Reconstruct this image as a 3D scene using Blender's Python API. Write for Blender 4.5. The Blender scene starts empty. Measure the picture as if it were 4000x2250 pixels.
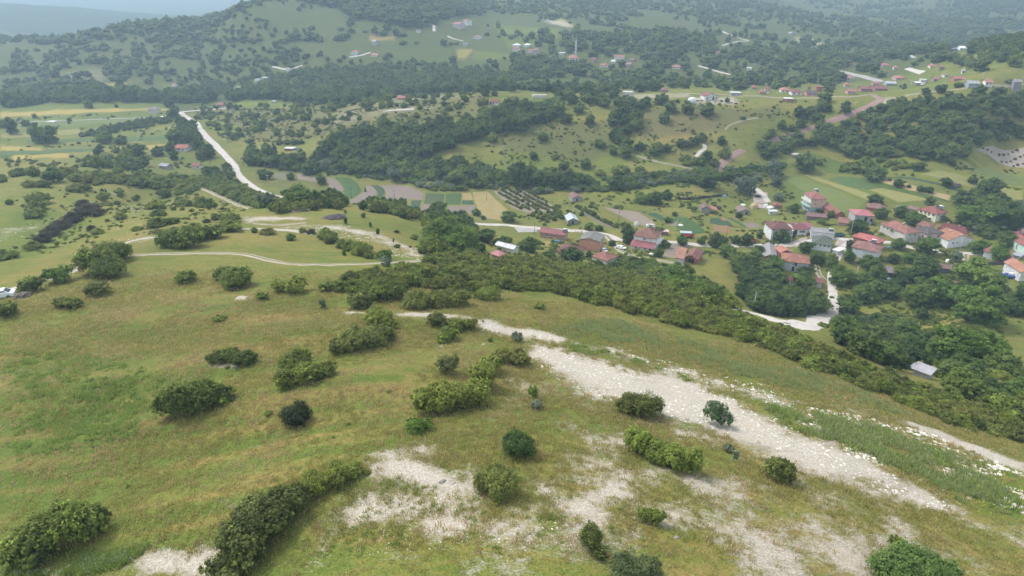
import bpy, math, random
import numpy as np
from mathutils import Vector, Matrix
random.seed(7)
rng = np.random.default_rng(11)
S = bpy.context.scene
C = S.collection

# ---------------------------------------------------------------- camera
CAMZ = 100.0; PITCH = math.radians(24.0); FPX = 2667.0   # photo is 4000x2250
cam = bpy.data.cameras.new("camera"); camo = bpy.data.objects.new("camera", cam); C.objects.link(camo)
cam.sensor_width = 36.0; cam.lens = 24.0; cam.clip_start = 0.5; cam.clip_end = 40000
camo.location = (0, 0, CAMZ); camo.rotation_euler = (math.radians(90) - PITCH, 0, 0)
S.camera = camo
# ---------------------------------------------------------------- sky, sun, exposure
SUN_EL, SUN_AZ = math.radians(54), math.radians(-62)     # sun up and to the left, behind thin cloud
w = bpy.data.worlds.new("World"); S.world = w; w.use_nodes = True
nt = w.node_tree; bg = nt.nodes['Background']
sky = nt.nodes.new('ShaderNodeTexSky'); sky.sky_type = 'NISHITA'; sky.sun_disc = False
sky.sun_elevation = SUN_EL; sky.sun_rotation = SUN_AZ; sky.air_density = 1.6; sky.dust_density = 5.0; sky.ozone_density = 2.0
hs = nt.nodes.new('ShaderNodeHueSaturation'); hs.inputs['Saturation'].default_value = 0.35
nt.links.new(sky.outputs[0], hs.inputs['Color']); 
cl_ = nt.nodes.new('ShaderNodeMix'); cl_.data_type = 'RGBA'; cl_.inputs[0].default_value = .42; cl_.inputs[7].default_value = (4.4, 4.6, 4.8, 1)   # thin even cloud cover
nt.links.new(hs.outputs[0], cl_.inputs[6]); nt.links.new(cl_.outputs[2], bg.inputs[0])
bg.inputs[1].default_value = 0.15
sl = bpy.data.lights.new("sun", 'SUN'); so = bpy.data.objects.new("sun", sl); C.objects.link(so)
sl.energy = 1.5; sl.angle = math.radians(11); sl.color = (1.0, 0.95, 0.87)
sdir = Vector((math.sin(SUN_AZ) * math.cos(SUN_EL), math.cos(SUN_AZ) * math.cos(SUN_EL), math.sin(SUN_EL)))
so.rotation_euler = sdir.to_track_quat('Z', 'Y').to_euler(); so.location = (0, 0, 300)
S.view_settings.view_transform = 'Standard'; S.view_settings.look = 'None'
S.view_settings.exposure = 1.16; S.view_settings.gamma = 1.0; S.view_settings.use_curve_mapping = False
S.render.engine = 'CYCLES'

# ---------------------------------------------------------------- photo zones: (x0, y0, enlargement)
ZN = {'s': (0, 0, 1.0), 'd': (0, 0, 0.644), 'l0': (0, 0, 2.574), 'm0': (1000, 0, 2.574), 'n0': (2000, 0, 2.574), 'q0': (3000, 0, 2.574),
      'l1': (0, 563, 2.574), 'r2': (1000, 563, 2.574), 'r3': (2000, 563, 2.574), 'r4': (3000, 563, 2.574),
      'a0': (0, 1125, 2.574), 'a1': (1000, 1125, 2.574), 'a2': (2000, 1125, 2.574), 'a3': (3000, 1125, 2.574),
      'b0': (0, 1687, 2.574), 'b1': (1000, 1687, 2.574), 'b2': (2000, 1687, 2.574), 'b3': (3000, 1687, 2.574),
      'z1': (2100, 800, 5.152), 'z2': (2600, 700, 5.152), 'z3': (2900, 850, 6.44), 'z4': (3200, 700, 6.44),
      'z5': (3600, 740, 6.44), 'z6': (3250, 900, 6.44), 'z7': (3600, 900, 6.44)}
def sp(zone, x, y):
    a, b, s = ZN[zone]; return a + x / s, b + y / s
CP, SPi = math.cos(PITCH), math.sin(PITCH)
def ray(u, v):
    rx = (np.asarray(u, float) - 2000) / FPX; up = (1125 - np.asarray(v, float)) / FPX
    return rx, CP + up * SPi, -SPi + up * CP          # direction, forward component about 1
def project(x, y, z):
    dz = z - CAMZ
    f = y * CP - dz * SPi; up = y * SPi + dz * CP
    return 2000 + FPX * x / f, 1125 - FPX * up / f

# ---------------------------------------------------------------- terrain from surveyed heights (position seen from the drone, height)
H = [ # u, v, z
 (500,2250,54),(0,2250,52),(1200,2250,57),(2000,2250,58),(2700,2250,57),(3300,2250,54),(4000,2250,50),
 (0,1800,51),(500,1800,52.5),(1200,1800,56),(2000,1800,56.5),(2700,1800,54),(3300,1800,50),(3950,1800,42),
 (0,1500,48.5),(500,1500,50),(1200,1500,54),(2000,1500,53),(2700,1500,48),(3300,1500,42),
 (0,1300,47.5),(500,1300,49),(1200,1300,52),(2000,1300,49),(2700,1300,42),(3300,1400,37),(3900,1650,37),
 (0,1170,47.5),(0,1100,45),(500,1150,48),(1200,1150,50),(2000,1130,44.5),(2700,1230,38),(3300,1330,29),(3900,1560,28),
 (500,1050,46),(1200,1050,46.5),(1600,1050,45),(0,1000,35),(500,950,40.5),(1200,1000,43),(1600,1000,41),(2000,1040,36),(2400,1130,37),
 (2700,1120,20),(3300,1285,12),(3900,1470,16),(3600,1450,9),
 (0,950,30),(200,900,28.5),(500,900,35),(800,880,39),(1200,900,39.5),(1600,900,35),(1900,960,22),(2400,1040,8),(2700,1050,3),
 (0,850,28),(350,800,27),(500,800,27),(900,830,35),(1200,830,37),(1600,835,29),(1000,800,25),(1300,790,22),
 (0,750,24),(500,720,19),(800,750,17),(0,670,15),(500,660,9),(880,700,4),(1000,740,4),(1200,765,2),(1600,790,2),
 (0,620,5),(0,580,2),(500,600,2),(800,620,3),(500,500,0),(0,500,-1),(0,400,-3),(500,420,-2),(900,440,0),
 (1200,700,0),(1200,640,2.5),(1200,600,4.5),(1200,500,8),(1200,420,9),(1000,500,3),(1000,400,2),
 (1500,720,0),(1500,650,3),(1500,560,11),(1500,480,18),(1500,420,21),(1500,390,22),
 (1900,720,0),(1900,640,4),(1900,560,12),(1900,480,20),(1900,420,26),(1900,378,30),
 (2300,700,1),(2300,650,4),(2300,560,12),(2300,480,20),(2300,400,28),(2300,375,30),
 (2700,650,4),(2700,560,12),(2700,480,20),(2700,400,28),(2700,377,30),(3000,620,4),(3000,520,15),(3000,440,25),(3000,382,30),
 (2000,870,0),(2000,900,2),(2300,900,0),(2300,800,1),(2700,950,0),(2700,850,1),(2700,750,1),
 (3300,950,-1.5),(3300,850,-1),(3300,700,1),(3300,620,4),(3300,500,18),(3300,400,31),(3300,360,32),
 (3900,1380,3),(3600,1330,0),(3900,1250,0),(3900,1080,-3),(3600,1200,-4),(3900,950,-2),(3900,800,0),(3900,690,3),(3900,620,6),(3900,560,12),(3900,450,27),(3900,360,40),
 (3300,1248,-6),(3000,1230,-5),(3300,1150,-6),(3300,1050,-4),(3000,1100,-5),(2700,1000,-1),(3000,1000,-2),
 (3900,330,42),(3700,370,37),(3600,340,33),
 # hollow and far country
 (3300,320,24),(3300,290,22),(3300,250,25),(3300,200,27),(3300,150,31),(3300,100,38),(3300,0,62),
 (3700,300,33),(3700,250,40),(3700,212,45),(3850,180,52),(3990,137,61),(3990,200,56),(3990,270,48),
 (2700,330,20),(2700,250,28),(2700,200,34),(2700,150,40),(2700,80,50),(2700,0,72),
 (2300,330,17),(2300,250,26),(2300,150,42),(2300,80,53),(2300,0,72),
 (1900,335,15),(1900,250,25),(1900,150,41),(1900,80,55),(1900,25,68),
 (1500,340,8),(1500,250,24),(1500,150,43),(1500,80,60),(1500,20,76),
 (1200,350,6),(1200,300,14),(1200,200,32),(1200,100,54),(1200,30,72),
 (500,390,-1),(500,300,8),(500,200,26),(500,140,40),(500,100,50),
 (900,350,1),(900,250,18),(900,150,40),(900,80,57),(930,20,76),
 (0,350,-2),(0,300,5),(0,200,20),(0,155,28),(250,150,31),
]
# places the camera cannot see: given on the ground instead
HW = [ # x, y, z
 (-640,1500,-25),(-300,1500,20),(-900,1500,-30),(0,1700,52),(-300,1250,78),(-250,1400,70),(-120,1250,96),(60,1300,74),(0,1200,72),(-60,1450,66),(-20,2000,45),
 (-2700,2600,50),(-2200,2600,47),(-1850,2600,40),(-1520,2600,22),(-1150,2600,-8),(-800,2600,-10),(-2200,3300,-20),(-1600,3300,-25),(-2400,2000,-10),(-1900,2400,20),(-2300,4200,-20),(-1000,4200,-40),(0,4200,20),(-3000,7000,20),(0,7000,40),(2500,7000,120),(-1500,7500,-5),
 (-600,1900,-30),(-1100,1900,-30),(300,2300,120),(800,2300,125),(1400,2400,150),(1900,2600,170),(500,4200,170),(2500,4500,210),(1200,4000,200),
 (200,560,22),(60,560,20),(-60,560,17),(320,540,22),(420,900,24),(560,900,24),(700,900,25),(460,620,45),(-160,280,12),(-60,290,8),(-260,300,14),
 (0,12,58),(25,14,57),(-25,14,56),(110,150,20),(140,180,6),(190,190,2),(230,300,0),(330,440,32),(250,440,32),
]
def to_polar(x, y): return np.arctan2(x, y), np.log(np.hypot(x, y))
pts = []
for u, v, z in H:
    rx, ry, rz = ray(u, v); t = (z - CAMZ) / rz
    pts.append((rx * t, ry * t, z))
pts += HW
pts = np.array(pts, float)
pa, pl = to_polar(pts[:, 0], pts[:, 1])
side = []
for a, l, z in zip(pa, pl, pts[:, 2]):                  # carry the country on past the sides of the frame
    if a < -0.50: side.append((a - 0.35, l, z - 1))
    if a > 0.50: side.append((a + 0.35, l, z - 1))
if side:
    side = np.array(side); pa = np.r_[pa, side[:, 0]]; pl = np.r_[pl, side[:, 1]]; pz = np.r_[pts[:, 2], side[:, 2]]
KA = 2.2
def tps_k(d2): return 0.5 * d2 * np.log(d2 + 1e-12)
P2 = np.c_[pa * KA, pl]; n = len(P2)
D = ((P2[:, None] - P2[None]) ** 2).sum(-1); K = tps_k(D) + np.eye(n) * 0.0015
A_ = np.zeros((n + 3, n + 3)); A_[:n, :n] = K; A_[:n, n] = 1; A_[:n, n + 1:] = P2; A_[n, :n] = 1; A_[n + 1:, :n] = P2.T
Wt = np.linalg.solve(A_, np.r_[pz, 0, 0, 0])
def tps(a, l):
    q = np.c_[np.ravel(a) * KA, np.ravel(l)]; out = np.empty(len(q))
    for i in range(0, len(q), 20000):
        qq = q[i:i + 20000]; d = ((qq[:, None] - P2[None]) ** 2).sum(-1)
        out[i:i + 20000] = tps_k(d) @ Wt[:n] + Wt[n] + qq @ Wt[n + 1:]
    return out.reshape(np.shape(a))
def vnoise(x, y, seed=0):
    xi = np.floor(x).astype(np.int64); yi = np.floor(y).astype(np.int64); fx = x - xi; fy = y - yi
    fx = fx * fx * (3 - 2 * fx); fy = fy * fy * (3 - 2 * fy)
    def h(i, j):
        k = (i * 374761393 + j * 668265263 + seed * 1442695041) & 0xffffffff
        k = ((k ^ (k >> 13)) * 1274126177) & 0xffffffff
        return ((k ^ (k >> 16)) & 0xffff) / 65535.0
    return (h(xi, yi) * (1 - fx) + h(xi + 1, yi) * fx) * (1 - fy) + (h(xi, yi + 1) * (1 - fx) + h(xi + 1, yi + 1) * fx) * fy
def fbm(x, y, o=4, seed=0):
    s = 0; a = .5; t = 0
    for i in range(o):
        s = s + a * vnoise(x * 2 ** i, y * 2 ** i, seed + i * 7); t += a; a *= .5
    return s / t
AF = np.linspace(-0.92, 0.92, 760)
AZ = np.r_[np.linspace(-math.pi, -0.95, 36), AF, np.linspace(0.95, math.pi, 36)]
RL = np.linspace(math.log(6.0), math.log(9000.0), 640)
ga = np.clip(AZ, -0.95, 0.95)
# evaluate the smooth surface coarsely, then refine
ca = np.linspace(-0.95, 0.95, 200); cl = np.linspace(RL[0], RL[-1], 240)
CA, CL = np.meshgrid(ca, cl, indexing='ij'); CZ = tps(CA, CL)
def bil(grid, xa, ya, x, y):
    fx = np.interp(x, xa, np.arange(len(xa))); fy = np.interp(y, ya, np.arange(len(ya)))
    i = np.clip(fx.astype(int), 0, len(xa) - 2); j = np.clip(fy.astype(int), 0, len(ya) - 2); fx = fx - i; fy = fy - j
    return (grid[i, j] * (1 - fx) + grid[i + 1, j] * fx) * (1 - fy) + (grid[i, j + 1] * (1 - fx) + grid[i + 1, j + 1] * fx) * fy
GA, GL = np.meshgrid(ga, RL, indexing='ij')
GZ = bil(CZ, ca, cl, GA, GL)
AZf = AZ[:, None] + 0 * GL
R_ = np.exp(GL)
back = np.clip((np.abs(AZf) - 0.95) / 1.2, 0, 1)
GZ = GZ * (1 - back) + np.minimum(50 - 8 * np.log(R_ / 30 + 1), 55) * back
XX = R_ * np.sin(AZf); YY = R_ * np.cos(AZf)
GZ += R_ * 0.0030 * (fbm(AZf * 28 + 9, GL * 28, 3, 3) - .5) + R_ * 0.0010 * (fbm(AZf * 120 + 9, GL * 120, 2, 5) - .5)
# low terraces on the near meadow
GZ += 1.0 * np.sin((YY * 0.9 - XX * 0.35) * 0.33 + 3 * fbm(XX / 30, YY / 30, 2, 8)) * np.clip((150 - R_) / 60, 0, 1) * np.clip((10 - XX) / 30, 0, 1) * .6
def ground(x, y):
    return bil(GZ, AZ, RL, np.arctan2(x, y), np.log(np.maximum(np.hypot(x, y), 6.01)))
RS = np.exp(np.linspace(math.log(25), math.log(8800), 2600))
def hit(u, v):
    """ground point seen at a photo pixel"""
    rx, ry, rz = ray(u, v); h = math.hypot(rx, ry)
    if rz > -1e-4: rz = -1e-4
    z = CAMZ + rz / h * RS
    g = bil(GZ, AZ, RL, np.full(len(RS), math.atan2(rx, ry)), np.log(RS))
    k = np.nonzero(g >= z)[0]
    if len(k) == 0: r = 3000.0
    else:
        i = max(k[0], 1); d0 = z[i - 1] - g[i - 1]; d1 = g[i] - z[i]; t = d0 / (d0 + d1 + 1e-9); r = RS[i - 1] + (RS[i] - RS[i - 1]) * t
    x = r * rx / h; y = r * ry / h
    return Vector((x, y, float(ground(np.array([x]), np.array([y]))[0])))
def hz(zone, x, y): return hit(*sp(zone, x, y))
def on_plane(zone, x, y, z):
    rx, ry, rz = ray(*sp(zone, x, y)); t = (z - CAMZ) / float(rz)
    return Vector((float(rx) * t, float(ry) * t, z))
def dist(p): return (p - Vector((0, 0, CAMZ))).length
def pxm(p): return dist(p) / FPX       # metres per photo pixel at p

# ---------------------------------------------------------------- helpers
def new_mesh(name, V, F, mats=(), smooth=False):
    m = bpy.data.meshes.new(name); m.from_pydata([tuple(v) for v in V], [], F); m.update()
    for k in mats: m.materials.append(k)
    if smooth: m.polygons.foreach_set('use_smooth', [True] * len(m.polygons))
    return m
def np_mesh(name, V, Q, mat=None, smooth=False):
    """V (n,3), Q (m,k) faces"""
    m = bpy.data.meshes.new(name); V = np.asarray(V, np.float32); Q = np.asarray(Q, np.int32); k = Q.shape[1]
    m.vertices.add(len(V)); m.vertices.foreach_set('co', V.ravel())
    m.loops.add(Q.size); m.loops.foreach_set('vertex_index', Q.ravel())
    m.polygons.add(len(Q)); m.polygons.foreach_set('loop_start', np.arange(len(Q), dtype=np.int32) * k)
    if smooth: m.polygons.foreach_set('use_smooth', np.ones(len(Q), bool))
    m.update(calc_edges=True); m.validate()
    if mat: m.materials.append(mat)
    return m
def ob(name, data, parent=None, loc=(0, 0, 0), rz=0, scale=None):
    o = bpy.data.objects.new(name, data); C.objects.link(o); o.location = loc; o.rotation_euler = (0, 0, rz)
    if scale is not None: o.scale = scale
    if parent: o.parent = parent
    return o
def tag(o, label, cat, group=None):
    o['label'] = label; o['category'] = cat
    if group: o['group'] = group
    return o
def structure(o): o['kind'] = 'structure'; return o
def stuff(o, label=None, cat=None):
    o['kind'] = 'stuff'
    if label: o['label'] = label
    if cat: o['category'] = cat
    return o
class MB:
    def __init__(s): s.V = []; s.F = []
    def add(s, V, F):
        b = len(s.V); s.V += [tuple(v) for v in V]; s.F += [tuple(i + b for i in f) for f in F]; return s
    def box(s, x0, x1, y0, y1, z0, z1, M=None):
        V = [(x, y, z) for z in (z0, z1) for x, y in ((x0, y0), (x1, y0), (x1, y1), (x0, y1))]
        if M: V = [M @ Vector(v) for v in V]
        return s.add(V, [(3, 2, 1, 0), (4, 5, 6, 7), (0, 1, 5, 4), (1, 2, 6, 5), (2, 3, 7, 6), (3, 0, 4, 7)])
    def cyl(s, p, q, r0, r1, n=8, cap=True):
        p = Vector(p); q = Vector(q); d = (q - p).normalized(); a = d.orthogonal().normalized(); b = d.cross(a)
        V = [p + (a * math.cos(t) + b * math.sin(t)) * r0 for t in [2 * math.pi * i / n for i in range(n)]] + \
            [q + (a * math.cos(t) + b * math.sin(t)) * r1 for t in [2 * math.pi * i / n for i in range(n)]]
        F = [(i, (i + 1) % n, n + (i + 1) % n, n + i) for i in range(n)]
        if cap: F += [tuple(range(n - 1, -1, -1)), tuple(range(n, 2 * n))]
        return s.add(V, F)
    def build(s, name, mat, parent=None, loc=(0, 0, 0), rz=0, smooth=False):
        return ob(name, new_mesh(name, s.V, s.F, [mat] if mat else [], smooth), parent, loc, rz)

# ---------------------------------------------------------------- materials
class N:
    def __init__(s, name):
        s.m = bpy.data.materials.new(name); s.m.use_nodes = True; s.t = s.m.node_tree; s.n = s.t.nodes; s.l = s.t.links
        s.b = s.n['Principled BSDF']; s.b.inputs['Roughness'].default_value = 0.9; s.b.inputs['Specular IOR Level'].default_value = 0.2
    def new(s, typ, **kw):
        x = s.n.new(typ)
        for k, v in kw.items(): setattr(x, k, v)
        return x
    def inp(s, sock, v):
        if isinstance(v, bpy.types.NodeSocket): s.l.new(v, sock)
        elif v is not None:
            sock.default_value = (*v, 1) if isinstance(v, tuple) and len(v) == 3 and sock.type == 'RGBA' else v
    def noise(s, vec, scale, detail=3, rough=.6, dist=0):
        x = s.new('ShaderNodeTexNoise'); s.inp(x.inputs['Vector'], vec); x.inputs['Scale'].default_value = scale
        x.inputs['Detail'].default_value = detail; x.inputs['Roughness'].default_value = rough; x.inputs['Distortion'].default_value = dist
        return x.outputs['Fac']
    def math(s, op, a, b=None, c=None, clamp=False):
        x = s.new('ShaderNodeMath', operation=op, use_clamp=clamp); s.inp(x.inputs[0], a)
        if b is not None: s.inp(x.inputs[1], b)
        if c is not None: s.inp(x.inputs[2], c)
        return x.outputs[0]
    def sm(s, v, a, b):
        x = s.new('ShaderNodeMapRange', interpolation_type='SMOOTHSTEP'); s.inp(x.inputs[0], v)
        x.inputs[1].default_value = a; x.inputs[2].default_value = b; return x.outputs[0]
    def mr(s, v, a, b, c, d):
        x = s.new('ShaderNodeMapRange'); s.inp(x.inputs[0], v)
        for i, k in enumerate((a, b, c, d)): x.inputs[i + 1].default_value = k
        return x.outputs[0]
    def mix(s, f, a, b, blend='MIX'):
        x = s.new('ShaderNodeMix', data_type='RGBA', blend_type=blend); s.inp(x.inputs[0], f); s.inp(x.inputs[6], a); s.inp(x.inputs[7], b)
        return x.outputs[2]
    def attr(s, name, typ='GEOMETRY'):
        x = s.new('ShaderNodeAttribute', attribute_name=name, attribute_type=typ); return x
    def pos(s): return s.new('ShaderNodeNewGeometry').outputs['Position']
    def obj(s): return s.new('ShaderNodeTexCoord').outputs['Object']
    def rnd(s): return s.new('ShaderNodeObjectInfo').outputs['Random']
    def mapping(s, vec, scale=(1, 1, 1), rot=(0, 0, 0)):
        x = s.new('ShaderNodeMapping'); s.inp(x.inputs[0], vec); x.inputs['Scale'].default_value = scale; x.inputs['Rotation'].default_value = rot
        return x.outputs[0]
    def bump(s, h, strength=.3, distance=.1):
        x = s.new('ShaderNodeBump'); x.inputs['Strength'].default_value = strength; x.inputs['Distance'].default_value = distance
        s.inp(x.inputs['Height'], h); s.l.new(x.outputs[0], s.b.inputs['Normal'])
    def col(s, c): s.inp(s.b.inputs['Base Color'], c); return s.m
def scalev(c, k): return tuple(min(1, x * k) for x in c)
_mc = {}
def plain(name, c, rough=.8, var=.25, scale=2.0, metal=0):
    key = ('p', name, c)
    if key in _mc: return _mc[key]
    g = N(name); f = g.noise(g.obj(), scale, 5)
    g.b.inputs['Roughness'].default_value = rough; g.b.inputs['Metallic'].default_value = metal
    _mc[key] = g.col(g.mix(g.sm(f, .3, .7), scalev(c, 1 - var), scalev(c, 1 + var * .6)))
    return _mc[key]
def wall_mat(c):
    key = ('w', c)
    if key in _mc: return _mc[key]
    c = scalev(c, .92)
    g = N('painted_render'); o = g.obj(); f = g.noise(o, 1.1, 6, .65); f2 = g.noise(g.mapping(o, (3, 3, .5)), 1.5, 4)
    c1 = g.mix(g.sm(f, .3, .7), scalev(c, .8), scalev(c, 1.06)); c2 = g.mix(g.sm(f2, .6, .78), c1, scalev((c[0] * .8, c[1] * .74, c[2] * .66), .75))
    _mc[key] = g.col(c2); return _mc[key]
def roof_mat(c, metal=False):
    key = ('r', c, metal)
    if key in _mc: return _mc[key]
    gy = sum(c) / 3; c = tuple(.92 * (x * .88 + gy * .12) for x in c)
    g = N('sheet_metal_roof' if metal else 'clay_tile_roof'); o = g.obj()
    f = g.noise(o, .55, 5, .7); f2 = g.noise(o, 3.2, 3, .7)
    a = g.mix(g.sm(f, .3, .72), scalev(c, .8 if metal else .66), scalev(c, 1.12))
    a = g.mix(g.math('MULTIPLY', g.sm(f2, .48, .72), .1 if metal else .45), a, scalev((c[0] * .7 + .06, c[1] + .05, c[2] + .04), .9))
    _mc[key] = g.col(a); g.b.inputs['Roughness'].default_value = .5 if metal else .88
    w1 = g.new('ShaderNodeTexWave'); w1.inputs['Scale'].default_value = 1.2 if metal else 1.6; g.l.new(o, w1.inputs['Vector']); g.bump(w1.outputs['Fac'], .5, .05)
    return _mc[key]
def leaf_mat(name, dark, light, young=None):
    dark = scalev(dark, 1.15); light = scalev((light[0] * 1.04, light[1], light[2] * .9), 1.45); young = scalev(young, 1.5) if young else None
    g = N(name); r = g.rnd(); t = g.attr('tone').outputs['Fac']
    f = g.math('ADD', g.math('MULTIPLY', t, .8), g.math('MULTIPLY', g.math('SUBTRACT', r, .5), .55), clamp=True)
    c = g.mix(f, dark, light)
    if young: c = g.mix(g.sm(t, .8, 1.0), c, young)
    r2 = g.math('FRACT', g.math('MULTIPLY', r, 17.3))
    c = g.mix(g.math('MULTIPLY', g.sm(r2, .62, .95), .45), c, scalev((light[0] * 1.15, light[1] * .98, light[2] * 1.0), .95))
    g.b.inputs['Roughness'].default_value = .55; g.b.inputs['Specular IOR Level'].default_value = .12
    g.col(c)
    tr = g.new('ShaderNodeBsdfTranslucent'); g.inp(tr.inputs[0], g.mix(.5, c, scalev(light, 1.5)))
    ms = g.new('ShaderNodeMixShader'); ms.inputs[0].default_value = .30
    out = g.n['Material Output']; g.l.new(g.b.outputs[0], ms.inputs[1]); g.l.new(tr.outputs[0], ms.inputs[2]); g.l.new(ms.outputs[0], out.inputs[0])
    return g.m
L_SCRUB = leaf_mat('scrub_oak_leaves', (.046, .062, .017), (.155, .178, .048), (.20, .24, .06))
L_BUSH = leaf_mat('bush_leaves', (.040, .062, .013), (.155, .200, .040), (.22, .29, .05))
L_TREE = leaf_mat('broadleaf_leaves', (.027, .053, .014), (.105, .160, .036), (.08, .13, .035))
L_WOOD = leaf_mat('woodland_leaves', (.032, .056, .018), (.112, .165, .046))
L_PALE = leaf_mat('silver_leaves', (.07, .10, .07), (.16, .20, .14))
L_LIME = leaf_mat('walnut_leaves', (.038, .074, .014), (.120, .190, .034), (.13, .21, .04))
L_DEAD = leaf_mat('bare_twigs', (.022, .024, .016), (.062, .060, .042))
L_BLUE = leaf_mat('far_leaves', (.040, .066, .024), (.130, .180, .058))
BARK = plain('bark', (.11, .085, .065), .95, .4, 6)
GLASS = plain('window_glass', (.02, .025, .03), .15, .1)
WHITEP = plain('white_frame_paint', (.7, .7, .68), .5, .08)
CONC = plain('concrete', (.42, .41, .39), .9, .2, 1.5)
# ---------------------------------------------------------------- ground paint
NV = GZ.size
PX = XX.ravel(); PY = YY.ravel()
paint = np.zeros((NV, 4), np.float32); chalk = np.zeros(NV, np.float32); lush = np.zeros(NV, np.float32)
def wpoly(zone, P): return np.array([hz(zone, *p)[:2] for p in P])
def poly_sd(W, x, y):
    """signed distance, positive inside"""
    n = len(W); ins = np.zeros(len(x), bool); d2 = np.full(len(x), 1e18)
    for i in range(n):
        x0, y0 = W[i]; x1, y1 = W[(i + 1) % n]
        c = ((y0 > y) != (y1 > y)) & (x < (x1 - x0) * (y - y0) / (y1 - y0 + 1e-12) + x0); ins ^= c
        ex, ey = x1 - x0, y1 - y0; t = np.clip(((x - x0) * ex + (y - y0) * ey) / (ex * ex + ey * ey + 1e-9), 0, 1)
        d2 = np.minimum(d2, (x - x0 - t * ex) ** 2 + (y - y0 - t * ey) ** 2)
    return np.where(ins, 1, -1) * np.sqrt(d2)
def near(W, m):
    b = (PX > W[:, 0].min() - m) & (PX < W[:, 0].max() + m) & (PY > W[:, 1].min() - m) & (PY < W[:, 1].max() + m); return np.nonzero(b)[0]
def put(zone, P, rgb, a=1.0, feather=None):
    W = wpoly(zone, P); f = feather or np.hypot(*W.mean(0)) * .004; k = near(W, f)
    if not len(k): return
    s = np.clip(.5 + poly_sd(W, PX[k], PY[k]) / f, 0, 1) * a
    for i in range(3): paint[k, i] = paint[k, i] * (1 - s) + rgb[i] * s
    paint[k, 3] = np.maximum(paint[k, 3], s)
def field(zone, P, arr, val, feather):
    W = wpoly(zone, P); k = near(W, feather * 2)
    if not len(k): return
    s = np.clip(.5 + .5 * poly_sd(W, PX[k], PY[k]) / feather, 0, 1)
    arr[k] = arr[k] + val * s
def line(zone, P, arr, val, wid):
    W = wpoly(zone, P); k = near(W, wid * 3); x = PX[k]; y = PY[k]; d2 = np.full(len(k), 1e18)
    for i in range(len(W) - 1):
        x0, y0 = W[i]; ex, ey = W[i + 1] - W[i]; t = np.clip(((x - x0) * ex + (y - y0) * ey) / (ex * ex + ey * ey + 1e-9), 0, 1)
        d2 = np.minimum(d2, (x - x0 - t * ex) ** 2 + (y - y0 - t * ey) ** 2)
    arr[k] = arr[k] + val * np.exp(-d2 / wid ** 2)
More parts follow.
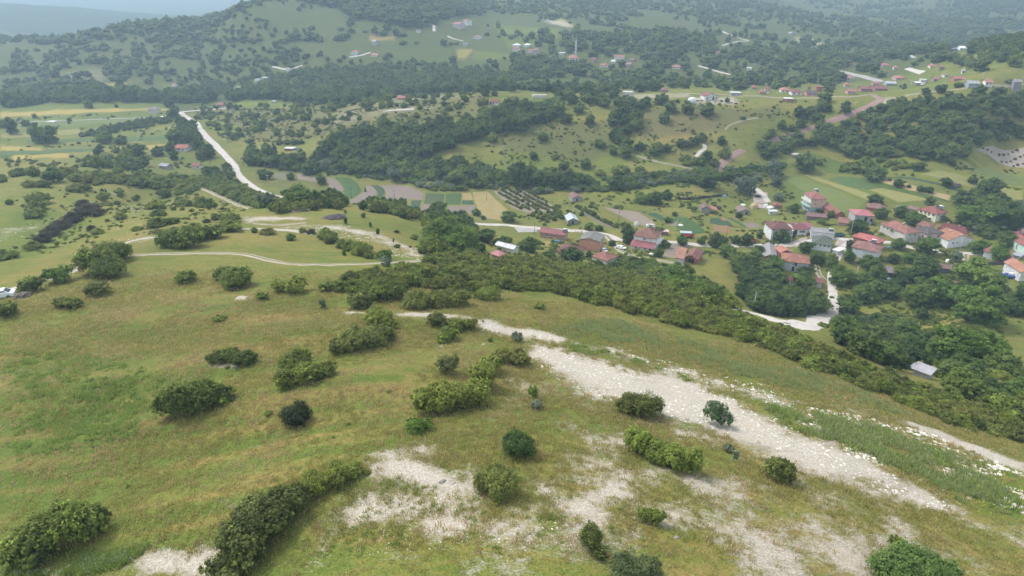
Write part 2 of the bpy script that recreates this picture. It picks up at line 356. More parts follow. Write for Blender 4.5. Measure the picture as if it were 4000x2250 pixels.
# bare chalk
CH = [
 ([(1340,880),(1430,890),(1560,925),(1690,950),(1790,990),(1850,1010),(1930,1070),(2060,1110),(2190,1150),(2290,1210),(2420,1290),(2330,1290),(2200,1220),(2080,1190),(1940,1140),(1830,1085),(1740,1045),(1600,1000),(1500,990),(1430,950),(1350,905)], .62, 2.6),
 ([(1540,875),(1640,900),(1750,930),(1880,975),(2000,1010),(2000,1030),(1880,1000),(1760,960),(1650,925),(1540,890)], .46, 1.5),
 ([(1190,800),(1330,825),(1420,850),(1400,860),(1310,848),(1190,822)], .62, 1.0),
 ([(860,782),(1000,786),(1180,795),(1180,803),(1000,797),(870,792)], .66, .9),
 ([(1330,860),(1420,850),(1440,885),(1340,900)], .3, 1.5),
 ([(2050,1150),(2200,1190),(2320,1250),(2500,1340),(2576,1400),(2576,1330),(2400,1250),(2250,1190),(2100,1120)], .22, 3),
 ([(2270,1050),(2380,1090),(2480,1130),(2576,1165),(2576,1185),(2470,1148),(2380,1110),(2270,1065)], .75, .9),
 ([(2130,1015),(2270,1055),(2270,1075),(2130,1030)], .34, .8),
 ([(985,1150),(1080,1155),(1150,1190),(1180,1230),(1120,1245),(1040,1215),(990,1180)], .40, 3.0),
 ([(1000,1175),(1060,1172),(1120,1205),(1130,1225),(1060,1215)], .55, .9),
 ([(880,1250),(1060,1230),(1300,1230),(1420,1320),(1330,1340),(1150,1320),(950,1330),(850,1300)], .28, 5),
 ([(840,1290),(1010,1285),(1180,1310),(1160,1330),(930,1325)], .25, 2),
 ([(1330,960),(1400,930),(1500,1000),(1560,1060),(1500,1090),(1400,1040)], .27, 4),
 ([(1400,1060),(1560,1080),(1600,1120),(1480,1130),(1400,1100)], .32, 3),
 ([(1100,1230),(1500,1160),(1700,1240),(2000,1250),(2300,1400),(2300,1449),(1100,1449),(900,1400)], .22, 9),
 ([(1740,1200),(1850,1215),(1890,1260),(1790,1255)], .33, 2),
 ([(2040,1330),(2250,1360),(2400,1449),(2200,1449)], .28, 4),
 ([(1900,1380),(2000,1400),(2060,1449),(1930,1449)], .26, 3),
 ([(1470,1230),(1560,1260),(1500,1300),(1420,1270)], .3, 2),
 ([(370,1410),(420,1398),(490,1395),(540,1405),(550,1449),(360,1449)], .75, 1.2),
 ([(240,1430),(330,1390),(400,1410),(300,1449)], .35, 1.6),
 ([(400,1390),(560,1370),(560,1400),(420,1410)], .25, 2),
 ([(570,1250),(640,1235),(670,1265),(600,1270)], .45, 1.2),
 ([(740,1210),(800,1190),(820,1205),(760,1230)], .45, 1.0),
 ([(860,1170),(1000,1140),(1100,1150),(1000,1180)], .2, 2),
 ([(640,620),(760,580),(850,578),(900,590),(760,600),(660,625)], .0, 2),
 ([(700,560),(840,565),(960,590),(1060,630),(1040,650),(960,610),(860,580),(700,575)], .4, 2),
 ([(610,545),(760,540),(760,552),(620,562)], .35, 1.5),
 ([(60,620),(160,625),(200,600),(120,650)], .0, 2),
 ([(300,470),(410,560),(380,600),(320,560),(280,500)], .22, 5),
 ([(0,575),(100,560),(110,575),(0,600)], .30, 3),
 ([(200,655),(330,600),(420,590),(400,600),(260,640),(160,690)], .28, 2.5),
 ([(600,745),(660,745),(650,756),(600,756)], .40, .8),
 ([(510,905),(580,912),(600,925),(520,928)], .45, .7),
 ([(1330,1000),(1230,1020),(1130,1035),(1240,1050),(1340,1020)], .30, 2),
 ([(1330,985),(1600,1010),(1760,1080),(1700,1110),(1560,1040),(1340,1010)], .22, 4),
]
CH += [([(1600,1180),(2000,1200),(2576,1400),(2576,1449),(1900,1449),(1700,1300)], .24, 10), ([(600,1290),(900,1240),(1000,1300),(800,1380),(600,1360)], .18, 5), ([(1400,900),(1700,990),(1880,1060),(2000,1120),(1880,1110),(1600,1020),(1440,950)], .25, 1.5)]
CH += [([(1290,850),(1440,870),(1600,905),(1900,985),(2130,1090),(2320,1190),(2500,1320),(2420,1350),(2200,1260),(1900,1160),(1700,1060),(1480,1010),(1330,930)], .13, 4), ([(1900,1160),(2150,1210),(2400,1350),(2200,1340),(2000,1250)], .10, 4)]
for P, v, f in CH: field('d', P, chalk, v, f)
field('d', [(2180,1170),(2500,1290),(2576,1400),(2350,1340),(2150,1230)], chalk, -.22, 4)
k_ = chalk > .03; chalk[k_] += (.75 * (fbm(PX[k_] / 3.2, PY[k_] / 3.2, 4, 21) - .5) + .45 * (fbm(PX[k_] / 11, PY[k_] / 11, 2, 22) - .5)).astype(np.float32)
# grey-white outcrops on the middle hill and old quarry on the far left hill
for P, v, f in [([(985,235),(1120,235),(1200,245),(1100,250),(1000,250)], .30, 6), ([(900,260),(1100,255),(1140,270),(950,300),(820,330),(780,320)], .27, 10),
                ([(1200,340),(1290,345),(1280,385),(1210,380)], .22, 6), ([(1230,270),(1300,275),(1290,300),(1230,295)], .25, 6), ([(1740,245),(1850,243),(1860,262),(1740,262)], .6, 4),
                ([(1570,235),(1740,236),(1740,246),(1570,250)], .4, 3), ([(2225,245),(2255,245),(2245,262),(2215,258)], .7, 3), ([(2020,268),(2050,275),(2045,285),(2020,280)], .5, 3),
                ([(130,180),(280,165),(330,170),(300,205),(180,215),(120,205)], .30, 25), ([(1370,45),(1440,60),(1430,70),(1370,55)], .6, 10), ([(2000,90),(2080,110),(2060,125),(2000,105)], .5, 12),
                ([(2560,355),(2576,355),(2576,400),(2480,375)], .0, 3), ([(750,460),(760,380),(790,385),(770,470)], .0, 4), ([(690,545),(790,548),(790,553),(690,552)], .3, 1)]:
    field('d', P, chalk, v, f)
# lush and dry grass
for P, v, f in [([(0,900),(250,880),(420,960),(380,1080),(250,1150),(0,1150)], .48, 10), ([(0,1130),(600,1100),(760,1130),(500,1200),(0,1420)], .18, 8),
                ([(300,800),(700,810),(700,870),(350,850)], .22, 6), ([(0,690),(330,590),(420,600),(300,680),(60,780),(0,780)], -.30, 6), ([(230,1100),(200,700),(380,650),(1000,650),(1000,720),(600,760)], -.02, 8),
                ([(900,760),(1350,870),(1200,980),(800,1000),(700,900)], -.20, 8), ([(550,1060),(1000,1000),(1000,1120),(500,1220)], -.18, 7),
                ([(1180,740),(1540,760),(1560,790),(1300,800),(1150,780)], -.20, 3), ([(1950,900),(2576,1110),(2576,1140),(1950,930)], -.22, 2.0),
                ([(1380,800),(1700,850),(2100,960),(2300,1060),(2100,1010),(1900,950),(1560,880),(1380,850)], .35, 3), ([(1900,1000),(2200,1060),(2576,1200),(2576,1330),(2200,1150),(1980,1080)], .42, 3),
                ([(520,590),(1000,580),(1070,640),(700,640),(560,600)], -.25, 4), ([(730,530),(1060,545),(1100,600),(900,570)], .05, 4), ([(0,500),(200,560),(120,640),(0,650)], .45, 5),
                ([(1500,300),(2000,260),(2000,300),(1800,350),(1550,380)], -.32, 14), ([(1180,360),(1550,340),(1700,420),(1490,450),(1250,420)], .25, 14), ([(500,290),(1000,250),(1200,290),(900,330),(520,350)], -.05, 14),
                ([(1700,720),(1830,760),(1800,780),(1690,740)], .6, 3), ([(2300,1400),(2576,1380),(2576,1449),(2300,1449)], .1, 4), ([(600,1300),(900,1350),(900,1449),(600,1449)], .05, 4),
                ([(1050,1060),(1100,1040),(1000,1150),(900,1200),(960,1130)], .5, 2.5)]:
    field('d', P, lush, v, f)
kf = np.clip((PY - 560) / 60, 0, 1)
for i_, c_ in enumerate((.098, .108, .056)): paint[:, i_] = c_
paint[:, 3] = kf * .62
rk = (PY > 1900) & (PY < 2900) & (PX < -900)
for i_, c_ in enumerate((.030, .050, .028)): paint[rk, i_] = c_
paint[rk, 3] = 1.0
# farmland far and near, painted as ground cover colours
GRS = (.15, .175, .055); STR = (.42, .31, .15); PLO = (.20, .155, .125); CRP = (.07, .115, .040); HAY = (.33, .27, .12); LIM = (.17, .20, .05); DKG = (.05, .085, .035)
for P_, c_ in (([(510,270),(780,265),(1000,245),(1250,240),(1230,300),(1060,325),(860,345),(700,370),(560,350)], (.205,.165,.115)), ([(1500,250),(2000,262),(2000,300),(1850,345),(1600,370),(1560,330)], (.210,.160,.120)), ([(1180,300),(1540,290),(1600,380),(1480,430),(1250,400)], (.165,.150,.095))): put('d', P_, c_, .56, 22)
for z, P, c in [
 ('d',[(0,262),(230,255),(430,262),(430,280),(0,288)], GRS), ('d',[(0,283),(420,272),(420,278),(0,296)], STR), ('d',[(0,296),(400,282),(400,296),(0,318)], GRS),
 ('d',[(0,345),(120,335),(0,362)], GRS), ('d',[(0,365),(110,372),(100,382),(0,378)], STR), ('d',[(0,380),(100,380),(250,375),(0,400)], CRP),
 ('d',[(30,392),(170,386),(200,398),(30,404)], STR), ('d',[(280,368),(430,362),(460,372),(300,380)], STR), ('d',[(480,365),(520,368),(500,385),(470,375)], STR),
 ('d',[(520,300),(600,315),(590,345),(520,330)], LIM), ('d',[(500,255),(700,258),(760,262),(620,268)], LIM),
 ('d',[(0,240),(170,235),(240,215),(330,205),(250,240),(60,255)], STR), ('d',[(400,210),(640,205),(600,222),(420,222)], GRS),
 ('d',[(1150,125),(1190,125),(1170,148),(1150,148)], STR), ('d',[(1190,130),(1290,135),(1280,150),(1190,150)], GRS), ('d',[(1240,60),(1410,70),(1400,110),(1280,120)], GRS),
 ('d',[(930,90),(995,92),(990,102),(930,100)], (.40,.26,.18)), ('d',[(1410,45),(1450,70),(1390,60)], (.4,.33,.25)), ('d',[(2000,92),(2035,95),(2080,112),(2050,122),(2010,105)], (.42,.34,.26)),
 ('d',[(700,430),(830,440),(835,470),(700,462)], (.17,.16,.075)), ('d',[(1500,700),(1600,700),(1640,730),(1560,735)], (.16,.15,.07)),
 ('r2',[(0,370),(740,420),(760,470),(680,480),(100,420)], (.17,.16,.075)), ('d',[(690,400),(760,400),(750,430),(700,428)], (.17,.155,.1)),
 ('r3',[(720,450),(1500,470),(1900,520),(2300,560),(2440,600),(2576,700),(2576,760),(2350,720),(1900,640),(1300,600),(900,560),(700,500)], (.19,.19,.065)),
 ('r3',[(800,330),(1400,280),(1900,270),(2080,290),(1400,360),(950,400),(800,430)], (.12,.15,.05)),
 ('r4',[(400,60),(1150,100),(1250,220),(900,290),(470,250)], (.12,.155,.05)), ('r4',[(1280,300),(2000,290),(2574,420),(2574,590),(1700,430)], (.22,.22,.06)),
 ('r4',[(2000,250),(2574,270),(2574,370),(2100,300)], (.20,.22,.06)), ('r4',[(100,330),(330,300),(1000,590),(990,680),(600,720),(120,500)], (.16,.185,.06)),
 ('r4',[(350,300),(500,320),(1100,560),(1000,600),(330,330)], (.20,.19,.06)), ('r4',[(600,340),(1000,440),(1650,520),(1400,600),(1100,590),(900,500)], (.17,.185,.06)),
 ('r4',[(650,330),(950,330),(1850,560),(1820,590),(1300,500)], (.085,.125,.045)),
 ('r3',[(2100,560),(2576,520),(2576,640),(2200,620)], (.19,.19,.065)), ('r4',[(0,700),(360,700),(420,800),(200,770),(0,740)], (.18,.19,.065)),
 ('r3',[(240,980),(440,960),(540,1000),(350,1050),(250,1030)], (.32,.25,.14)),
]: put(z, P, c)
for i_, y0 in enumerate(range(900, 1430, 34)):
    a_ = random.uniform(.8, 1.2); line('d', [(0,y0),(180,y0-14*a_),(400,y0-46*a_),(640,y0-92*a_),(860,y0-128*a_),(1000,y0-140*a_)], lush, .75 if i_ % 2 else -.55, random.uniform(.8, 1.5))
for y0, v_ in ((800, -.3), (825, .3), (850, .35), (868, -.3), (770, .25), (740, -.25)): line('d', [(250,y0-10),(420,y0+8),(620,y0+2),(820,y0-12),(1000,y0-20)], lush, v_ * 1.8, 1.2)
for k_ in range(9): line('d', [(1000+k_*60,1010-k_*4),(1150+k_*60,960+k_*8),(1250+k_*70,960+k_*14)], lush, random.choice((-.45, .5)), 1.0)
lush += .14 * np.clip((15 - PX) / 30, 0, 1) * np.clip((170 - PY) / 40, 0, 1)
lush += np.clip((PY - 420) / 300, 0, 1) * .35
line('d', [(0,1330),(200,1240),(420,1190),(620,1150)], lush, .15, 2.0)

me = np_mesh('ground', np.c_[PX, PY, GZ.ravel()], np.zeros((0, 4), int)) if False else None
nA, nR = GZ.shape
ii, jj = np.meshgrid(np.arange(nA - 1), np.arange(nR - 1), indexing='ij'); b0 = (ii * nR + jj).ravel()
Q = np.c_[b0, b0 + 1, b0 + nR + 1, b0 + nR]
Vv = np.c_[PX, PY, GZ.ravel()]
m = bpy.data.meshes.new('ground'); m.vertices.add(len(Vv)); m.vertices.foreach_set('co', Vv.astype(np.float32).ravel())
m.loops.add(Q.size); m.loops.foreach_set('vertex_index', Q.astype(np.int32).ravel())
m.polygons.add(len(Q)); m.polygons.foreach_set('loop_start', np.arange(len(Q), dtype=np.int32) * 4); m.polygons.foreach_set('use_smooth', np.ones(len(Q), bool)); m.update(calc_edges=True)
at = m.attributes.new('paint', 'FLOAT_COLOR', 'POINT'); at.data.foreach_set('color', paint.ravel())
at = m.attributes.new('chalk', 'FLOAT', 'POINT'); at.data.foreach_set('value', chalk)
at = m.attributes.new('lush', 'FLOAT', 'POINT'); at.data.foreach_set('value', lush)
g = N('meadow_ground'); p = g.pos()
n1 = g.noise(p, .035, 3, .55); n2 = g.noise(g.mapping(p, (1, 2.4, 1), (0, 0, .45)), .16, 4, .6, .4); n3 = g.noise(g.mapping(p, (1, 1.7, 1), (0, 0, -.35)), .9, 4, .65); n4 = g.noise(p, 5.0, 3, .75); n5 = g.noise(g.mapping(p, (1, 5, 1), (0, 0, .33)), .12, 3)
lu = g.attr('lush').outputs['Fac']; ch = g.attr('chalk').outputs['Fac']; pn = g.attr('paint')
def ctr(x, k): return g.math('MULTIPLY', g.math('SUBTRACT', x, .5), k)
v = g.math('ADD', g.math('ADD', g.math('ADD', lu, .45), ctr(n1, 1.1)), g.math('ADD', ctr(n2, 1.25), g.math('ADD', ctr(n3, 1.3), ctr(n5, 1.3))))
cr = g.new('ShaderNodeValToRGB'); g.l.new(v, cr.inputs[0]); e = cr.color_ramp.elements
e[0].position = 0.0; e[0].color = (.27, .190, .105, 1); e[1].position = 1.0; e[1].color = (.075, .130, .026, 1)
for q, c in ((.28, (.215, .180, .080)), (.5, (.155, .165, .052)), (.72, (.105, .148, .036))):
    k = e.new(q); k.color = (*c, 1)
gc = g.mix(g.math('MULTIPLY', g.sm(n4, .35, .75), .55), cr.outputs[0], scalev((.36, .31, .16), 1.0))
gc = g.mix(g.math('MULTIPLY', g.sm(g.noise(p, 3.2, 3, .75), .48, .68), .6), gc, (.06, .072, .024))
pc = g.mix(g.math('MULTIPLY', g.sm(n3, .3, .8), .45), pn.outputs['Color'], g.mix(.5, pn.outputs['Color'], (.05, .07, .02)))
pa_ = g.sm(g.math('ADD', pn.outputs['Alpha'], ctr(n3, .35)), .4, .6)
gc = g.mix(pa_, gc, pc)
nb = g.noise(p, .009, 4, .6, .6)
gc = g.mix(g.math('MULTIPLY', g.sm(nb, .42, .66), .45), gc, (.075, .105, .038))
gc = g.mix(1.0, gc, (.79, .82, .50), 'MULTIPLY')
cm = g.math('ADD', g.math('ADD', g.math('ADD', ch, .02), ctr(n3, .75)), g.math('ADD', ctr(n2, .75), ctr(n4, .62)))
cf = g.sm(cm, .20, .60)
cc = g.mix(g.sm(n4, .3, .75), (.27, .238, .19), (.52, .485, .42))
cc = g.mix(g.math('MULTIPLY', g.sm(n2, .45, .75), .45), cc, (.42, .345, .27))
cc = g.mix(g.math('MULTIPLY', g.sm(cm, .9, .45), .5), cc, (.25, .21, .155))
fin = g.mix(cf, gc, cc)
g.col(fin); g.b.inputs['Specular IOR Level'].default_value = .1
g.bump(g.math('ADD', n3, g.math('MULTIPLY', n4, .5)), .55, .35)
m.materials.append(g.m)
gr = structure(ob('ground', m))

# ---------------------------------------------------------------- roads and tracks
LT = []
def strip_pts(zone, P, step=None):
    W = [hz(zone, *p).xy for p in P]; out = []; LT.clear()
    for i in range(len(W) - 1):       # Catmull-Rom
        p0 = W[max(i - 1, 0)]; p1 = W[i]; p2 = W[i + 1]; p3 = W[min(i + 2, len(W) - 1)]
        n = max(3, int((p2 - p1).length / (step or max(1.2, p1.length * .008))))
        for k in range(n):
            t = k / n; LT.append(i + t); out.append(.5 * ((2 * p1) + (-p0 + p2) * t + (2 * p0 - 5 * p1 + 4 * p2 - p3) * t * t + (-p0 + 3 * p1 - 3 * p2 + p3) * t ** 3))
    out.append(W[-1]); LT.append(len(W) - 1); return out
def track_mat(name, c, crown=None):
    g = N(name); p = g.pos(); a = g.noise(p, .5, 5, .7); b = g.noise(p, 4, 3, .7)
    k = g.mix(g.sm(a, .3, .75), scalev(c, .78), scalev(c, 1.08)); k = g.mix(g.math('MULTIPLY', g.sm(b, .5, .8), .35), k, scalev(c, .62))
    if crown:
        u = g.attr('across').outputs['Fac']
        f = g.math('SUBTRACT', 1, g.math('ABSOLUTE', g.math('MULTIPLY', g.math('SUBTRACT', u, .5), 2)))      # 0 at the edges, 1 mid track
        k = g.mix(g.sm(g.math('ADD', f, g.math('MULTIPLY', g.math('SUBTRACT', a, .5), .9)), .62, .85), k, crown)
        k = g.mix(g.sm(g.math('ADD', f, g.math('MULTIPLY', g.math('SUBTRACT', b, .5), .5)), .22, .05), k, crown)
    g.bump(b, .4, .1); return g.col(k)
M_ROAD = track_mat('pale_dirt_road', (.47, .43, .395)); M_RED = track_mat('red_gravel_road', (.27, .175, .16)); M_TRK = track_mat('chalk_track', (.36, .31, .25), (.13, .13, .05)); M_ASPH = track_mat('worn_asphalt', (.33, .31, .30))
CLEAR = []
def clear_at(V):
    u, v = project(V[:, 0], V[:, 1], V[:, 2]); CLEAR.append(np.c_[u, v])
def road(name, zone, P, wid, mat, lift=.10, clear=True):
    pts = strip_pts(zone, P); tt = [q / (len(P) - 1) for q in LT]; V = []; A = []; n = 7; ws = wid if isinstance(wid, (list, tuple)) else [wid] * len(P)
    for i, q in enumerate(pts):
        d = (pts[min(i + 1, len(pts) - 1)] - pts[max(i - 1, 0)]); d = d.normalized() if d.length > 0 else Vector((0, 1)); nr = Vector((d.y, -d.x))
        wd = np.interp(tt[i], np.linspace(0, 1, len(ws)), ws)
        for k in range(n):
            s = (k / (n - 1) - .5) * wd
            if k in (0, n - 1): s *= 1 + .25 * (random.random() - .5)
            x = q.x + nr.x * s; y = q.y + nr.y * s; V.append((x, y, -lift * 2 if k in (0, n - 1) else lift * (1 + .6 * math.sin(k / (n - 1) * math.pi)))); A.append(k / (n - 1))
    V = np.array(V); V[:, 2] += ground(V[:, 0], V[:, 1]); L = len(pts)
    F = [(i * n + k, i * n + k + 1, (i + 1) * n + k + 1, (i + 1) * n + k) for i in range(L - 1) for k in range(n - 1)]
    if clear: clear_at(V[3::14])
    me = np_mesh(name, V, np.array(F), mat, True); at = me.attributes.new('across', 'FLOAT', 'POINT'); at.data.foreach_set('value', np.array(A, np.float32))
    return structure(ob(name, me))
road('road', 'd', [(455,283),(465,292),(490,306),(503,325),(520,345),(545,368),(570,395),(590,418),(597,437),(620,458),(650,477),(680,488),(712,496),(760,506)], 5.6, M_ROAD)
road('road', 'd', [(1195,563),(1270,566),(1340,573),(1420,580),(1480,583),(1530,592),(1560,606)], 5.0, M_ROAD)
road('lane', 'd', [(1525,592),(1545,612),(1565,632),(1600,645),(1660,655),(1700,662),(1730,668)], 3.6, M_TRK, .12)
road('road', 'd', [(1560,604),(1640,606),(1720,612),(1800,618),(1870,618),(1950,618),(2010,612),(2060,602),(2110,600),(2125,612),(2110,640),(2095,672),(2092,710),(2096,740),(2096,765),(2085,790),(2060,806),(2010,818),(1960,806),(1915,793),(1870,783),(1840,775)], [3.8,3.8,4,4,4,5,5,5,4,4,3.8,3.8,3.8,4.2,5,6.5,9,10.5,8.5,6.5,5.5,4.5], M_ROAD)
road('road', 'd', [(2110,600),(2180,607),(2240,610),(2290,622),(2340,630),(2400,634),(2440,638),(2480,640)], 4, M_ROAD)
road('lane', 'd', [(2430,640),(2432,665),(2450,683),(2490,690),(2540,680)], 3.2, M_TRK, .12)
road('lane', 'd', [(2055,665),(2060,690),(2075,705)], 3.0, M_TRK, .12)
road('lane', 'd', [(2205,650),(2190,690),(2150,710)], 2.8, M_TRK, .12)
road('road', 'r3', [(2576,585),(2530,520),(2480,465),(2400,420),(2300,360),(2200,320),(2110,275)], 4.5, M_ROAD)
road('road', 'r3', [(2105,275),(2090,220),(2150,160),(2230,110),(2290,75),(2340,60)], [7,6.5,6,5,5,4], M_RED)
road('road', 'q0', [(0,1420),(150,1380),(330,1325),(450,1280),(600,1225),(740,1180),(870,1130),(1050,1050),(1130,1005),(1090,975),(1050,950)], [4,4.5,4.5,4.5,4.5,5,5,5.5,6,6,6], M_RED, .10, False)
for q_ in [(20,1415),(60,1405),(110,1392),(350,1318),(400,1300),(740,1180),(800,1155),(870,1130),(930,1100),(1000,1070),(1050,1045),(1130,1005),(1090,980)]: CLEAR.append(np.array([sp('q0', *q_)]))
road('road', 'q0', [(1050,950),(960,960),(800,975),(500,985),(100,985),(-300,965),(-700,945),(-900,940)], 2.4, M_TRK, .2)
road('road', 'q0', [(1170,1000),(1330,985),(1420,955),(1600,925),(1900,900),(2200,860),(2574,840)], [6,5,3.5,2.6,2.6,2.6,2.6], M_TRK, .2)
road('road', 'q0', [(715,712),(800,735),(900,760),(1020,790),(1120,815),(1140,830)], [6,8,9,9,8,6], M_ASPH, .3)
road('road', 'q0', [(1400,690),(1470,710),(1560,735)], 6, M_ROAD, .3)
road('road', 'l0', [(0,1220),(600,1215),(1200,1190),(1650,1175)], 3.2, M_ASPH, .2)
road('road', 'l0', [(1800,1130),(1950,1115),(2140,1100),(2300,1085)], 4.5, M_ROAD, .2)
road('track', 'd', [(0,735),(50,722),(100,708),(180,684),(230,655),(270,630),(330,607),(390,597),(430,592),(520,588),(580,578),(640,576),(700,578),(745,582),(790,590)], [3.0,2.8,2.6,2.6,2.6,2.4,2.4,2.4,2.2,2,2,2.6,2.6,2.2], track_mat('chalk_track_bare', (.38, .34, .285)), .07)
road('track', 'd', [(330,643),(430,639),(540,637),(620,641),(665,652),(710,661),(760,666),(840,666),(920,664),(990,660),(1060,655)], 2.7, M_TRK, .07)
road('track', 'd', [(640,562),(690,566),(740,563),(770,560)], 2.0, M_TRK, .07)
road('track', 'd', [(510,475),(540,488),(570,502),(600,517),(630,525)], [3.4,3,2.6,2.4,2.2], M_TRK, .1)
road('track', 'r3', [(1250,120),(1400,160),(1560,200),(1700,225),(1810,245)], 2.0, M_TRK, .12)
road('track', 'r3', [(1930,0),(1940,40),(1890,80),(1850,130)], 3.0, M_ROAD, .12)
road('track', 'n0', [(2140,1310),(2180,1270),(2260,1230),(2400,1195),(2480,1190)], 1.6, M_TRK, .15)
road('track', 'n0', [(2080,300),(2200,355),(2300,390),(2380,410),(2240,425),(2100,460)], 3.5, M_ROAD, .4)
road('track', 'n0', [(1880,665),(2000,700),(2100,730),(2200,755)], 4, M_ROAD, .4)
road('track', 'm0', [(170,672),(300,700),(380,690),(465,660)], 3, M_ROAD, .4)
road('track', 'm0', [(940,575),(1050,560),(1150,530)], 4, M_ROAD, .4)
road('track', 'm0', [(1930,365),(2000,395),(2090,415)], 3, M_ROAD, .4)
road('track', 'm0', [(1790,260),(1790,300),(1800,320)], 5, M_ROAD, .4)

# ---------------------------------------------------------------- ploughed and planted plots as thin sheets of soil
def row_mat(name, c, c2, sc, ang):
    c = scalev(c, .75); c2 = scalev(c2, .8)
    g = N(name); p = g.pos(); w1 = g.new('ShaderNodeTexWave'); w1.inputs['Scale'].default_value = sc; w1.inputs['Distortion'].default_value = 1.5; w1.inputs['Detail'].default_value = 2
    g.l.new(g.mapping(p, (1, 1, 0), (0, 0, ang)), w1.inputs['Vector']); a = g.noise(p, .35, 5, .7); b = g.noise(p, 3, 3, .7)
    k = g.mix(g.sm(g.math('ADD', w1.outputs['Fac'], g.math('MULTIPLY', g.math('SUBTRACT', b, .5), 1.3)), .3, .8), c, c2); k = g.mix(g.math('MULTIPLY', g.sm(a, .3, .75), .4), k, scalev(c, .75)); g.bump(w1.outputs['Fac'], .4, .15)
    return g.col(k)
SOIL = row_mat('ploughed_soil', (.225, .175, .145), (.265, .215, .18), .8, .3); SOIL2 = row_mat('dry_soil', (.26, .21, .16), (.30, .25, .20), .8, 1.0)
CROP = row_mat('green_crop', (.055, .105, .030), (.085, .150, .040), .7, .8); CROPB = row_mat('blue_green_crop', (.045, .085, .045), (.065, .115, .06), .9, .8)
HAYM = row_mat('ripe_grain', (.30, .24, .095), (.36, .29, .13), .25, 1.2); VEG = row_mat('vegetable_bed', (.055, .09, .03), (.11, .13, .06), .8, .2); REDS = row_mat('red_soil', (.30, .17, .09), (.24, .17, .08), .6, .5)
GRYF = row_mat('fallow_plot', (.20, .185, .13), (.17, .175, .085), .5, .3)
def sheet(name, zone, L, R, mat, lift=.12, n=26, mrows=18):
    """L and R are two polylines bounding the plot"""
    def res(P):
        W = [hz(zone, *p).xy for p in P]; d = [0]
        for a, b in zip(W, W[1:]): d.append(d[-1] + (b - a).length)
        t = np.linspace(0, d[-1], n); return np.c_[np.interp(t, d, [w_.x for w_ in W]), np.interp(t, d, [w_.y for w_ in W])]
    a = res(L); b = res(R); s = np.linspace(0, 1, mrows); G = a[:, None] * (1 - s[None, :, None]) + b[:, None] * s[None, :, None]
    x = G[..., 0].ravel(); y = G[..., 1].ravel()
    jit = .25 * (fbm(x / 1.5, y / 1.5, 2, 4) - .5); x = x + jit; z = ground(x, y) + lift
    clear_at(np.c_[x, y, z][::5])
    edge = np.zeros((n, mrows), bool); edge[0] = edge[-1] = True; edge[:, 0] = edge[:, -1] = True
    z = z - edge.ravel() * lift * 2
    F = [(i * mrows + k, (i + 1) * mrows + k, (i + 1) * mrows + k + 1, i * mrows + k + 1) for i in range(n - 1) for k in range(mrows - 1)]
    return structure(ob(name, np_mesh(name, np.c_[x, y, z], np.array(F), mat, True)))
sheet('ploughed_field', 'r2', [(1240,410),(1290,460),(1300,510),(1260,560)], [(1400,405),(1520,420),(1640,460),(1695,490),(1690,560)], SOIL)
sheet('ploughed_field', 'r2', [(1110,410),(1080,480),(935,560),(940,595)], [(1160,415),(1220,470),(1220,530),(1120,595)], SOIL)
sheet('crop_field', 'r2', [(780,325),(860,400),(890,470),(870,520)], [(960,335),(1030,400),(1070,470),(960,550)], CROP)
sheet('crop_field', 'r2', [(1135,405),(1180,440),(1225,480),(1215,525)], [(1235,415),(1285,450),(1300,490),(1260,530)], CROPB)
sheet('ploughed_field', 'r2', [(715,335),(715,400),(740,440),(740,470)], [(765,330),(830,385),(890,450),(880,475)], SOIL)
sheet('ploughed_field', 'r2', [(530,340),(490,365)], [(615,330),(600,385)], SOIL)
sheet('ploughed_field', 'r2', [(170,290),(170,345)], [(320,280),(330,370)], GRYF)
sheet('ploughed_field', 'r2', [(400,300),(420,350)], [(590,300),(500,365)], SOIL2)
sheet('crop_field', 'r2', [(1705,490),(1680,600)], [(1900,500),(1890,640)], VEG)
sheet('crop_field', 'r2', [(1900,495),(1900,610)], [(2070,490),(2060,610)], CROP)
sheet('ploughed_field', 'r2', [(1680,600),(1640,665)], [(1760,600),(1740,680)], SOIL)
sheet('crop_field', 'r2', [(1560,565),(1550,640)], [(1670,560),(1630,655)], CROPB)
sheet('crop_field', 'r2', [(2070,490),(2080,560)], [(2160,490),(2190,560)], HAYM)
sheet('crop_field', 'r2', [(2065,565),(2065,605)], [(2180,565),(2200,608)], CROPB)
sheet('ploughed_field', 'r2', [(1925,620),(1925,700)], [(2225,610),(2180,700)], SOIL)
sheet('grain_field', 'r2', [(2170,480),(2210,620),(2290,740)], [(2330,465),(2470,600),(2576,690),(2480,780)], HAYM)
sheet('orchard_soil', 'r2', [(2370,465),(2470,560),(2576,640)], [(2660,450),(2850,520),(3080,660),(2700,690)], SOIL2)
sheet('ploughed_field', 'r3', [(890,630),(1180,770),(1330,830)], [(1280,680),(1420,770),(1450,810)], SOIL2)
sheet('vegetable_garden', 'r3', [(1340,700),(1500,770)], [(1440,690),(1570,760)], CROPB)
sheet('vegetable_garden', 'r3', [(1580,740),(1650,850),(1820,920)], [(1740,730),(1880,800),(1960,890)], CROP)
sheet('vegetable_garden', 'r3', [(1540,780),(1600,825)], [(1720,785),(1730,820)], SOIL2)
sheet('vegetable_garden', 'z2', [(890,780),(870,890)], [(1180,770),(1420,980),(1640,990)], CROPB)
sheet('vegetable_garden', 'z2', [(1200,770),(1450,900),(1640,990)], [(1290,765),(1490,850),(1640,975)], CROP)
sheet('vegetable_garden', 'z2', [(1080,780),(1150,850)], [(1190,775),(1260,840)], REDS, .2)
sheet('vegetable_garden', 'z2', [(1310,765),(1440,845)], [(1400,770),(1500,830)], REDS, .2)
sheet('vegetable_garden', 'z2', [(930,920),(960,1040)], [(1290,930),(1330,1110)], REDS)
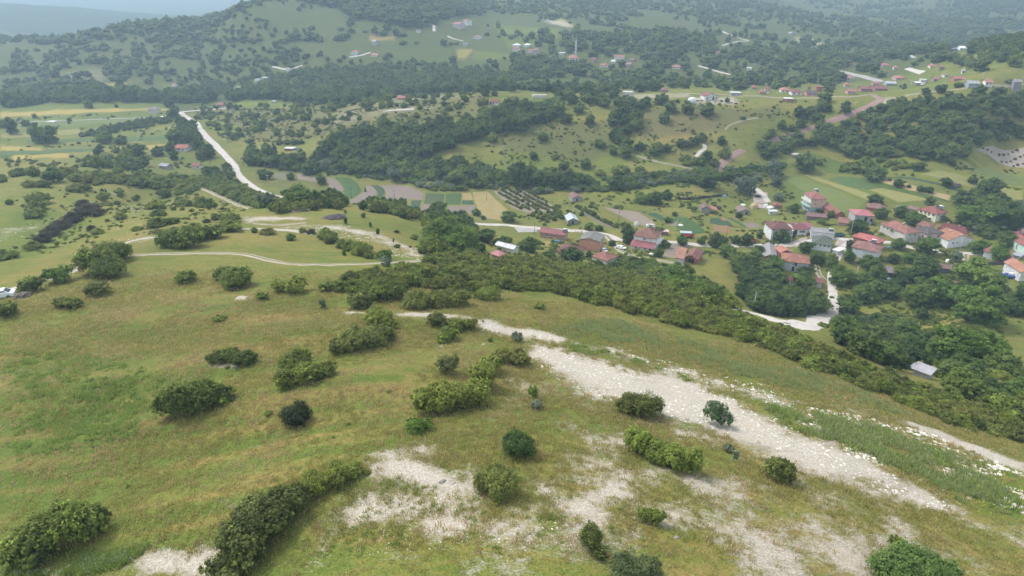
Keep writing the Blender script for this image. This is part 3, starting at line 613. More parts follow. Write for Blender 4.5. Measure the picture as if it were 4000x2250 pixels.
sheet('ploughed_field', 'z2', [(1520,880),(1680,990)], [(1800,870),(1960,960)], SOIL)
sheet('vegetable_garden', 'r3', [(1560,990),(1510,1140)], [(1850,1020),(1720,1060),(1640,1150)], SOIL2)
sheet('orchard_soil', 'r4', [(2070,50),(2230,120),(2330,190)], [(2260,5),(2600,20),(2700,230)], row_mat('pale_orchard_soil', (.36,.30,.255), (.40,.34,.29), .3, .2))
sheet('crop_field', 'r4', [(1170,330),(2040,520),(2600,650)], [(1330,325),(2060,500),(2600,610)], CROPB, .14, 50)
sheet('stubble_field', 'r4', [(1050,365),(1400,460),(1840,580)], [(1220,350),(1640,470),(1850,520)], row_mat('straw_stubble', (.36,.27,.13), (.42,.33,.17), .3, .9), .14)
sheet('orchard_soil', 'r3', [(590,640),(900,820),(1080,860)], [(720,625),(950,760),(1090,840)], GRYF)
M_YARD = track_mat('pinkish_yard', (.33, .27, .245))
sheet('dirt_yard', 'r3', [(2440,600),(2460,640)], [(2576,600),(2576,650)], M_YARD)
sheet('dirt_yard', 'z3', [(1180,640),(1350,760)], [(1640,460),(1640,600)], M_YARD, .13)
sheet('dirt_yard', 'z3', [(2290,700),(2380,560)], [(2480,740),(2620,590)], M_YARD, .16)
sheet('dirt_yard', 'z2', [(1750,240),(1760,470)], [(2060,260),(2070,490)], M_YARD, .1)
sheet('dirt_yard', 'z1', [(0,430),(-500,420)], [(0,540),(-400,560)], M_ASPH, .1)
sheet('rock_outcrop', 'm0', [(1260,1130),(1600,1105)], [(1300,1118),(1595,1092)], track_mat('pale_outcrop',(.46,.42,.38)), .4)

M_H1 = row_mat('mown_hay_strip', (.23, .225, .07), (.28, .265, .09), .22, .9); M_H2 = row_mat('green_meadow_strip', (.13, .17, .045), (.17, .20, .06), .2, .9); M_H3 = row_mat('young_crop_strip', (.075, .125, .04), (.10, .155, .05), .5, .9)
sheet('hay_strip', 'r4', [(345,300),(620,410),(1000,565)], [(480,310),(800,430),(1120,545)], M_H1, .14, 40)
sheet('meadow_strip', 'r4', [(150,340),(450,520),(760,690)], [(330,310),(640,440),(980,600)], M_H2, .13, 40)
sheet('crop_strip', 'r4', [(600,335),(800,430),(1000,455)], [(820,325),(960,350),(1100,440)], M_H3, .15, 30)
sheet('hay_strip', 'r4', [(1010,460),(1250,560),(1300,590)], [(1130,440),(1500,520),(1640,560)], M_H1, .15, 30)
sheet('hay_strip', 'r4', [(1500,300),(1900,400),(2300,500),(2574,570)], [(1750,270),(2050,340),(2350,430),(2574,480)], M_H1, .13, 40)
sheet('meadow_strip', 'r4', [(2000,270),(2300,350),(2600,430)], [(2200,240),(2450,300),(2640,350)], M_H2, .13, 30)
for L_, R_2, m_ in (([(0,315),(250,300),(420,296)], [(0,326),(250,312),(430,306)], M_H2), ([(0,336),(120,330),(200,322)], [(0,348),(120,344),(210,335)], M_H1), ([(60,352),(200,348),(420,340)], [(60,362),(200,358),(440,352)], M_H3), ([(0,382),(120,378),(230,372)], [(0,392),(120,388),(240,381)], M_H3)): sheet('field_strip', 'd', L_, R_2, m_, .2, 30, 8)
# ---------------------------------------------------------------- houses
def solve_house(zone, A, B, C_, side_, base, bat):
    P0 = hit(*sp(zone, *base)); K = {'A': A, 'B': B, 'C': C_}[bat]; u, v = sp(zone, *K)
    rx, ry, rz = ray(u, v); t = P0.y / float(ry); ze = CAMZ + float(rz) * t; ze = max(ze, P0.z + 1.8)
    a = on_plane(zone, *A, ze); b = on_plane(zone, *B, ze); c = on_plane(zone, *C_, ze)
    e1 = (b - a).xy; k = b if side_ == 'R' else a; e2 = (c - k).xy; W_ = e1.length; Dp = e2.length
    t1 = math.atan2(e1.y, e1.x); t2 = math.atan2(e2.y, e2.x) - math.pi / 2
    pa_ = math.hypot(B[0] - A[0], B[1] - A[1]); pc = math.hypot(C_[0] - (B if side_ == 'R' else A)[0], C_[1] - (B if side_ == 'R' else A)[1])
    z_ = pa_ ** 2 * complex(math.cos(t1), math.sin(t1)) + pc ** 2 * complex(math.cos(t2), math.sin(t2)); th = math.atan2(z_.imag, z_.real)
    x = Vector((math.cos(th), math.sin(th))); y = Vector((-x.y, x.x)); Dp = max(3.0, min(abs(e2.dot(y)), W_ * 2.6)); W_ = max(2.5, e1.dot(x))
    o2 = (a.xy if side_ == 'L' else b.xy - x * W_); cen = o2 + x * W_ / 2 + y * Dp / 2
    zb = min(P0.z, float(ground(np.array([cen.x]), np.array([cen.y]))[0]) + .5); return cen, th, W_, Dp, P0.z, ze, zb
def roof_geo(kind, w_, d, rise):
    x, y = w_ / 2, d / 2; t = .16
    if kind == 'hip':
        r = max(0.3, abs(x - y) if x > y else .0); 
        R1, R2 = ((-(x - y) if x > y else 0, 0 if x > y else -(y - x), rise), ((x - y) if x > y else 0, 0 if x > y else (y - x), rise))
        V = [(-x, -y, 0), (x, -y, 0), (x, y, 0), (-x, y, 0), R1, R2]
        F = [(0, 1, 5, 4), (1, 2, 5), (2, 3, 4, 5), (3, 0, 4)] if x > y else [(0, 1, 4), (1, 2, 5, 4), (2, 3, 5), (3, 0, 4, 5)]
        ridges = [(0, R1), (1, R2 if x > y else R1), (2, R2), (3, R1 if x > y else R2)]; rl = [(R1, R2)]
    elif kind == 'gx':     # ridge along x (parallel to the front)
        R1, R2 = (-x, 0, rise), (x, 0, rise); V = [(-x, -y, 0), (x, -y, 0), (x, y, 0), (-x, y, 0), R1, R2]; F = [(0, 1, 5, 4), (2, 3, 4, 5), (3, 0, 4), (1, 2, 5)]; ridges = []; rl = [(R1, R2)]
    elif kind == 'gy':
        R1, R2 = (0, -y, rise), (0, y, rise); V = [(-x, -y, 0), (x, -y, 0), (x, y, 0), (-x, y, 0), R1, R2]; F = [(3, 0, 4, 5), (1, 2, 5, 4), (0, 1, 4), (2, 3, 5)]; ridges = []; rl = [(R1, R2)]
    elif kind == 'shed':
        V = [(-x, -y, 0), (x, -y, 0), (x, y, rise), (-x, y, rise)]; F = [(0, 1, 2, 3)]; ridges = []; rl = []
    else:
        V = [(-x, -y, 0), (x, -y, 0), (x, y, 0), (-x, y, 0)]; F = [(0, 1, 2, 3)]; ridges = []; rl = []
    n = len(V); 
    if kind in ('gx', 'gy'):
        F2 = F[:2]; Vb = [(a, b, c - t) for a, b, c in V]; F = F2 + [tuple(i + n for i in reversed(f)) for f in F2]
        edges = [(0, 1), (2, 3), (0, 4), (4, 3), (1, 5), (5, 2)] if kind == 'gx' else [(3, 0), (1, 2), (0, 4), (4, 1), (3, 5), (5, 2)]
        F += [(a, b, b + n, a + n) for a, b in edges]; V = V + Vb
    else:
        Vb = [(a, b, (c if kind == 'shed' else 0) - t) for a, b, c in V[:4]]; m_ = len(V); F = F + [(m_ + 3, m_ + 2, m_ + 1, m_)] + [(i, (i + 1) % 4, m_ + (i + 1) % 4, m_ + i) for i in range(4)]; V = V + Vb
    return V, F, [(V[i], q) for i, q in ridges] + rl
def window(root, w_, d, over, face, fx, z, ww, wh, z0, frame=WHITEP, name='window'):
    x, y = w_ / 2 - over, d / 2 - over; b = MB(); p_ = MB(); fr = .09
    if face == 'F': M = Matrix.Translation((-x + 2 * x * fx, -y, z0 + z))
    elif face == 'R': M = Matrix.Translation((x, -y + 2 * y * fx, z0 + z)) @ Matrix.Rotation(math.pi / 2, 4, 'Z')
    else: M = Matrix.Translation((-x, y - 2 * y * fx, z0 + z)) @ Matrix.Rotation(-math.pi / 2, 4, 'Z')
    h, v = ww / 2, wh / 2
    for q in ((-h, h, -v, -v + fr), (-h, h, v - fr, v), (-h, -h + fr, -v + fr, v - fr), (h - fr, h, -v + fr, v - fr), (-.04, .04, -v + fr, v - fr)): b.box(q[0], q[1], -.07, .03, q[2], q[3], M)
    if name == 'window': b.box(-h - .08, h + .08, -.14, .02, -v - .1, -v - .005, M)
    o = b.build(name, frame, root); p_.box(-h + fr, h - fr, -.03, .02, -v + fr, v - fr, M); p_.build('pane' if name == 'window' else 'panel', GLASS, o); return o
def heater(root, loc, k=1.0, name='solar_water_heater'):
    b = MB(); b.cyl((-1.0 * k, 0, .9 * k), (1.0 * k, 0, .9 * k), .28 * k, .28 * k, 10); o = b.build(name, WHITEP, root, loc, 0, True)
    b = MB(); M = Matrix.Translation((0, -.7 * k, .4 * k)) @ Matrix.Rotation(math.radians(38), 4, 'X'); b.box(-.9 * k, .9 * k, -.8 * k, .8 * k, -.04, .04, M); b.build('collector_panel', plain('collector_glass', (.04, .05, .08), .2, .2), o)
    for s in (-.8, .8): b = MB(); b.cyl((s * k, 0, -.4), (s * k, 0, .8 * k), .035, .035, 5); b.build('stand_leg', CONC, o)
def building(label, zone, A, B, C_, side_, base, bat, kind, rise, wall, roofc, wins=(), metal=False, over=.4, chim=(), solar=None, brick=None, name='house', cat='house', group=None, floors=0, ridgecap=True, lower=None, parent=None):
    cen, th, W_, Dp, zg, ze, zb = solve_house(zone, A, B, C_, side_, base, bat); root = ob(name, None, None, (cen.x, cen.y, zg), th); tag(root, label, cat, group)
    ct, st = math.cos(th), math.sin(th); Q_ = np.array([(a_ * W_ / 2, b_, h_) for a_ in (-.8, -.3, .3, .8) for b_, h_ in ((-Dp / 2, .5 * (ze - zg)), (-Dp / 2, .85 * (ze - zg)), (0, ze - zg + rise * .5))]); clear_at(np.c_[cen.x + Q_[:, 0] * ct - Q_[:, 1] * st, cen.y + Q_[:, 0] * st + Q_[:, 1] * ct, zg + Q_[:, 2]])
    he = ze - zg; x, y = W_ / 2 - over, Dp / 2 - over; zlo = zb - zg - 2.0
    b = MB()
    if kind in ('gx', 'gy'):
        zt = he - .02; rr = rise * (1 - over / (Dp / 2 if kind == 'gx' else W_ / 2)) - .18 + rise * 0
        V = [(-x, -y, zlo), (x, -y, zlo), (x, y, zlo), (-x, y, zlo)]; k_ = rise / (Dp / 2 if kind == 'gx' else W_ / 2) * over - .2
        V += [(-x, -y, he + k_), (x, -y, he + k_), (x, y, he + k_), (-x, y, he + k_)]
        if kind == 'gx': V += [(-x, 0, he + rise - .2), (x, 0, he + rise - .2)]; F = [(0, 1, 5, 4), (2, 3, 7, 6), (1, 2, 6, 9, 5), (3, 0, 4, 8, 7)]
        else: V += [(0, -y, he + rise - .2), (0, y, he + rise - .2)]; F = [(0, 1, 5, 8, 4), (2, 3, 7, 9, 6), (1, 2, 6, 5), (3, 0, 4, 7)]
        b.add(V, F)
    elif kind == 'shed':
        k_ = rise / Dp * over; b.add([(-x, -y, zlo), (x, -y, zlo), (x, y, zlo), (-x, y, zlo), (-x, -y, he + k_ - .17), (x, -y, he + k_ - .17), (x, y, he + rise - k_ - .17), (-x, y, he + rise - k_ - .17)], [(0, 1, 5, 4), (1, 2, 6, 5), (2, 3, 7, 6), (3, 0, 4, 7)])
    else: b.box(-x, x, -y, y, zlo, he - .17)
    wallo = b.build('wall', wall_mat(wall), root)
    if lower:
        b = MB(); hh, col_ = lower; b.box(-x - .03, x + .03, -y - .03, y + .03, zlo, hh); b.build('lower_wall', wall_mat(col_), root)
    V, F, rl = roof_geo(kind, W_, Dp, rise); V = [(a, c, z + he) for a, c, z in V]
    ro = ob('roof', new_mesh('roof', V, F, [roof_mat(roofc, metal)]), root)
    if ridgecap and rl and W_ > 5:
        b = MB(); [b.cyl(Vector(p) + Vector((0, 0, he + .02)), Vector(q) + Vector((0, 0, he + .02)), .11, .11, 5) for p, q in rl if (Vector(p) - Vector(q)).length > .5]
        if b.V: b.build('ridge_tiles', roof_mat(tuple(min(1, c * 1.25 + .03) for c in roofc), metal), ro)
    for (cx, cy, ch_) in chim:
        b = MB(); b.box(cx * x - .3, cx * x + .3, cy * y - .3, cy * y + .3, he - .2, he + rise + ch_); b.box(cx * x - .4, cx * x + .4, cy * y - .4, cy * y + .4, he + rise + ch_ + .003, he + rise + ch_ + .15); b.build('chimney', wall_mat((.45, .33, .28)), ro)
    if solar: heater(root, (solar[0] * x, solar[1] * y, he + rise * solar[2]))
    for wn in wins:
        face, fx, fz, ww, wh = wn[:5]; z = he * fz
        window(root, W_, Dp, over, face, fx, z, ww, wh, 0, wn[5] if len(wn) > 5 else WHITEP, wn[6] if len(wn) > 6 else 'window')
    return root, W_, Dp, he
RUST = (.235, .110, .082); MAR = (.170, .072, .066); CRIM = (.27, .080, .095); GREYR = (.20, .19, .175); BRN = (.22, .135, .115); ORA = (.42, .16, .09); WHT = (.84, .83, .81); GRY = (.42, .41, .40); TIN = (.42, .47, .52)
BRICK = (.40, .15, .10); DOORB = plain('blue_door', (.06, .07, .16)); DOORD = plain('dark_door', (.05, .045, .04))
Wd = lambda f, x, z, w_=1.1, h=1.2: (f, x, z, w_, h)
RUSTY=0
building('long low pink house with crimson metal roof beside the road', 'z1', (22,552), (562,622), (690,562), 'R', (562,725), 'B', 'gx', 1.5, (.46,.29,.235), CRIM, [Wd('F',.30,.55), Wd('F',.58,.55), Wd('R',.3,.5,.7,.9)], True, solar=(.93,.1,.75))
r_, W_, D_, h_ = building('tall salmon pink house with flat looking grey gabled roof', 'z1', (822,697), (1262,750), (1362,602), 'R', (1262,965), 'B', 'gy', 1.1, (.60,.31,.235), GREYR, [Wd('R',.25,.72), Wd('R',.7,.72)], over=.3)
building('low hut with rusty hipped roof and white wall below the salmon house', 'z1', (1050,1037), (1390,1130), (1690,1045), 'R', (1085,1150), 'A', 'hip', 1.3, (.66,.66,.64), (.30,.12,.095), chim=[(.1,.1,.3)])
building('grey walled house with broad maroon hipped roof and brick panels', 'z1', (375,945), (835,1008), (1010,850), 'R', (835,1092), 'B', 'hip', 1.7, (.44,.42,.39), MAR, [('F',.28,.6,1.0,1.0,DOORD), ('F',.55,.45,.8,2.2,plain('brick_panel',(.42,.17,.11))), ('F',.8,.5,.8,1.6,plain('brick_panel',(.42,.17,.11))), Wd('R',.2,.6,.9), Wd('R',.5,.6,.9), Wd('R',.8,.6,.9)])
r5, W5, D5, h5 = building('white two-storey house with rust hipped roof and crimson lean-to', 'z1', (1912,617), (2395,687), (2580,552), 'R', (1915,845), 'A', 'hip', 2.3, WHT, RUST, [Wd('F',.48,.80,.8,1.1), Wd('F',.56,.80,.5,1.1), Wd('R',.2,.75,1.0), Wd('R',.6,.75,1.4)], chim=[(.45,.3,.5), (.3,.35,.5)], solar=(.2,.55,1.0))
b = MB(); x5, y5 = W5 / 2 - .4, D5 / 2 - .4; b.add([(-x5 - .5, -y5 - 3.4, h5 * .30), (x5 + .3, -y5 - 3.4, h5 * .30), (x5 + .3, -y5, h5 * .62), (-x5 - .5, -y5, h5 * .62), (-x5 - .5, -y5 - 3.4, h5 * .30 - .12), (x5 + .3, -y5 - 3.4, h5 * .30 - .12), (x5 + .3, -y5, h5 * .62 - .12), (-x5 - .5, -y5, h5 * .62 - .12)], [(0, 1, 2, 3), (7, 6, 5, 4), (0, 4, 5, 1), (1, 5, 6, 2), (3, 7, 4, 0)]); b.build('lean_to_roof', roof_mat(CRIM, True), r5)
b = MB(); b.add([(-x5, -y5 - 3.0, -3), (x5, -y5 - 3.0, -3), (x5, -y5 - 3.0, h5 * .30), (-x5, -y5 - 3.0, h5 * .30), (x5, -y5 - .01, -3), (x5, -y5 - .01, h5 * .56), (-x5, -y5 - .01, -3), (-x5, -y5 - .01, h5 * .56)], [(0, 1, 2, 3), (1, 4, 5, 2), (6, 0, 3, 7)]); lw = b.build('lean_to_wall', wall_mat(WHT), r5)
b = MB(); b.box(x5 - 1.6, x5 - .7, -y5 - 3.08, -y5 - 2.98, -.6, 1.5); b.build('door', DOORD, lw)
for q in (-.65, .2): b = MB(); b.box(x5 * q, x5 * q + .7, -y5 - 3.08, -y5 - 2.98, .5, 1.4); b.build('shutter', plain('red_shutter', (.35, .10, .10)), lw)
b = MB(); b.box(x5 + .02, x5 + 1.3, -y5 * .9, y5 * .7, h5 * .50, h5 * .55); b.box(x5 + 1.22, x5 + 1.3, -y5 * .9, y5 * .7, h5 * .553, h5 * .68); b.build('balcony', wall_mat(WHT), r5)
building('brick barn with brown tiled gable and pale left annex at the lane end', 'r3', (1728,1150), (1872,1168), (1970,1082), 'R', (1870,1215), 'B', 'gy', 1.5, BRICK, (.24,.105,.085), [('F',.5,.35,2.2,2.4,DOORD,'barn_door')], name='barn', cat='barn')
building('low annex with orange brown roof and pale wall joined to the brick barn', 'r3', (1628,1146), (1730,1154), (1800,1062), 'R', (1632,1195), 'A', 'shed', .9, (.60,.58,.54), (.36,.17,.12), name='barn', cat='barn')
building('grey shed with pale sheet metal roof and red gable edge in the orchard', 'z1', (600,325), (832,320), (510,217), 'L', (815,393), 'B', 'gy', 1.3, (.33,.31,.29), TIN, [('F',.5,.4,1.0,1.7,DOORD,'barn_door')], True, name='shed', cat='shed')
building('stone barn with maroon roof alone above the orchards', 'r3', (605,546), (714,542), (538,504), 'L', (705,576), 'B', 'gy', 1.1, (.40,.38,.36), (.23,.125,.11), [('F',.5,.4,.9,1.5,DOORD,'barn_door')], name='barn', cat='barn')
rb, Wb, Db, hb = building('old barn with brown roof and an orange tiled lean-to on its right', 'z2', (715,592), (920,598), (633,520), 'L', (720,655), 'A', 'gy', 1.2, (.36,.34,.32), (.22,.14,.12), name='barn', cat='barn')
b = MB(); x_, y_ = Wb / 2, Db / 2; b.add([(x_, -y_, hb + .1), (x_ + 3.6, -y_, hb - .9), (x_ + 3.6, y_, hb - .9), (x_, y_, hb + .1), (x_, -y_, hb), (x_ + 3.6, -y_, hb - 1.0), (x_ + 3.6, y_, hb - 1.0), (x_, y_, hb)], [(0, 1, 2, 3), (7, 6, 5, 4), (0, 4, 5, 1), (1, 5, 6, 2), (2, 6, 7, 3)]); b.build('lean_to_roof', roof_mat((.42, .15, .10)), rb)
for q in (-.9, 0, .9): b = MB(); b.cyl((x_ + 3.3, q * y_, -1.5), (x_ + 3.3, q * y_, hb - .95), .1, .1, 6); b.build('post', BARK, rb)
building('old barn with greyish brown roof beside the haystack', 'z2', (1480,652), (1717,652), (1405,562), 'L', (1708,717), 'B', 'gy', 1.2, (.40,.375,.35), (.24,.165,.145), [('F',.7,.4,1.0,1.6,DOORD,'barn_door')], name='barn', cat='barn')
building('small brick hut with stacked rusty roof by the dirt road', 'z2', (2190,530), (2365,525), (2395,480), 'R', (2195,595), 'A', 'hip', 1.0, (.33,.19,.16), (.30,.12,.09), name='shed', cat='shed')
building('low pale shed in front of the small brick hut', 'z2', (2095,650), (2275,648), (2300,630), 'R', (2110,700), 'A', 'flat', .3, (.6,.59,.56), (.55,.56,.57), name='shed', cat='shed', metal=True)
# grey balcony house and its wings
r12, W12, D12, h12 = building('large grey two-storey house with long balcony, white side wall and maroon hipped roof', 'z3', (740,298), (1290,298), (520,115), 'L', (735,590), 'A', 'hip', 2.0, (.40,.42,.45), MAR, [Wd('F',.1,.78,.6), Wd('F',.16,.78,.6), ('F',.28,.75,.8,1.8), Wd('F',.52,.78,.7), Wd('F',.6,.78,.7), ('F',.8,.75,.9,1.8,DOORD), Wd('F',.4,.3,1,1.1), Wd('F',.75,.3,1,1.1), Wd('L',.4,.75,1.0), Wd('L',.4,.3,1.0), Wd('L',.75,.75,1.0)], chim=[(-.4,.3,.2)])
x_, y_ = W12 / 2 - .4, D12 / 2 - .4
b = MB(); b.box(-x_ * .55, x_, -y_ - 1.5, -y_ - .01, h12 * .48, h12 * .51); b.box(-x_ * .55, x_, -y_ - 1.5, -y_ - 1.4, h12 * .513, h12 * .62); b.build('balcony', wall_mat((.55, .57, .60)), r12)
for q in (-.5, 0, .5, .95): b = MB(); b.cyl((q * x_, -y_ - 1.35, -2), (q * x_, -y_ - 1.35, h12 - .2), .1, .1, 6); b.build('column', WHITEP, r12)
b = MB(); b.box(-x_ - .05, -x_ - .01, -y_, y_, -2, h12 - .2); b.build('side_wall', wall_mat((.74, .76, .78)), r12)
building('white garage wing under a maroon roof, right of the grey balcony house', 'z3', (1300,302), (1660,302), (1565,125), 'R', (1640,458), 'B', 'gx', 1.0, WHT, (.22,.07,.075), [('F',.12,.5,1.6,2.0,DOORD,'door'), Wd('F',.5,.6,.8), Wd('F',.68,.6,1.3), Wd('F',.86,.6,.8)], chim=[(-.4,-.3,.2)])
building('small pinkish metal roofed end wing behind the garage', 'z3', (1655,262), (1825,250), (1730,118), 'R', (1660,400), 'A', 'gx', .6, WHT, CRIM, metal=True)
building('white block with stained flat grey roof behind the green roofed house', 'z3', (1735,350), (2330,410), (2395,300), 'R', (1735,540), 'A', 'flat', .2, (.70,.70,.72), (.27,.26,.26), over=.15, solar=(.75,.2,0))
building('white house with dark green hipped roof and row of four windows', 'z3', (1748,648), (2275,708), (2362,532), 'R', (2250,878), 'B', 'hip', 2.1, (.80,.81,.84), (.115,.135,.105), [Wd('F',.16,.76,.7,1.0), Wd('F',.42,.76,.7,1.0), Wd('F',.64,.76,.9,1.0), Wd('F',.86,.76,.9,1.0)], chim=[(-.25,.5,-.8)])
building('brick barn with steep grey corrugated gable roof seen from its end', 'z3', (512,1000), (885,1030), (917,718), 'R', (870,1115), 'B', 'gy', 1.5, BRICK, (.27,.25,.255), metal=True, name='barn', cat='barn')
building('pale house with rust hipped roof and row of small square windows above the gully', 'z3', (985,1090), (1710,1168), (1757,968), 'R', (990,1305), 'A', 'hip', 1.9, (.56,.56,.58), (.33,.135,.095), [('F',.09,.78,.55,.6), ('F',.2,.78,.55,.6), ('F',.32,.78,.55,.6), ('F',.43,.74,.8,1.2), ('F',.52,.74,.8,1.2,DOORD), ('F',.66,.78,.55,.6), ('F',.78,.78,.55,.6), ('F',.44,.2,.9,1.8,DOORB,'door')], chim=[(-.35,.55,.2)])
building('brick outbuilding with orange gabled roof behind the rust roofed house', 'z3', (955,890), (1275,872), (1235,745), 'R', (960,960), 'A', 'gy', 1.1, BRICK, (.45,.18,.125))
rp, Wp, Dp_, hp = building('three-storey peach and mint apartment house with blue ground floor', 'r4', (437,550), (605,555), (318,493), 'L', (437,692), 'A', 'hip', 1.9, (.72,.48,.38), (.32,.12,.10),
   [Wd('F',.3,.86,.8), Wd('F',.62,.86,.5), Wd('F',.3,.6,.9), Wd('F',.6,.6,.5,.5), Wd('F',.85,.6,.6,.5)] + [Wd('L',q,z,1.0,1.2) for q in (.2,.45,.7) for z in (.85,.55)] + [Wd('L',.3,.18,1.4,1.6), Wd('L',.7,.18,1.4,1.6)], chim=[(0,.1,.2)], solar=(.3,.5,1.0), lower=(2.6, (.32,.42,.47)))
x_, y_ = Wp / 2 - .4, Dp_ / 2 - .4
b = MB(); b.box(-x_ - .06, -x_ - .035, -y_, y_, 2.62, hp - .2); b.build('side_wall', wall_mat((.56, .68, .62)), rp)
for zz in (.36, .68):
    b = MB(); b.box(-x_ - 1.3, -x_ - .07, -y_ * .9, y_ * .9, hp * zz, hp * zz + .15); b.box(-x_ - 1.3, -x_ - 1.2, -y_ * .9, y_ * .9, hp * zz + .153, hp * zz + 1.0); b.build('balcony', wall_mat((.72, .66, .62) if zz > .5 else (.45, .62, .62)), rp)
building('long brick barn with maroon roof behind the three-storey house', 'z4', (400,890), (622,852), (210,650), 'L', (410,955), 'A', 'gy', 1.5, BRICK, (.27,.10,.08), name='barn', cat='barn')
building('grey unfinished house with dusty pink metal hipped roof', 'z4', (900,908), (1405,928), (787,752), 'L', (1290,1150), 'B', 'hip', 1.3, (.42,.42,.43), (.42,.135,.15), [('F',.6,.6,1.2,2.0,DOORD), ('F',.92,.5,.9,1.4,DOORD)], True, chim=[(0,.1,-.6)])
building('brick house with flat looking brown tiled roof behind the dusty pink one', 'z4', (1165,695), (1660,768), (1740,690), 'R', (1165,775), 'A', 'hip', 1.6, BRICK, (.25,.135,.115))
building('house with double rust hipped roof and white window wall in the village centre', 'z4', (1550,1105), (2180,1375), (2488,1300), 'R', (1620,1300), 'A', 'hip', 2.1, (.60,.56,.53), (.31,.13,.105), [Wd('F',.15,.7), Wd('F',.3,.7), Wd('R',.3,.7), Wd('R',.7,.7)], chim=[(.2,-.1,.3), (.1,.3,.3)])
rv, Wv, Dv, hv = building('cream two-storey villa with red hipped roof and white heater at the field edge', 'r4', (1497,655), (1700,708), (1837,685), 'R', (1690,795), 'B', 'hip', 2.0, (.86,.82,.66), (.29,.095,.08), [Wd('F',.15,.8), Wd('F',.4,.8), ('F',.6,.78,1.0,1.8), Wd('F',.85,.8), Wd('F',.3,.3), Wd('F',.7,.3), Wd('R',.25,.8), Wd('R',.75,.8), Wd('R',.5,.3)], solar=(.5,.6,.75), chim=[(.1,.1,.2)])
x_, y_ = Wv / 2 - .4, Dv / 2 - .4
b = MB(); b.box(-x_, x_ * .5, -y_ - 1.6, -y_ - .01, hv * .47, hv * .5); b.box(-x_, x_ * .5, -y_ - 1.6, -y_ - 1.48, hv * .503, hv * .64); b.build('balcony', wall_mat((.80, .77, .58)), rv)
building('pink house with dark hipped roof beside the white gabled house', 'r4', (1478,838), (1605,908), (1712,865), 'R', (1490,925), 'A', 'hip', 1.5, (.66,.50,.51), (.115,.095,.10), [Wd('F',.3,.6), Wd('F',.75,.6)])
building('house with brown hipped roof behind the pink house', 'r4', (1485,812), (1640,845), (1700,812), 'R', (1485,880), 'A', 'hip', 1.3, (.60,.46,.46), (.25,.11,.095))
building('long house with deep maroon roof behind the white gabled house', 'r4', (1700,842), (2010,905), (2065,885), 'R', (2020,940), 'B', 'hip', 2.2, (.55,.45,.42), (.20,.06,.065), chim=[(-.5,.2,.2), (.3,.0,.2)])
building('big plain white house with orange brown roof and gabled end wall', 'z5', (682,1285), (1325,1228), (372,1088), 'L', (592,1500), 'A', 'gy', 2.2, (.84,.85,.87), (.36,.16,.095), [Wd('F',.2,.62,.9,1.0), Wd('F',.37,.64,.8,.9), ('L',.15,.68,.5,.7), ('L',.5,.6,.7,1.3), ('L',.85,.68,.5,.7)], chim=[(-.2,.3,-.3)])
building('brick house with bright red metal hipped roof and wide eaves', 'z6', (480,142), (1190,327), (1465,273), 'R', (510,292), 'A', 'hip', 1.4, (.42,.17,.12), (.40,.105,.095), [Wd('R',.4,.6,.7), Wd('R',.6,.6,.7)], True, over=.7, chim=[(.3,.7,.1)])
building('white house with brown hipped roof and three tiny windows, below the red metal roof', 'z6', (465,407), (1170,557), (1352,407), 'R', (530,620), 'A', 'hip', 1.9, (.82,.83,.85), (.28,.13,.11), [('F',.08,.8,.5,.6), ('F',.18,.8,.5,.6), ('F',.3,.8,.5,.6), Wd('R',.4,.6,.8), Wd('R',.8,.6,.8)], over=.6, chim=[(0,.1,.3)], solar=(.35,.6,.9))
rs, Ws, Ds, hs_ = building('dark blue shed with purple grey roof and green tarpaulin', 'z6', (1237,1062), (1583,1077), (1690,925), 'R', (1560,1240), 'B', 'gx', .9, (.06,.075,.15), (.20,.15,.165), metal=True, name='shed', cat='shed', over=.5)
building('old long barn with mossy brown tiles and grey boards', 'z7', (235,930), (805,985), (960,920), 'R', (770,1085), 'B', 'gx', 1.3, (.30,.27,.25), (.27,.17,.145), name='barn', cat='barn')
building('hut with magenta metal roof half hidden by round trees', 'z7', (300,1290), (735,1425), (860,1275), 'R', (300,1330), 'A', 'gx', .8, (.45,.60,.66), (.40,.13,.22), metal=True, name='shed', cat='shed')
building('white house with red brown roof behind a bushy tree', 'z7', (1545,512), (2245,642), (2268,520), 'R', (1532,695), 'A', 'hip', 1.7, (.84,.85,.87), (.30,.125,.10), [('F',.85,.55,.7,.6)])
building('long white farm building with orange roof at the right edge', 'z7', (2500,1062), (2860,1030), (2250,790), 'L', (2452,1290), 'A', 'gy', 1.7, (.68,.68,.68), (.42,.19,.12), [('L',.15,.62,.6,.7), ('L',.38,.62,.6,.7), ('L',.6,.62,.6,.7), ('L',.86,.55,.6,.8)])
building('mint green building with tall arched windows and red roof at the right edge', 'z7', (2640,420), (3000,380), (2368,150), 'L', (2600,640), 'A', 'gy', 1.6, (.56,.74,.66), (.30,.10,.09), [('L',.25,.5,.9,2.6), ('L',.55,.5,.9,2.6), ('L',.8,.6,.5,.9)])
building('brick walled house with deep maroon roof above the mint green building', 'z5', (2195,1085), (2500,1190), (2760,1110), 'R', (2195,1205), 'A', 'hip', 1.2, (.44,.27,.2), (.20,.065,.07), chim=[(.5,-.2,.3)])
building('cream house with brown roof at the right edge behind trees', 'z5', (2520,985), (2760,950), (2372,852), 'L', (2505,1060), 'A', 'gy', 1.5, (.72,.68,.58), (.28,.12,.11), [('L',.35,.5,.6,1.1), ('L',.75,.5,.6,1.1)])
building('low shed with maroon roof above the gully, trees before it', 'r4', (212,1372), (560,1400), (578,1348), 'R', (215,1412), 'A', 'gx', .7, (.62,.62,.62), (.24,.085,.08), name='shed', cat='shed')
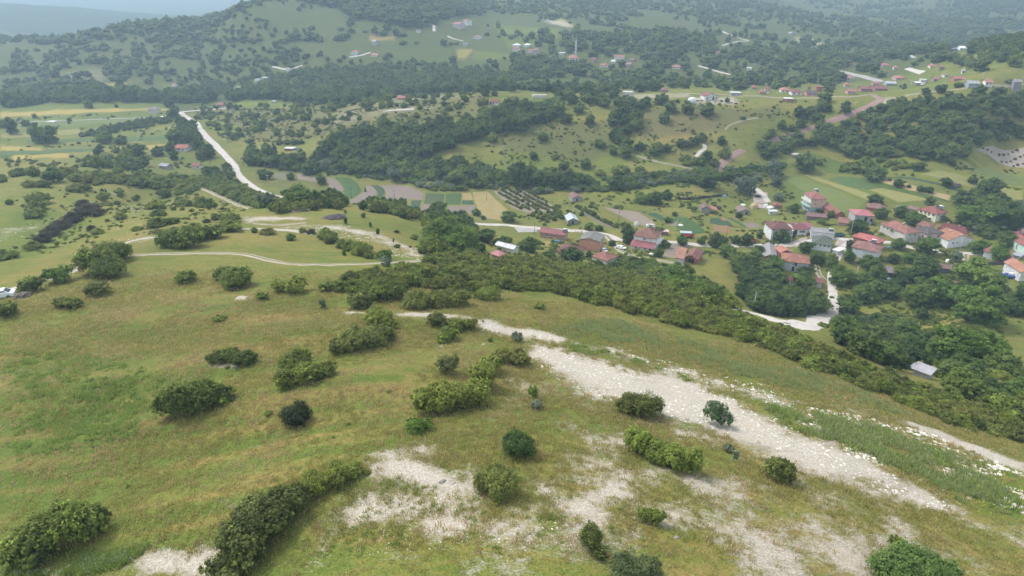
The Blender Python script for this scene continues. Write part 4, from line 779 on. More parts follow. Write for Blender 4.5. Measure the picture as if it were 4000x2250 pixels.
building('shed with pale corrugated tin roof alone below the scrub band', 'a3', (1440,806), (1640,880), (1700,832), 'R', (1640,915), 'B', 'shed', .5, (.5,.5,.5), (.36,.35,.38), metal=True, name='shed', cat='shed')
building('pale tin roofed annex left of the lone tin shed', 'a3', (1436,800), (1500,830), (1560,795), 'R', (1440,822), 'A', 'shed', .3, (.5,.5,.5), (.40,.43,.43), metal=True, name='shed', cat='shed')
building('little hut with pink metal roof between trees left of the village', 'r2', (2345,1098), (2440,1130), (2528,1100), 'R', (2350,1112), 'A', 'hip', 1.0, (.6,.5,.5), (.46,.17,.20), metal=True, name='shed', cat='shed')
building('long low white walled barn left of the pink roofed hut', 'r2', (2400,1010), (2590,1060), (2620,1020), 'R', (2410,1040), 'A', 'gx', .7, (.68,.68,.68), (.55,.56,.58), metal=True, name='shed', cat='shed')
rc, Wc, Dc, hc = building('open roadside carport with bluish metal roof and a red tractor inside', 'z2', (300,1082), (535,1092), (588,1062), 'R', (520,1180), 'B', 'flat', .1, (.30,.28,.26), (.38,.44,.49), metal=True, name='carport', cat='carport')
building('small carport with faded pink roof beside the white two-storey house', 'r3', (1515,880), (1580,882), (1588,862), 'R', (1520,915), 'A', 'flat', .1, (.30,.16,.15), (.58,.36,.36), metal=True, name='carport', cat='carport')
building('low brown roofed house before the three-storey block', 'r4', (700,785), (820,800), (830,745), 'R', (700,815), 'A', 'gx', 1.0, (.45,.33,.3), (.29,.13,.105), name='shed', cat='shed')
building('ramshackle wooden shed with sagging maroon roof below the three-storey house', 'r4', (385,722), (600,740), (590,700), 'R', (400,765), 'A', 'gx', .9, (.22,.18,.17), (.22,.12,.12), name='shed', cat='shed')
building('long narrow shed with blue metal roof behind stream bushes', 'r3', (1885,376), (2020,382), (2010,362), 'R', (1890,392), 'A', 'flat', .1, (.5,.5,.5), (.42,.50,.60), metal=True, name='shed', cat='shed')
building('small tin roofed hut on posts left of the big dark round tree', 'r4', (232,100), (285,108), (305,90), 'R', (240,128), 'A', 'flat', .1, (.3,.28,.26), (.52,.50,.49), metal=True, name='shed', cat='shed')
building('brown roofed farm shed hidden behind the cream villa', 'r4', (1400,640), (1500,665), (1520,640), 'R', (1410,665), 'A', 'gx', .8, (.4,.33,.3), (.26,.16,.14), name='shed', cat='shed')
building('lower brown roof left of the cream villa', 'r4', (1395,705), (1480,715), (1490,690), 'R', (1400,730), 'A', 'gx', .8, (.4,.33,.3), (.26,.15,.13), name='shed', cat='shed')
building('flat white slab roofed annex beside the lane, right of the green roof', 'z3', (2270,790), (2420,850), (2510,755), 'R', (2280,880), 'A', 'flat', .1, (.62,.6,.55), (.66,.67,.69), metal=True, name='shed', cat='shed')
building('grey sheet roofed annex under the mint green building', 'z7', (2270,600), (2500,660), (2540,560), 'R', (2290,690), 'A', 'flat', .1, (.4,.4,.4), (.33,.35,.38), metal=True, name='shed', cat='shed')
building('small maroon roofed outhouse between white house and farm building', 'z7', (2100,740), (2240,775), (2330,700), 'R', (2110,790), 'A', 'shed', .5, (.55,.45,.45), (.22,.075,.10), metal=True, name='shed', cat='shed')
building('dark board fence like shed before the white house with the bushy tree', 'z7', (1420,820), (1560,800), (1590,760), 'R', (1430,905), 'A', 'flat', .1, (.10,.08,.075), (.12,.10,.095), name='shed', cat='shed')
# middle hill and far houses
building('white house with red roof in the grove left of the white road', 'l1', (1752,38), (1872,42), (1908,15), 'R', (1755,76), 'A', 'gx', 1.6, WHT, (.40,.14,.11), [Wd('F',.3,.6), Wd('F',.7,.6)])
building('farm shed with grey slab roof near the grove', 'l1', (1583,216), (1672,224), (1750,203), 'R', (1590,238), 'A', 'gx', .9, (.35,.32,.30), (.36,.35,.38), name='shed', cat='shed')
building('little white house with red roof right of the grey roofed farm shed', 'l1', (1925,216), (2005,220), (2030,205), 'R', (1935,250), 'A', 'gx', 1.3, (.66,.64,.6), (.36,.14,.12), [Wd('F',.7,.55)])
building('small brown brick cabin with white edged flat roof at the wood edge', 'r2', (276,42), (372,46), (388,28), 'R', (280,68), 'A', 'flat', .1, (.32,.17,.13), (.66,.62,.60), name='cabin', cat='cabin')
building('white bungalow with maroon roof alone on the left crest', 'm0', (2333,1026), (2438,1028), (2482,1012), 'R', (2336,1056), 'A', 'hip', 1.3, (.76,.75,.74), (.24,.08,.075), [('F',.2,.5,1.6,2.0), ('F',.5,.55,1.0,2.0), ('R',.5,.6,1,1.2)])
building('low pinkish house with red roof on the left crest', 'm0', (1412,985), (1495,985), (1532,972), 'R', (1415,1000), 'A', 'gx', 1.2, (.55,.38,.33), (.42,.15,.14))
building('unfinished grey concrete block house on the crest', 'n0', (1108,922), (1196,932), (1057,908), 'L', (1112,982), 'A', 'flat', .1, (.56,.53,.51), (.62,.60,.58), [('F',.62,.5,.9,1.2,DOORD), ('L',.5,.5,.8,1.2,DOORD)], over=.05)
building('white gabled house with maroon roof and dark windows on the crest', 'n0', (1938,966), (2080,962), (1910,948), 'L', (1945,1008), 'A', 'gy', 1.5, (.78,.78,.77), (.27,.10,.10), [('F',.2,.45,1.1,1.5), ('F',.65,.45,1.1,2.2,DOORD), ('F',.88,.45,1.1,1.5), ('F',.42,.75,1.0,.5)], chim=[(.5,.2,.2)])
building('ruined low white walls on the crest, left of the block house', 'n0', (208,958), (352,955), (240,948), 'L', (210,982), 'A', 'flat', .1, (.66,.63,.6), (.5,.46,.42), over=.05, name='ruin', cat='ruin')
building('tiny red cabin with white roof near the red road', 'q0', (170,990), (258,992), (262,980), 'R', (172,1028), 'A', 'flat', .1, (.36,.14,.12), (.78,.76,.75), [Wd('F',.2,.55,1,1), Wd('F',.75,.5,1,1.8)], name='cabin', cat='cabin')
FAR = [ # zone, x0, x1, y eave, y base, wall, roof, kind, where
 ('q0',130,240,905,922,WHT,(.46,.17,.14),'hip','orange roofed white house at the left of the crest village'), ('q0',237,375,925,962,WHT,(.24,.09,.09),'hip','white house with maroon roof in the crest village'),
 ('q0',390,515,938,966,(.66,.32,.35),(.11,.09,.11),'gx','pink walled house with dark roof on the crest'), ('q0',402,436,868,915,(.42,.12,.10),(.36,.12,.11),'flat','narrow red brick tower like block in the crest village'), ('q0',490,570,872,925,(.44,.13,.11),(.30,.11,.10),'flat','unfinished red brick house in the crest village'),
 ('q0',790,895,785,818,(.50,.66,.60),(.40,.18,.17),'hip','mint walled house with pink roof by the wide road'), ('q0',770,840,852,868,WHT,(.42,.14,.13),'hip','small red roofed house below the mint walled one'), ('q0',940,1080,893,925,(.35,.18,.18),(.24,.09,.10),'gx','left part of the long maroon barn'), ('q0',1080,1220,890,912,(.35,.18,.18),(.24,.09,.11),'gx','right part of the long maroon barn'),
 ('q0',1145,1262,655,672,WHT,(.36,.14,.13),'hip','two-storey house with red roof above the wide road'), ('q0',1262,1330,680,696,WHT,(.40,.16,.15),'hip','smaller red roofed house beside the two-storey one'), ('q0',1285,1415,783,812,(.62,.5,.46),(.42,.14,.13),'hip','red roofed farmhouse among trees in the right far village'),
 ('q0',1055,1140,838,848,(.5,.35,.33),(.34,.16,.15),'gx','low brown roof behind the long maroon barn'), ('q0',1190,1310,838,856,(.4,.42,.44),(.40,.44,.48),'gx','grey blue metal roofed barn in the right far village'), ('q0',1495,1610,832,852,(.20,.21,.26),(.72,.74,.76),'flat','dark shed with white flat roof in the right far village'),
 ('q0',1665,1755,795,828,(.36,.24,.23),(.30,.13,.13),'gx','brown barn beside the white roofed shed'), ('q0',1775,1870,752,782,(.72,.68,.62),(.34,.25,.24),'flat','cream block house in the right far village'), ('q0',1875,2000,792,814,(.40,.2,.17),(.36,.14,.13),'gx','long brick barn right of the cream block'),
 ('q0',1630,1720,664,690,WHT,(.42,.17,.15),'hip','white house with red roof below the wooded ridge'), ('q0',1720,1770,672,690,(.4,.2,.2),(.32,.12,.13),'gx','small maroon roofed shed below the wooded ridge'), ('q0',1412,1510,578,606,WHT,(.50,.50,.50),'hip','white farmhouse with grey roof highest in the right far village'),
 ('q0',1850,1930,492,522,(.10,.16,.26),(.20,.24,.34),'flat','dark blue left half of the long hall on the ridge'), ('q0',1930,2030,482,500,WHT,(.76,.78,.80),'gx','white right half of the long hall on the ridge'), ('q0',2020,2150,838,858,(.4,.4,.42),(.35,.36,.38),'gx','low grey roofed shed at the end of the far village road'),
 ('q0',2190,2290,826,850,WHT,(.44,.18,.13),'gx','white house with orange roof at the end of the far village road'), ('q0',830,890,648,668,WHT,(.44,.18,.16),'hip','white house with red roof left of the wide road'), ('q0',1950,2000,712,732,WHT,(.4,.4,.4),'hip','small white house on the scrub slope'), ('q0',2480,2574,822,834,(.3,.28,.3),(.3,.25,.27),'gx','low brown shed at the right edge of the crest'),
 ('q0',-30,40,893,935,WHT,(.3,.1,.1),'hip','house with red roof at the left of the orange roofed one'), ('q0',800,900,918,940,(.6,.35,.35),(.36,.15,.16),'gx','pinkish low shed before the long maroon barn'), ('q0',1540,1620,800,812,(.5,.5,.5),(.6,.6,.6),'flat','tiny pale shed above the white roofed shed'), ('q0',200,235,330,345,(.5,.5,.5),(.45,.42,.42),'gx','tiny hut on the far right hillside'),
 ('n0',0,72,452,468,WHT,(.80,.80,.80),'hip','house with white roof at the left of the mosque village'), ('n0',0,64,488,514,WHT,(.42,.16,.14),'hip','red roofed house at the left of the mosque village'), ('n0',110,176,450,466,WHT,(.80,.80,.80),'hip','white roofed house right of the other white roof'), ('n0',140,208,512,532,WHT,(.42,.17,.14),'hip','red roofed white house in the mosque village'),
 ('n0',205,262,502,545,(.5,.42,.4),(.34,.17,.16),'gx','brown house right of the red roofed one in the mosque village'), ('n0',462,530,530,552,(.72,.73,.76),(.62,.64,.66),'flat','white flat roofed modern house left of the mosque'), ('n0',792,846,595,636,(.42,.26,.24),(.28,.12,.12),'gx','tall brown house right of the mosque'), ('n0',880,982,655,674,WHT,(.42,.16,.13),'hip','long white house with red roof in the mosque village'),
 ('n0',1025,1150,570,583,WHT,(.34,.14,.14),'gx','long white building with maroon roof in the mosque village'), ('n0',1142,1206,645,682,(.42,.28,.26),(.36,.2,.19),'gx','brown barn right of the long white house'), ('n0',1182,1240,600,622,(.45,.3,.28),(.34,.16,.15),'hip','small brown house behind the brown barn'), ('n0',990,1040,615,636,WHT,(.62,.62,.62),'gx','small white building right of the long red roof'),
 ('n0',1612,1714,672,690,WHT,(.40,.17,.16),'hip','white house with red roof alone right of the mosque village'), ('n0',2042,2092,530,546,WHT,(.44,.16,.15),'hip','little white house with red roof on the far slope'), ('n0',1502,1590,905,932,(.3,.2,.2),(.28,.12,.13),'hip','maroon roofed house just behind the crest'), ('n0',2202,2320,932,952,(.4,.42,.45),(.52,.56,.60),'flat','shed with pale flat roof behind the crest'), ('n0',2356,2420,682,694,WHT,(.66,.66,.66),'flat','pale flat building on the far right slope'), ('n0',2410,2480,878,895,(.5,.3,.28),(.4,.14,.13),'hip','red roofed house behind the crest near the village'),
 ('n0',2490,2574,925,945,(.5,.3,.3),(.34,.15,.15),'hip','maroon roofed house left of the orange roofed one'),
 ('m0',945,1015,520,550,WHT,(.42,.17,.16),'hip','two-storey white house with red roof above the plantation'), ('m0',1150,1220,552,570,WHT,(.52,.18,.17),'gx','small white house with bright red roof above the plantation'), ('m0',1972,2060,236,248,(.6,.5,.5),(.50,.18,.20),'gx','red roofed farm below the hilltop forest'), ('m0',2080,2130,206,216,WHT,(.46,.17,.17),'gx','little red roofed house below the hilltop forest'), ('m0',2175,2250,368,386,WHT,(.3,.2,.2),'hip','brown roofed house left of the orange field'),
 ('m0',297,330,684,698,WHT,(.6,.6,.6),'flat','small white cube house at the track bend'), ('m0',50,112,778,800,WHT,(.66,.66,.66),'flat','white shed left of the dark plantation'), ('m0',145,190,1016,1032,WHT,(.66,.66,.66),'flat','tiny white hut in the valley tree line'), ('m0',1610,1634,300,316,(.6,.6,.65),(.4,.4,.45),'flat','tiny grey house below the forest edge'), ('m0',0,30,795,808,WHT,(.66,.66,.66),'flat','tiny white hut left of the white shed'), ('m0',2080,2110,432,460,(.55,.62,.68),(.5,.5,.55),'flat','pale blue house near the orange field'), ('m0',1160,1200,415,428,(.5,.5,.5),(.45,.42,.4),'gx','grey barn below the red earth cutting'),
 ('l0',1476,1580,1098,1142,(.70,.62,.54),(.26,.23,.25),'hip','cream two-storey house with grey roof at the head of the white road'), ('l0',1592,1655,1174,1186,WHT,(.80,.80,.80),'flat','white flat shed near the head of the white road'), ('l0',1665,1700,1147,1167,(.45,.12,.13),(.45,.12,.13),'gx','little red barn near the head of the white road'), ('l0',2178,2252,1050,1070,(.42,.2,.18),(.40,.13,.14),'gx','small red barn across the white road'), ('l0',455,545,1222,1234,WHT,(.7,.68,.66),'flat','low white shed in the far left fields'), ('l0',1722,1772,858,872,WHT,(.40,.24,.22),'gx','lone white cottage on the left hill foot'), ('l0',2370,2405,875,892,(.6,.62,.66),(.5,.5,.55),'flat','small pale cabin on the left hill foot'), ('l0',2555,2600,795,808,WHT,(.7,.7,.7),'flat','tiny white cabin by the plantation'),
]
for i, (z, x0, x1, ye, yb, wc, rc_, kd, lab) in enumerate(FAR):
    w_ = x1 - x0; p = hz(z, x0, yb); k = ZN[z][2] / pxm(p); 
    dpx = w_ * .78 * (CAMZ - p.z) / dist(p)
    ri = {'hip': 1.7, 'gx': 1.4, 'flat': .1}[kd]
    sh = random.uniform(.1, .3) * w_
    building(lab, z, (x0, ye + 1), (x1 - sh * .6, ye + 3), (x1, ye - dpx), 'R', (x0, yb), 'A', kd, ri, wc, rc_, [Wd('F', q, .55) for q in (.25, .7)] if yb - ye > 14 else [], over=.35, ridgecap=False)
# mosque
rm, Wm, Dm, hm = building('village mosque with red tiled roof and slender minaret', 'n0', (572,585), (672,585), (692,568), 'R', (573,612), 'A', 'hip', 2.6, WHT, (.42,.17,.14), [Wd('F', q, .5, 1.2, 2.2) for q in (.2,.5,.8)], name='mosque', cat='mosque')
b = MB(); b.cyl((Wm * .28, Dm * .3, -1), (Wm * .28, Dm * .3, 17), 1.0, .8, 10); b.cyl((Wm * .28, Dm * .3, 13), (Wm * .28, Dm * .3, 13.6), 1.5, 1.5, 12); b.cyl((Wm * .28, Dm * .3, 17), (Wm * .28, Dm * .3, 22), .95, .05, 10); b.build('minaret', wall_mat((.6, .62, .64)), rm)
# ---------------------------------------------------------------- foliage
def leaf_cloud(lobes, leaf, cover=2.6, seed=0, up=.0, maxq=9000):
    """lobes: (cx,cy,cz,rx,ry,rz). Returns quads gathered in clumps over lumpy shells, with a tone per leaf."""
    r = np.random.default_rng(seed); Vs = []; Ts = []
    area = [2 * math.pi * ((a * b) ** .5) * (c + (a + b) / 2) / 1.3 for _, _, _, a, b, c in lobes]
    tot = sum(area) * cover / leaf ** 2; k = min(1, maxq / tot); leaf = leaf / math.sqrt(k)
    for (cx, cy, cz, rx, ry, rz), ar in zip(lobes, area):
        n = max(12, int(ar * cover / leaf ** 2)); nc = max(7, int(n / 26))
        d = r.normal(size=(nc, 3)); d /= np.linalg.norm(d, axis=1)[:, None]; d[:, 2] = np.where(d[:, 2] < -.35, -d[:, 2] * .8, d[:, 2])
        lt = r.uniform(-.28, .28); rad = .72 + .30 * r.random(nc) ** .8; sprig = r.random(nc) < .15; rad = np.where(sprig, rad + .30 * r.random(nc), rad); ctr = d * rad[:, None]; ct = r.random(nc); cs = .16 + .20 * r.random(nc)
        ci = r.integers(0, nc, n); off = r.normal(size=(n, 3)); off /= np.linalg.norm(off, axis=1)[:, None] + 1e-9
        off *= (r.random(n) ** .45)[:, None] * cs[ci][:, None]; q = ctr[ci] + off
        inner = r.random(n) < .20; q[inner] *= .72
        nrm = off * 1.2 + d[ci] * .35 + r.normal(size=(n, 3)) * .22; nrm[:, 2] += .25; nrm /= np.linalg.norm(nrm, axis=1)[:, None] + 1e-9
        p = q * np.array([rx, ry, rz]) + np.array([cx, cy, cz]); p[:, 2] = np.maximum(p[:, 2], .02 * rz)
        a = np.cross(nrm, r.normal(size=(n, 3))); a /= np.linalg.norm(a, axis=1)[:, None] + 1e-9; b = np.cross(nrm, a)
        s = leaf * (.5 + .75 * r.random(n)); a = a * s[:, None] * .62; b = b * s[:, None] * .46
        V = np.stack([p - a, p - b + nrm * s[:, None] * .12, p + a, p + b + nrm * s[:, None] * .12], 1); Vs.append(V.reshape(-1, 3))
        tn = np.clip(ct[ci] * .6 + r.random(n) * .35 + lt, 0, 1); Ts.append(np.repeat(tn, 4))
    V = np.concatenate(Vs); T = np.concatenate(Ts).astype(np.float32); return V, T
def core(lobes, k=.70):
    b = MB()
    for cx, cy, cz, rx, ry, rz in lobes:
        V = []; F = []; nu, nv = 8, 4
        for j in range(nv + 1):
            ph = math.pi * (.02 + .96 * j / nv)
            for i in range(nu):
                th = 2 * math.pi * i / nu; kk = k * (1 + .12 * math.sin(3 * th + j * 2 + cx))
                V.append((cx + rx * kk * math.sin(ph) * math.cos(th), cy + ry * kk * math.sin(ph) * math.sin(th), max(0.0, cz + rz * kk * math.cos(ph))))
        F = [(j * nu + i, (j + 1) * nu + i, (j + 1) * nu + (i + 1) % nu, j * nu + (i + 1) % nu) for j in range(nv) for i in range(nu)]
        b.add(V, F)
    return np.array(b.V), np.array(b.F)
def foliage_mesh(name, lobes, leaf, mat, seed=0, cover=2.6, corek=.66, maxq=9000):
    V, T = leaf_cloud(lobes, leaf, cover, seed, maxq=maxq); Q = np.arange(len(V)).reshape(-1, 4)
    if corek:
        cV, cF = core(lobes, corek); Q = np.concatenate([Q, cF + len(V)]); V = np.concatenate([V, cV]); T = np.r_[T, np.zeros(len(cV), np.float32)]
    m = np_mesh(name, V, Q, mat); at = m.attributes.new('tone', 'FLOAT', 'POINT')
    T = T[:len(m.vertices)].astype(np.float32); at.data.foreach_set('value', T); return m
def lobes_for(kind, r):
    if kind == 'shrub':
        L = [(0, 0, .42, .78, .78, .55)]
        for i in range(6):
            a = i * 1.05 + r.random() * .6; d = .45 + .2 * r.random(); s = .36 + .2 * r.random(); L.append((d * math.cos(a), d * math.sin(a), .30 + .25 * r.random(), s, s, s * (.75 + .3 * r.random())))
        L.append((.1, 0, .85, .4, .4, .35)); return L
    if kind == 'tree':
        L = [(0, 0, 1.05, .72, .72, .62)]
        for i in range(8):
            a = i * .85 + r.random() * .6; d = .42 + .25 * r.random(); s = .30 + .22 * r.random(); L.append((d * math.cos(a), d * math.sin(a), .65 + .75 * r.random(), s, s, s * (.8 + .3 * r.random())))
        L.append((.1 * r.random(), .1, 1.62, .36, .36, .34))
        for i in range(5): a = i * 1.26 + r.random(); L.append((.5 * math.cos(a), .5 * math.sin(a), .42, .38, .38, .32))
        return L
    if kind == 'tall':
        return [(.12 * math.sin(i * 2), .12 * math.cos(i * 2.7), .55 + i * .48, .55 - .065 * i + .12 * r.random(), .55 - .065 * i, .42) for i in range(6)]
    if kind == 'conifer':
        return [(.04 * math.sin(i * 2), .04 * math.cos(i * 2), .25 + i * .36, .62 - .095 * i, .62 - .095 * i, .30) for i in range(6)]
protos = bpy.data.collections.new('prototypes')
PM = {}
def proto_set(key, kind, mat, leaf, n, cover=2.4, corek=.66):
    PM[key] = [foliage_mesh(key, lobes_for(kind, np.random.default_rng(100 + i)), leaf, mat, 31 * i + len(PM) * 7, cover, corek) for i in range(n)]
proto_set('scrub', 'shrub', L_SCRUB, .085, 5); proto_set('bush', 'shrub', L_BUSH, .085, 4); proto_set('tree', 'tree', L_TREE, .085, 5)
proto_set('lime', 'tree', L_LIME, .085, 3); proto_set('wood', 'tree', L_WOOD, .11, 5); proto_set('pale', 'tree', L_PALE, .085, 3, 1.6, .45)
proto_set('tall', 'tall', L_TREE, .085, 3); proto_set('conifer', 'conifer', L_WOOD, .07, 2); proto_set('dead', 'shrub', L_DEAD, .06, 3, 1.6, .5)
proto_set('far', 'tree', L_BLUE, .24, 4, 1.8, .72); proto_set('farshrub', 'shrub', L_BLUE, .22, 4, 1.8, .72); proto_set('fieldbush', 'shrub', L_BUSH, .14, 3, 2.2)
proto_set('hazel', 'shrub', L_BLUE, .16, 3, 2.0)
def trunk_mesh(h, r, seed, spread=.5):
    b = MB(); q = random.Random(seed); b.cyl((0, 0, -.4), (0.04, 0, h * .55), r, r * .7, 7)
    for i in range(5):
        a = i * 1.26 + q.random(); b.cyl((0.04, 0, h * (.4 + .03 * i)), (spread * math.cos(a), spread * math.sin(a), h * (1.0 + .35 * q.random())), r * .45, r * .12, 5)
    return new_mesh('trunk', b.V, b.F, [BARK], True)
TRUNKS = [trunk_mesh(1.0, .07, i) for i in range(4)]
STEMLESS = {'scrub', 'bush', 'dead', 'fieldbush', 'hazel', 'farshrub'}
def plant(key, p, w_, h_, label, cat, group=None, name=None, parts=True, sink=.05):
    """w_ full width, h_ height in metres"""
    i = random.randrange(len(PM[key])); rz = random.random() * 6.28; hz0 = 1.25 if key in STEMLESS else (3.1 if key == 'tall' else 2.2 if key == 'conifer' else 2.0)
    sc = (w_ / 2 * .98, w_ / 2 * (.85 + .3 * random.random()), h_ / hz0); nm = name or ('shrub' if key in STEMLESS else 'conifer_tree' if key == 'conifer' else 'broadleaf_tree')
    loc = (p.x, p.y, p.z - sink * h_)
    if key in STEMLESS or not parts:
        o = ob(nm, PM[key][i], None, loc, rz, sc)
    else:
        o = ob(nm, None, None, loc, rz); ob('crown', PM[key][i], o, (0, 0, 0), 0, sc); ob('trunk', TRUNKS[i % 4], o, (0, 0, 0), 0, (sc[0] * 1.0, sc[1] * 1.0, sc[2] * 1.15))
    return tag(o, label, cat, group)
def planted(key, zone, x, y, w_, h_, label, cat='tree', group=None, **kw):
    p = hz(zone, x, y); k = pxm(p) / ZN[zone][2]; dep = math.asin((CAMZ - p.z) / dist(p))
    wm = w_ * k; hm = max(.3, (h_ * k - wm * .5 * math.sin(dep) * .6) / math.cos(dep)); hm = max(hm, wm * (.45 if key in STEMLESS else .72))
    return plant(key, p, wm, hm, label, cat, group, **kw)
def bush(label, zone, lobes, mat=L_BUSH, leafk=.0018, name='shrub', cat='shrub', cover=2.8, corek=.52, group=None):
    """one custom bush: lobes (x, y base, width, height) as seen in the photo"""
    P = [hz(zone, x, y) for x, y, _, _ in lobes]; o = sum(P, Vector()) / len(P); o.z = min(p.z for p in P); L = []; r = random.Random(len(label) * 31 + int(o.x * 10))
    k = pxm(o) / ZN[zone][2]; dep = math.asin((CAMZ - o.z) / dist(o))
    for p, (x, y, w_, h_) in zip(P, lobes):
        rx = w_ * k / 2; H_ = max(rx * .7, (h_ * k - rx * math.sin(dep) * .55) / math.cos(dep)); bk = rx * .35
        q = p - o; q.y += bk; L.append((q.x, q.y, q.z + H_ * .42, rx * .92, rx * .92, H_ * .62))
        for i in range(5):
            a = i * 1.256 + r.random(); s = .42 + .2 * r.random(); L.append((q.x + rx * .58 * math.cos(a), q.y + rx * .58 * math.sin(a), q.z + H_ * (.3 + .35 * r.random()), rx * s, rx * s, H_ * s * .8))
    me = foliage_mesh(name, L, dist(o) * leafk, mat, int(abs(o.x) * 13) + len(L), cover, corek, 22000)
    return tag(ob(name, me, None, o), label, cat, group)

D = 'd'
bush('large dark thicket with bright shoots in bottom left corner beside white flowers', D, [(55,1415,84,62),(120,1395,94,82),(182,1370,96,84),(240,1345,58,60),(90,1425,60,40)])
bush('long dense thicket leaning along the bottom edge beside chalk patch', D, [(560,1455,90,44),(615,1418,104,84),(655,1372,104,88),(695,1322,96,74),(742,1292,74,62),(618,1318,66,48)], L_SCRUB)
bush('pair of bushes joined in a short hedge left of round chalk clearing', D, [(795,1240,66,44),(848,1220,60,46),(888,1200,46,28)])
bush('ragged wide bush alone on the green left meadow', D, [(425,1052,60,55),(465,1045,85,78),(510,1030,80,66),(555,1015,60,38)])
bush('round very dark bush alone on the meadow, left of centre', D, [(743,1070,66,50)], leaf_mat('holm_oak_leaves', (.022, .034, .012), (.055, .07, .024)))
bush('tall leafy bush with dark spreading skirt on the meadow', D, [(745,945,80,62),(715,975,52,42),(770,962,70,45),(812,948,60,28)])
bush('low bush curved round a small heap of white stones', D, [(540,912,44,24),(570,905,56,24),(610,916,60,28)])
bush('broad bush mound sloping down to the left below the chalk track', D, [(850,890,48,36),(890,882,70,52),(935,874,70,50),(965,858,50,36)], L_SCRUB)
bush('smaller round bush directly above the broad sloping mound', D, [(950,820,66,40),(978,826,40,24)])
bush('dark round bush at the left end of the chalk scar', D, [(1097,820,50,32)], L_SCRUB)
bush('low wide bush touching the chalk scar, right of the dark round one', D, [(1148,829,44,28),(1180,830,40,28)])
bush('two-toned small bush with white blossom below the chalk scar', D, [(1128,854,44,34),(1116,862,36,22)])
bush('pale green globe shaped bush on dry grass', D, [(1128,942,50,46)], leaf_mat('pale_bush_leaves', (.06, .08, .028), (.14, .165, .06)), corek=.4)
bush('long winding hedge of bushes in the middle of the meadow', D, [(1065,1042,60,58),(1105,1038,76,64),(1150,1030,70,62),(1195,1020,70,60),(1215,980,72,66),(1232,940,60,50)])
bush('small dark bush at the upper end of the winding hedge', D, [(1262,912,44,34),(1305,918,56,36)], L_SCRUB)
bush('bright green low bush at the foot of the winding hedge', D, [(1045,1090,44,32),(1075,1082,30,24)], L_LIME)
bush('little cone shaped juniper standing on grass beside chalk', D, [(1342,1005,22,34)], L_LIME, name='juniper_bush')
bush('thin greyish bush just below the little juniper', D, [(1350,1030,30,24)], L_PALE)
bush('olive green double domed bush at the lower edge of white chalk', D, [(1580,1040,56,46),(1628,1048,84,54)], L_SCRUB)
bush('long bush of three domes below the chalk scar, taller at its left end', D, [(1605,1140,66,60),(1655,1162,70,46),(1700,1180,70,52),(1742,1195,50,60)])
bush('round leafy bush left of the three domed one', D, [(1305,1148,84,52)], L_TREE)
bush('shaggy olive bush beside a stony patch with a bright green left side', D, [(1212,1238,46,48),(1258,1252,84,66)], L_SCRUB)
bush('leaning bush with pale top and dark foot near bottom edge', D, [(1485,1385,56,56),(1508,1408,34,26)], L_SCRUB)
bush('small ragged bush with a few grey stones at its left foot', D, [(1625,1312,40,30),(1655,1322,36,34)])
bush('dark bush with dry twiggy left half on the edge of the chalk strip', D, [(1950,1206,52,46),(1978,1214,46,46)], L_SCRUB)
bush('wide low grey green bush cut by the bottom edge of the photo', D, [(1580,1462,80,48),(1630,1462,60,46)], leaf_mat('grey_bush_leaves', (.05, .075, .03), (.12, .15, .065)))
bush('large bright bush cut by the bottom edge at the lower right', D, [(2250,1475,90,56),(2310,1470,110,66),(2370,1480,80,50)], leaf_mat('willow_bush_leaves', (.055, .10, .028), (.12, .18, .05)))
bush('tiny bush behind a little heap of pale stones, lower right', D, [(2258,1383,32,24)])
bush('big rounded bush crossing the chalk track on the left', D, [(235,690,70,55),(275,665,70,50),(262,700,70,40),(305,650,44,38)])
bush('wide bush beside the pale track, above the first meadow bend', D, [(425,622,60,40),(465,624,70,46),(500,606,50,34),(535,600,50,28)])
bush('dark dome shaped bush with a lighter lobe on the upper meadow', D, [(558,705,40,30),(590,724,72,46)])
bush('low bush of two lobes right of the dark dome', D, [(702,736,44,32),(740,738,56,36)])
bush('small round bush left of the dark dome', D, [(467,712,46,28)])
bush('compact round bush below the track bush on the left', D, [(240,744,52,30)], L_SCRUB)
bush('low spreading bush on the left above the lush meadow', D, [(155,774,36,20),(180,776,38,22)])
bush('bright bush touching the lower side of the pale track', D, [(142,712,56,34)], L_LIME)
bush('leafy bush at the far left of the pale track', D, [(77,735,44,32)])
bush('round bush cut by the left edge of the photo', D, [(14,797,40,28)])
bush('small dark bush alone left of centre on the upper meadow', D, [(656,755,32,18)])
bush('tiny yellow green bush in the brown grass above the rutted track', D, [(731,604,22,16)], L_LIME)
bush('rounded bush at the lower left end of the upper thicket', D, [(904,777,58,38)], L_SCRUB)
bush('wide bright thicket behind the rounded bush', D, [(900,742,60,36),(945,752,80,44),(990,752,70,44)])
bush('large two humped bush above the chalk track', D, [(1045,778,66,40),(1085,774,60,38),(1130,772,60,40),(1165,768,46,38)], L_SCRUB)
bush('round bush with a bright right edge, right of the two humped one', D, [(1225,755,62,32)])
bush('dark low bush at the left tip of the upper thicket', D, [(820,732,40,24),(855,733,40,26)])
bush('small flat bush alone on the brown grass below the scrub band', D, [(1355,778,32,12)])
bush('faint grey green bush above the top of the chalk scar', D, [(1300,860,28,22)], L_PALE, corek=.35)
bush('small dark sapling bush on the meadow right of the round dark bush', D, [(674,1045,18,11)])
bush('small sprawling dark tuft on the meadow in the lush left part', D, [(550,808,30,8)])
bush('pair of spindly grey green saplings beside the chalk strip', D, [(1832,1138,24,20),(1850,1160,14,24)], L_PALE, corek=.3)
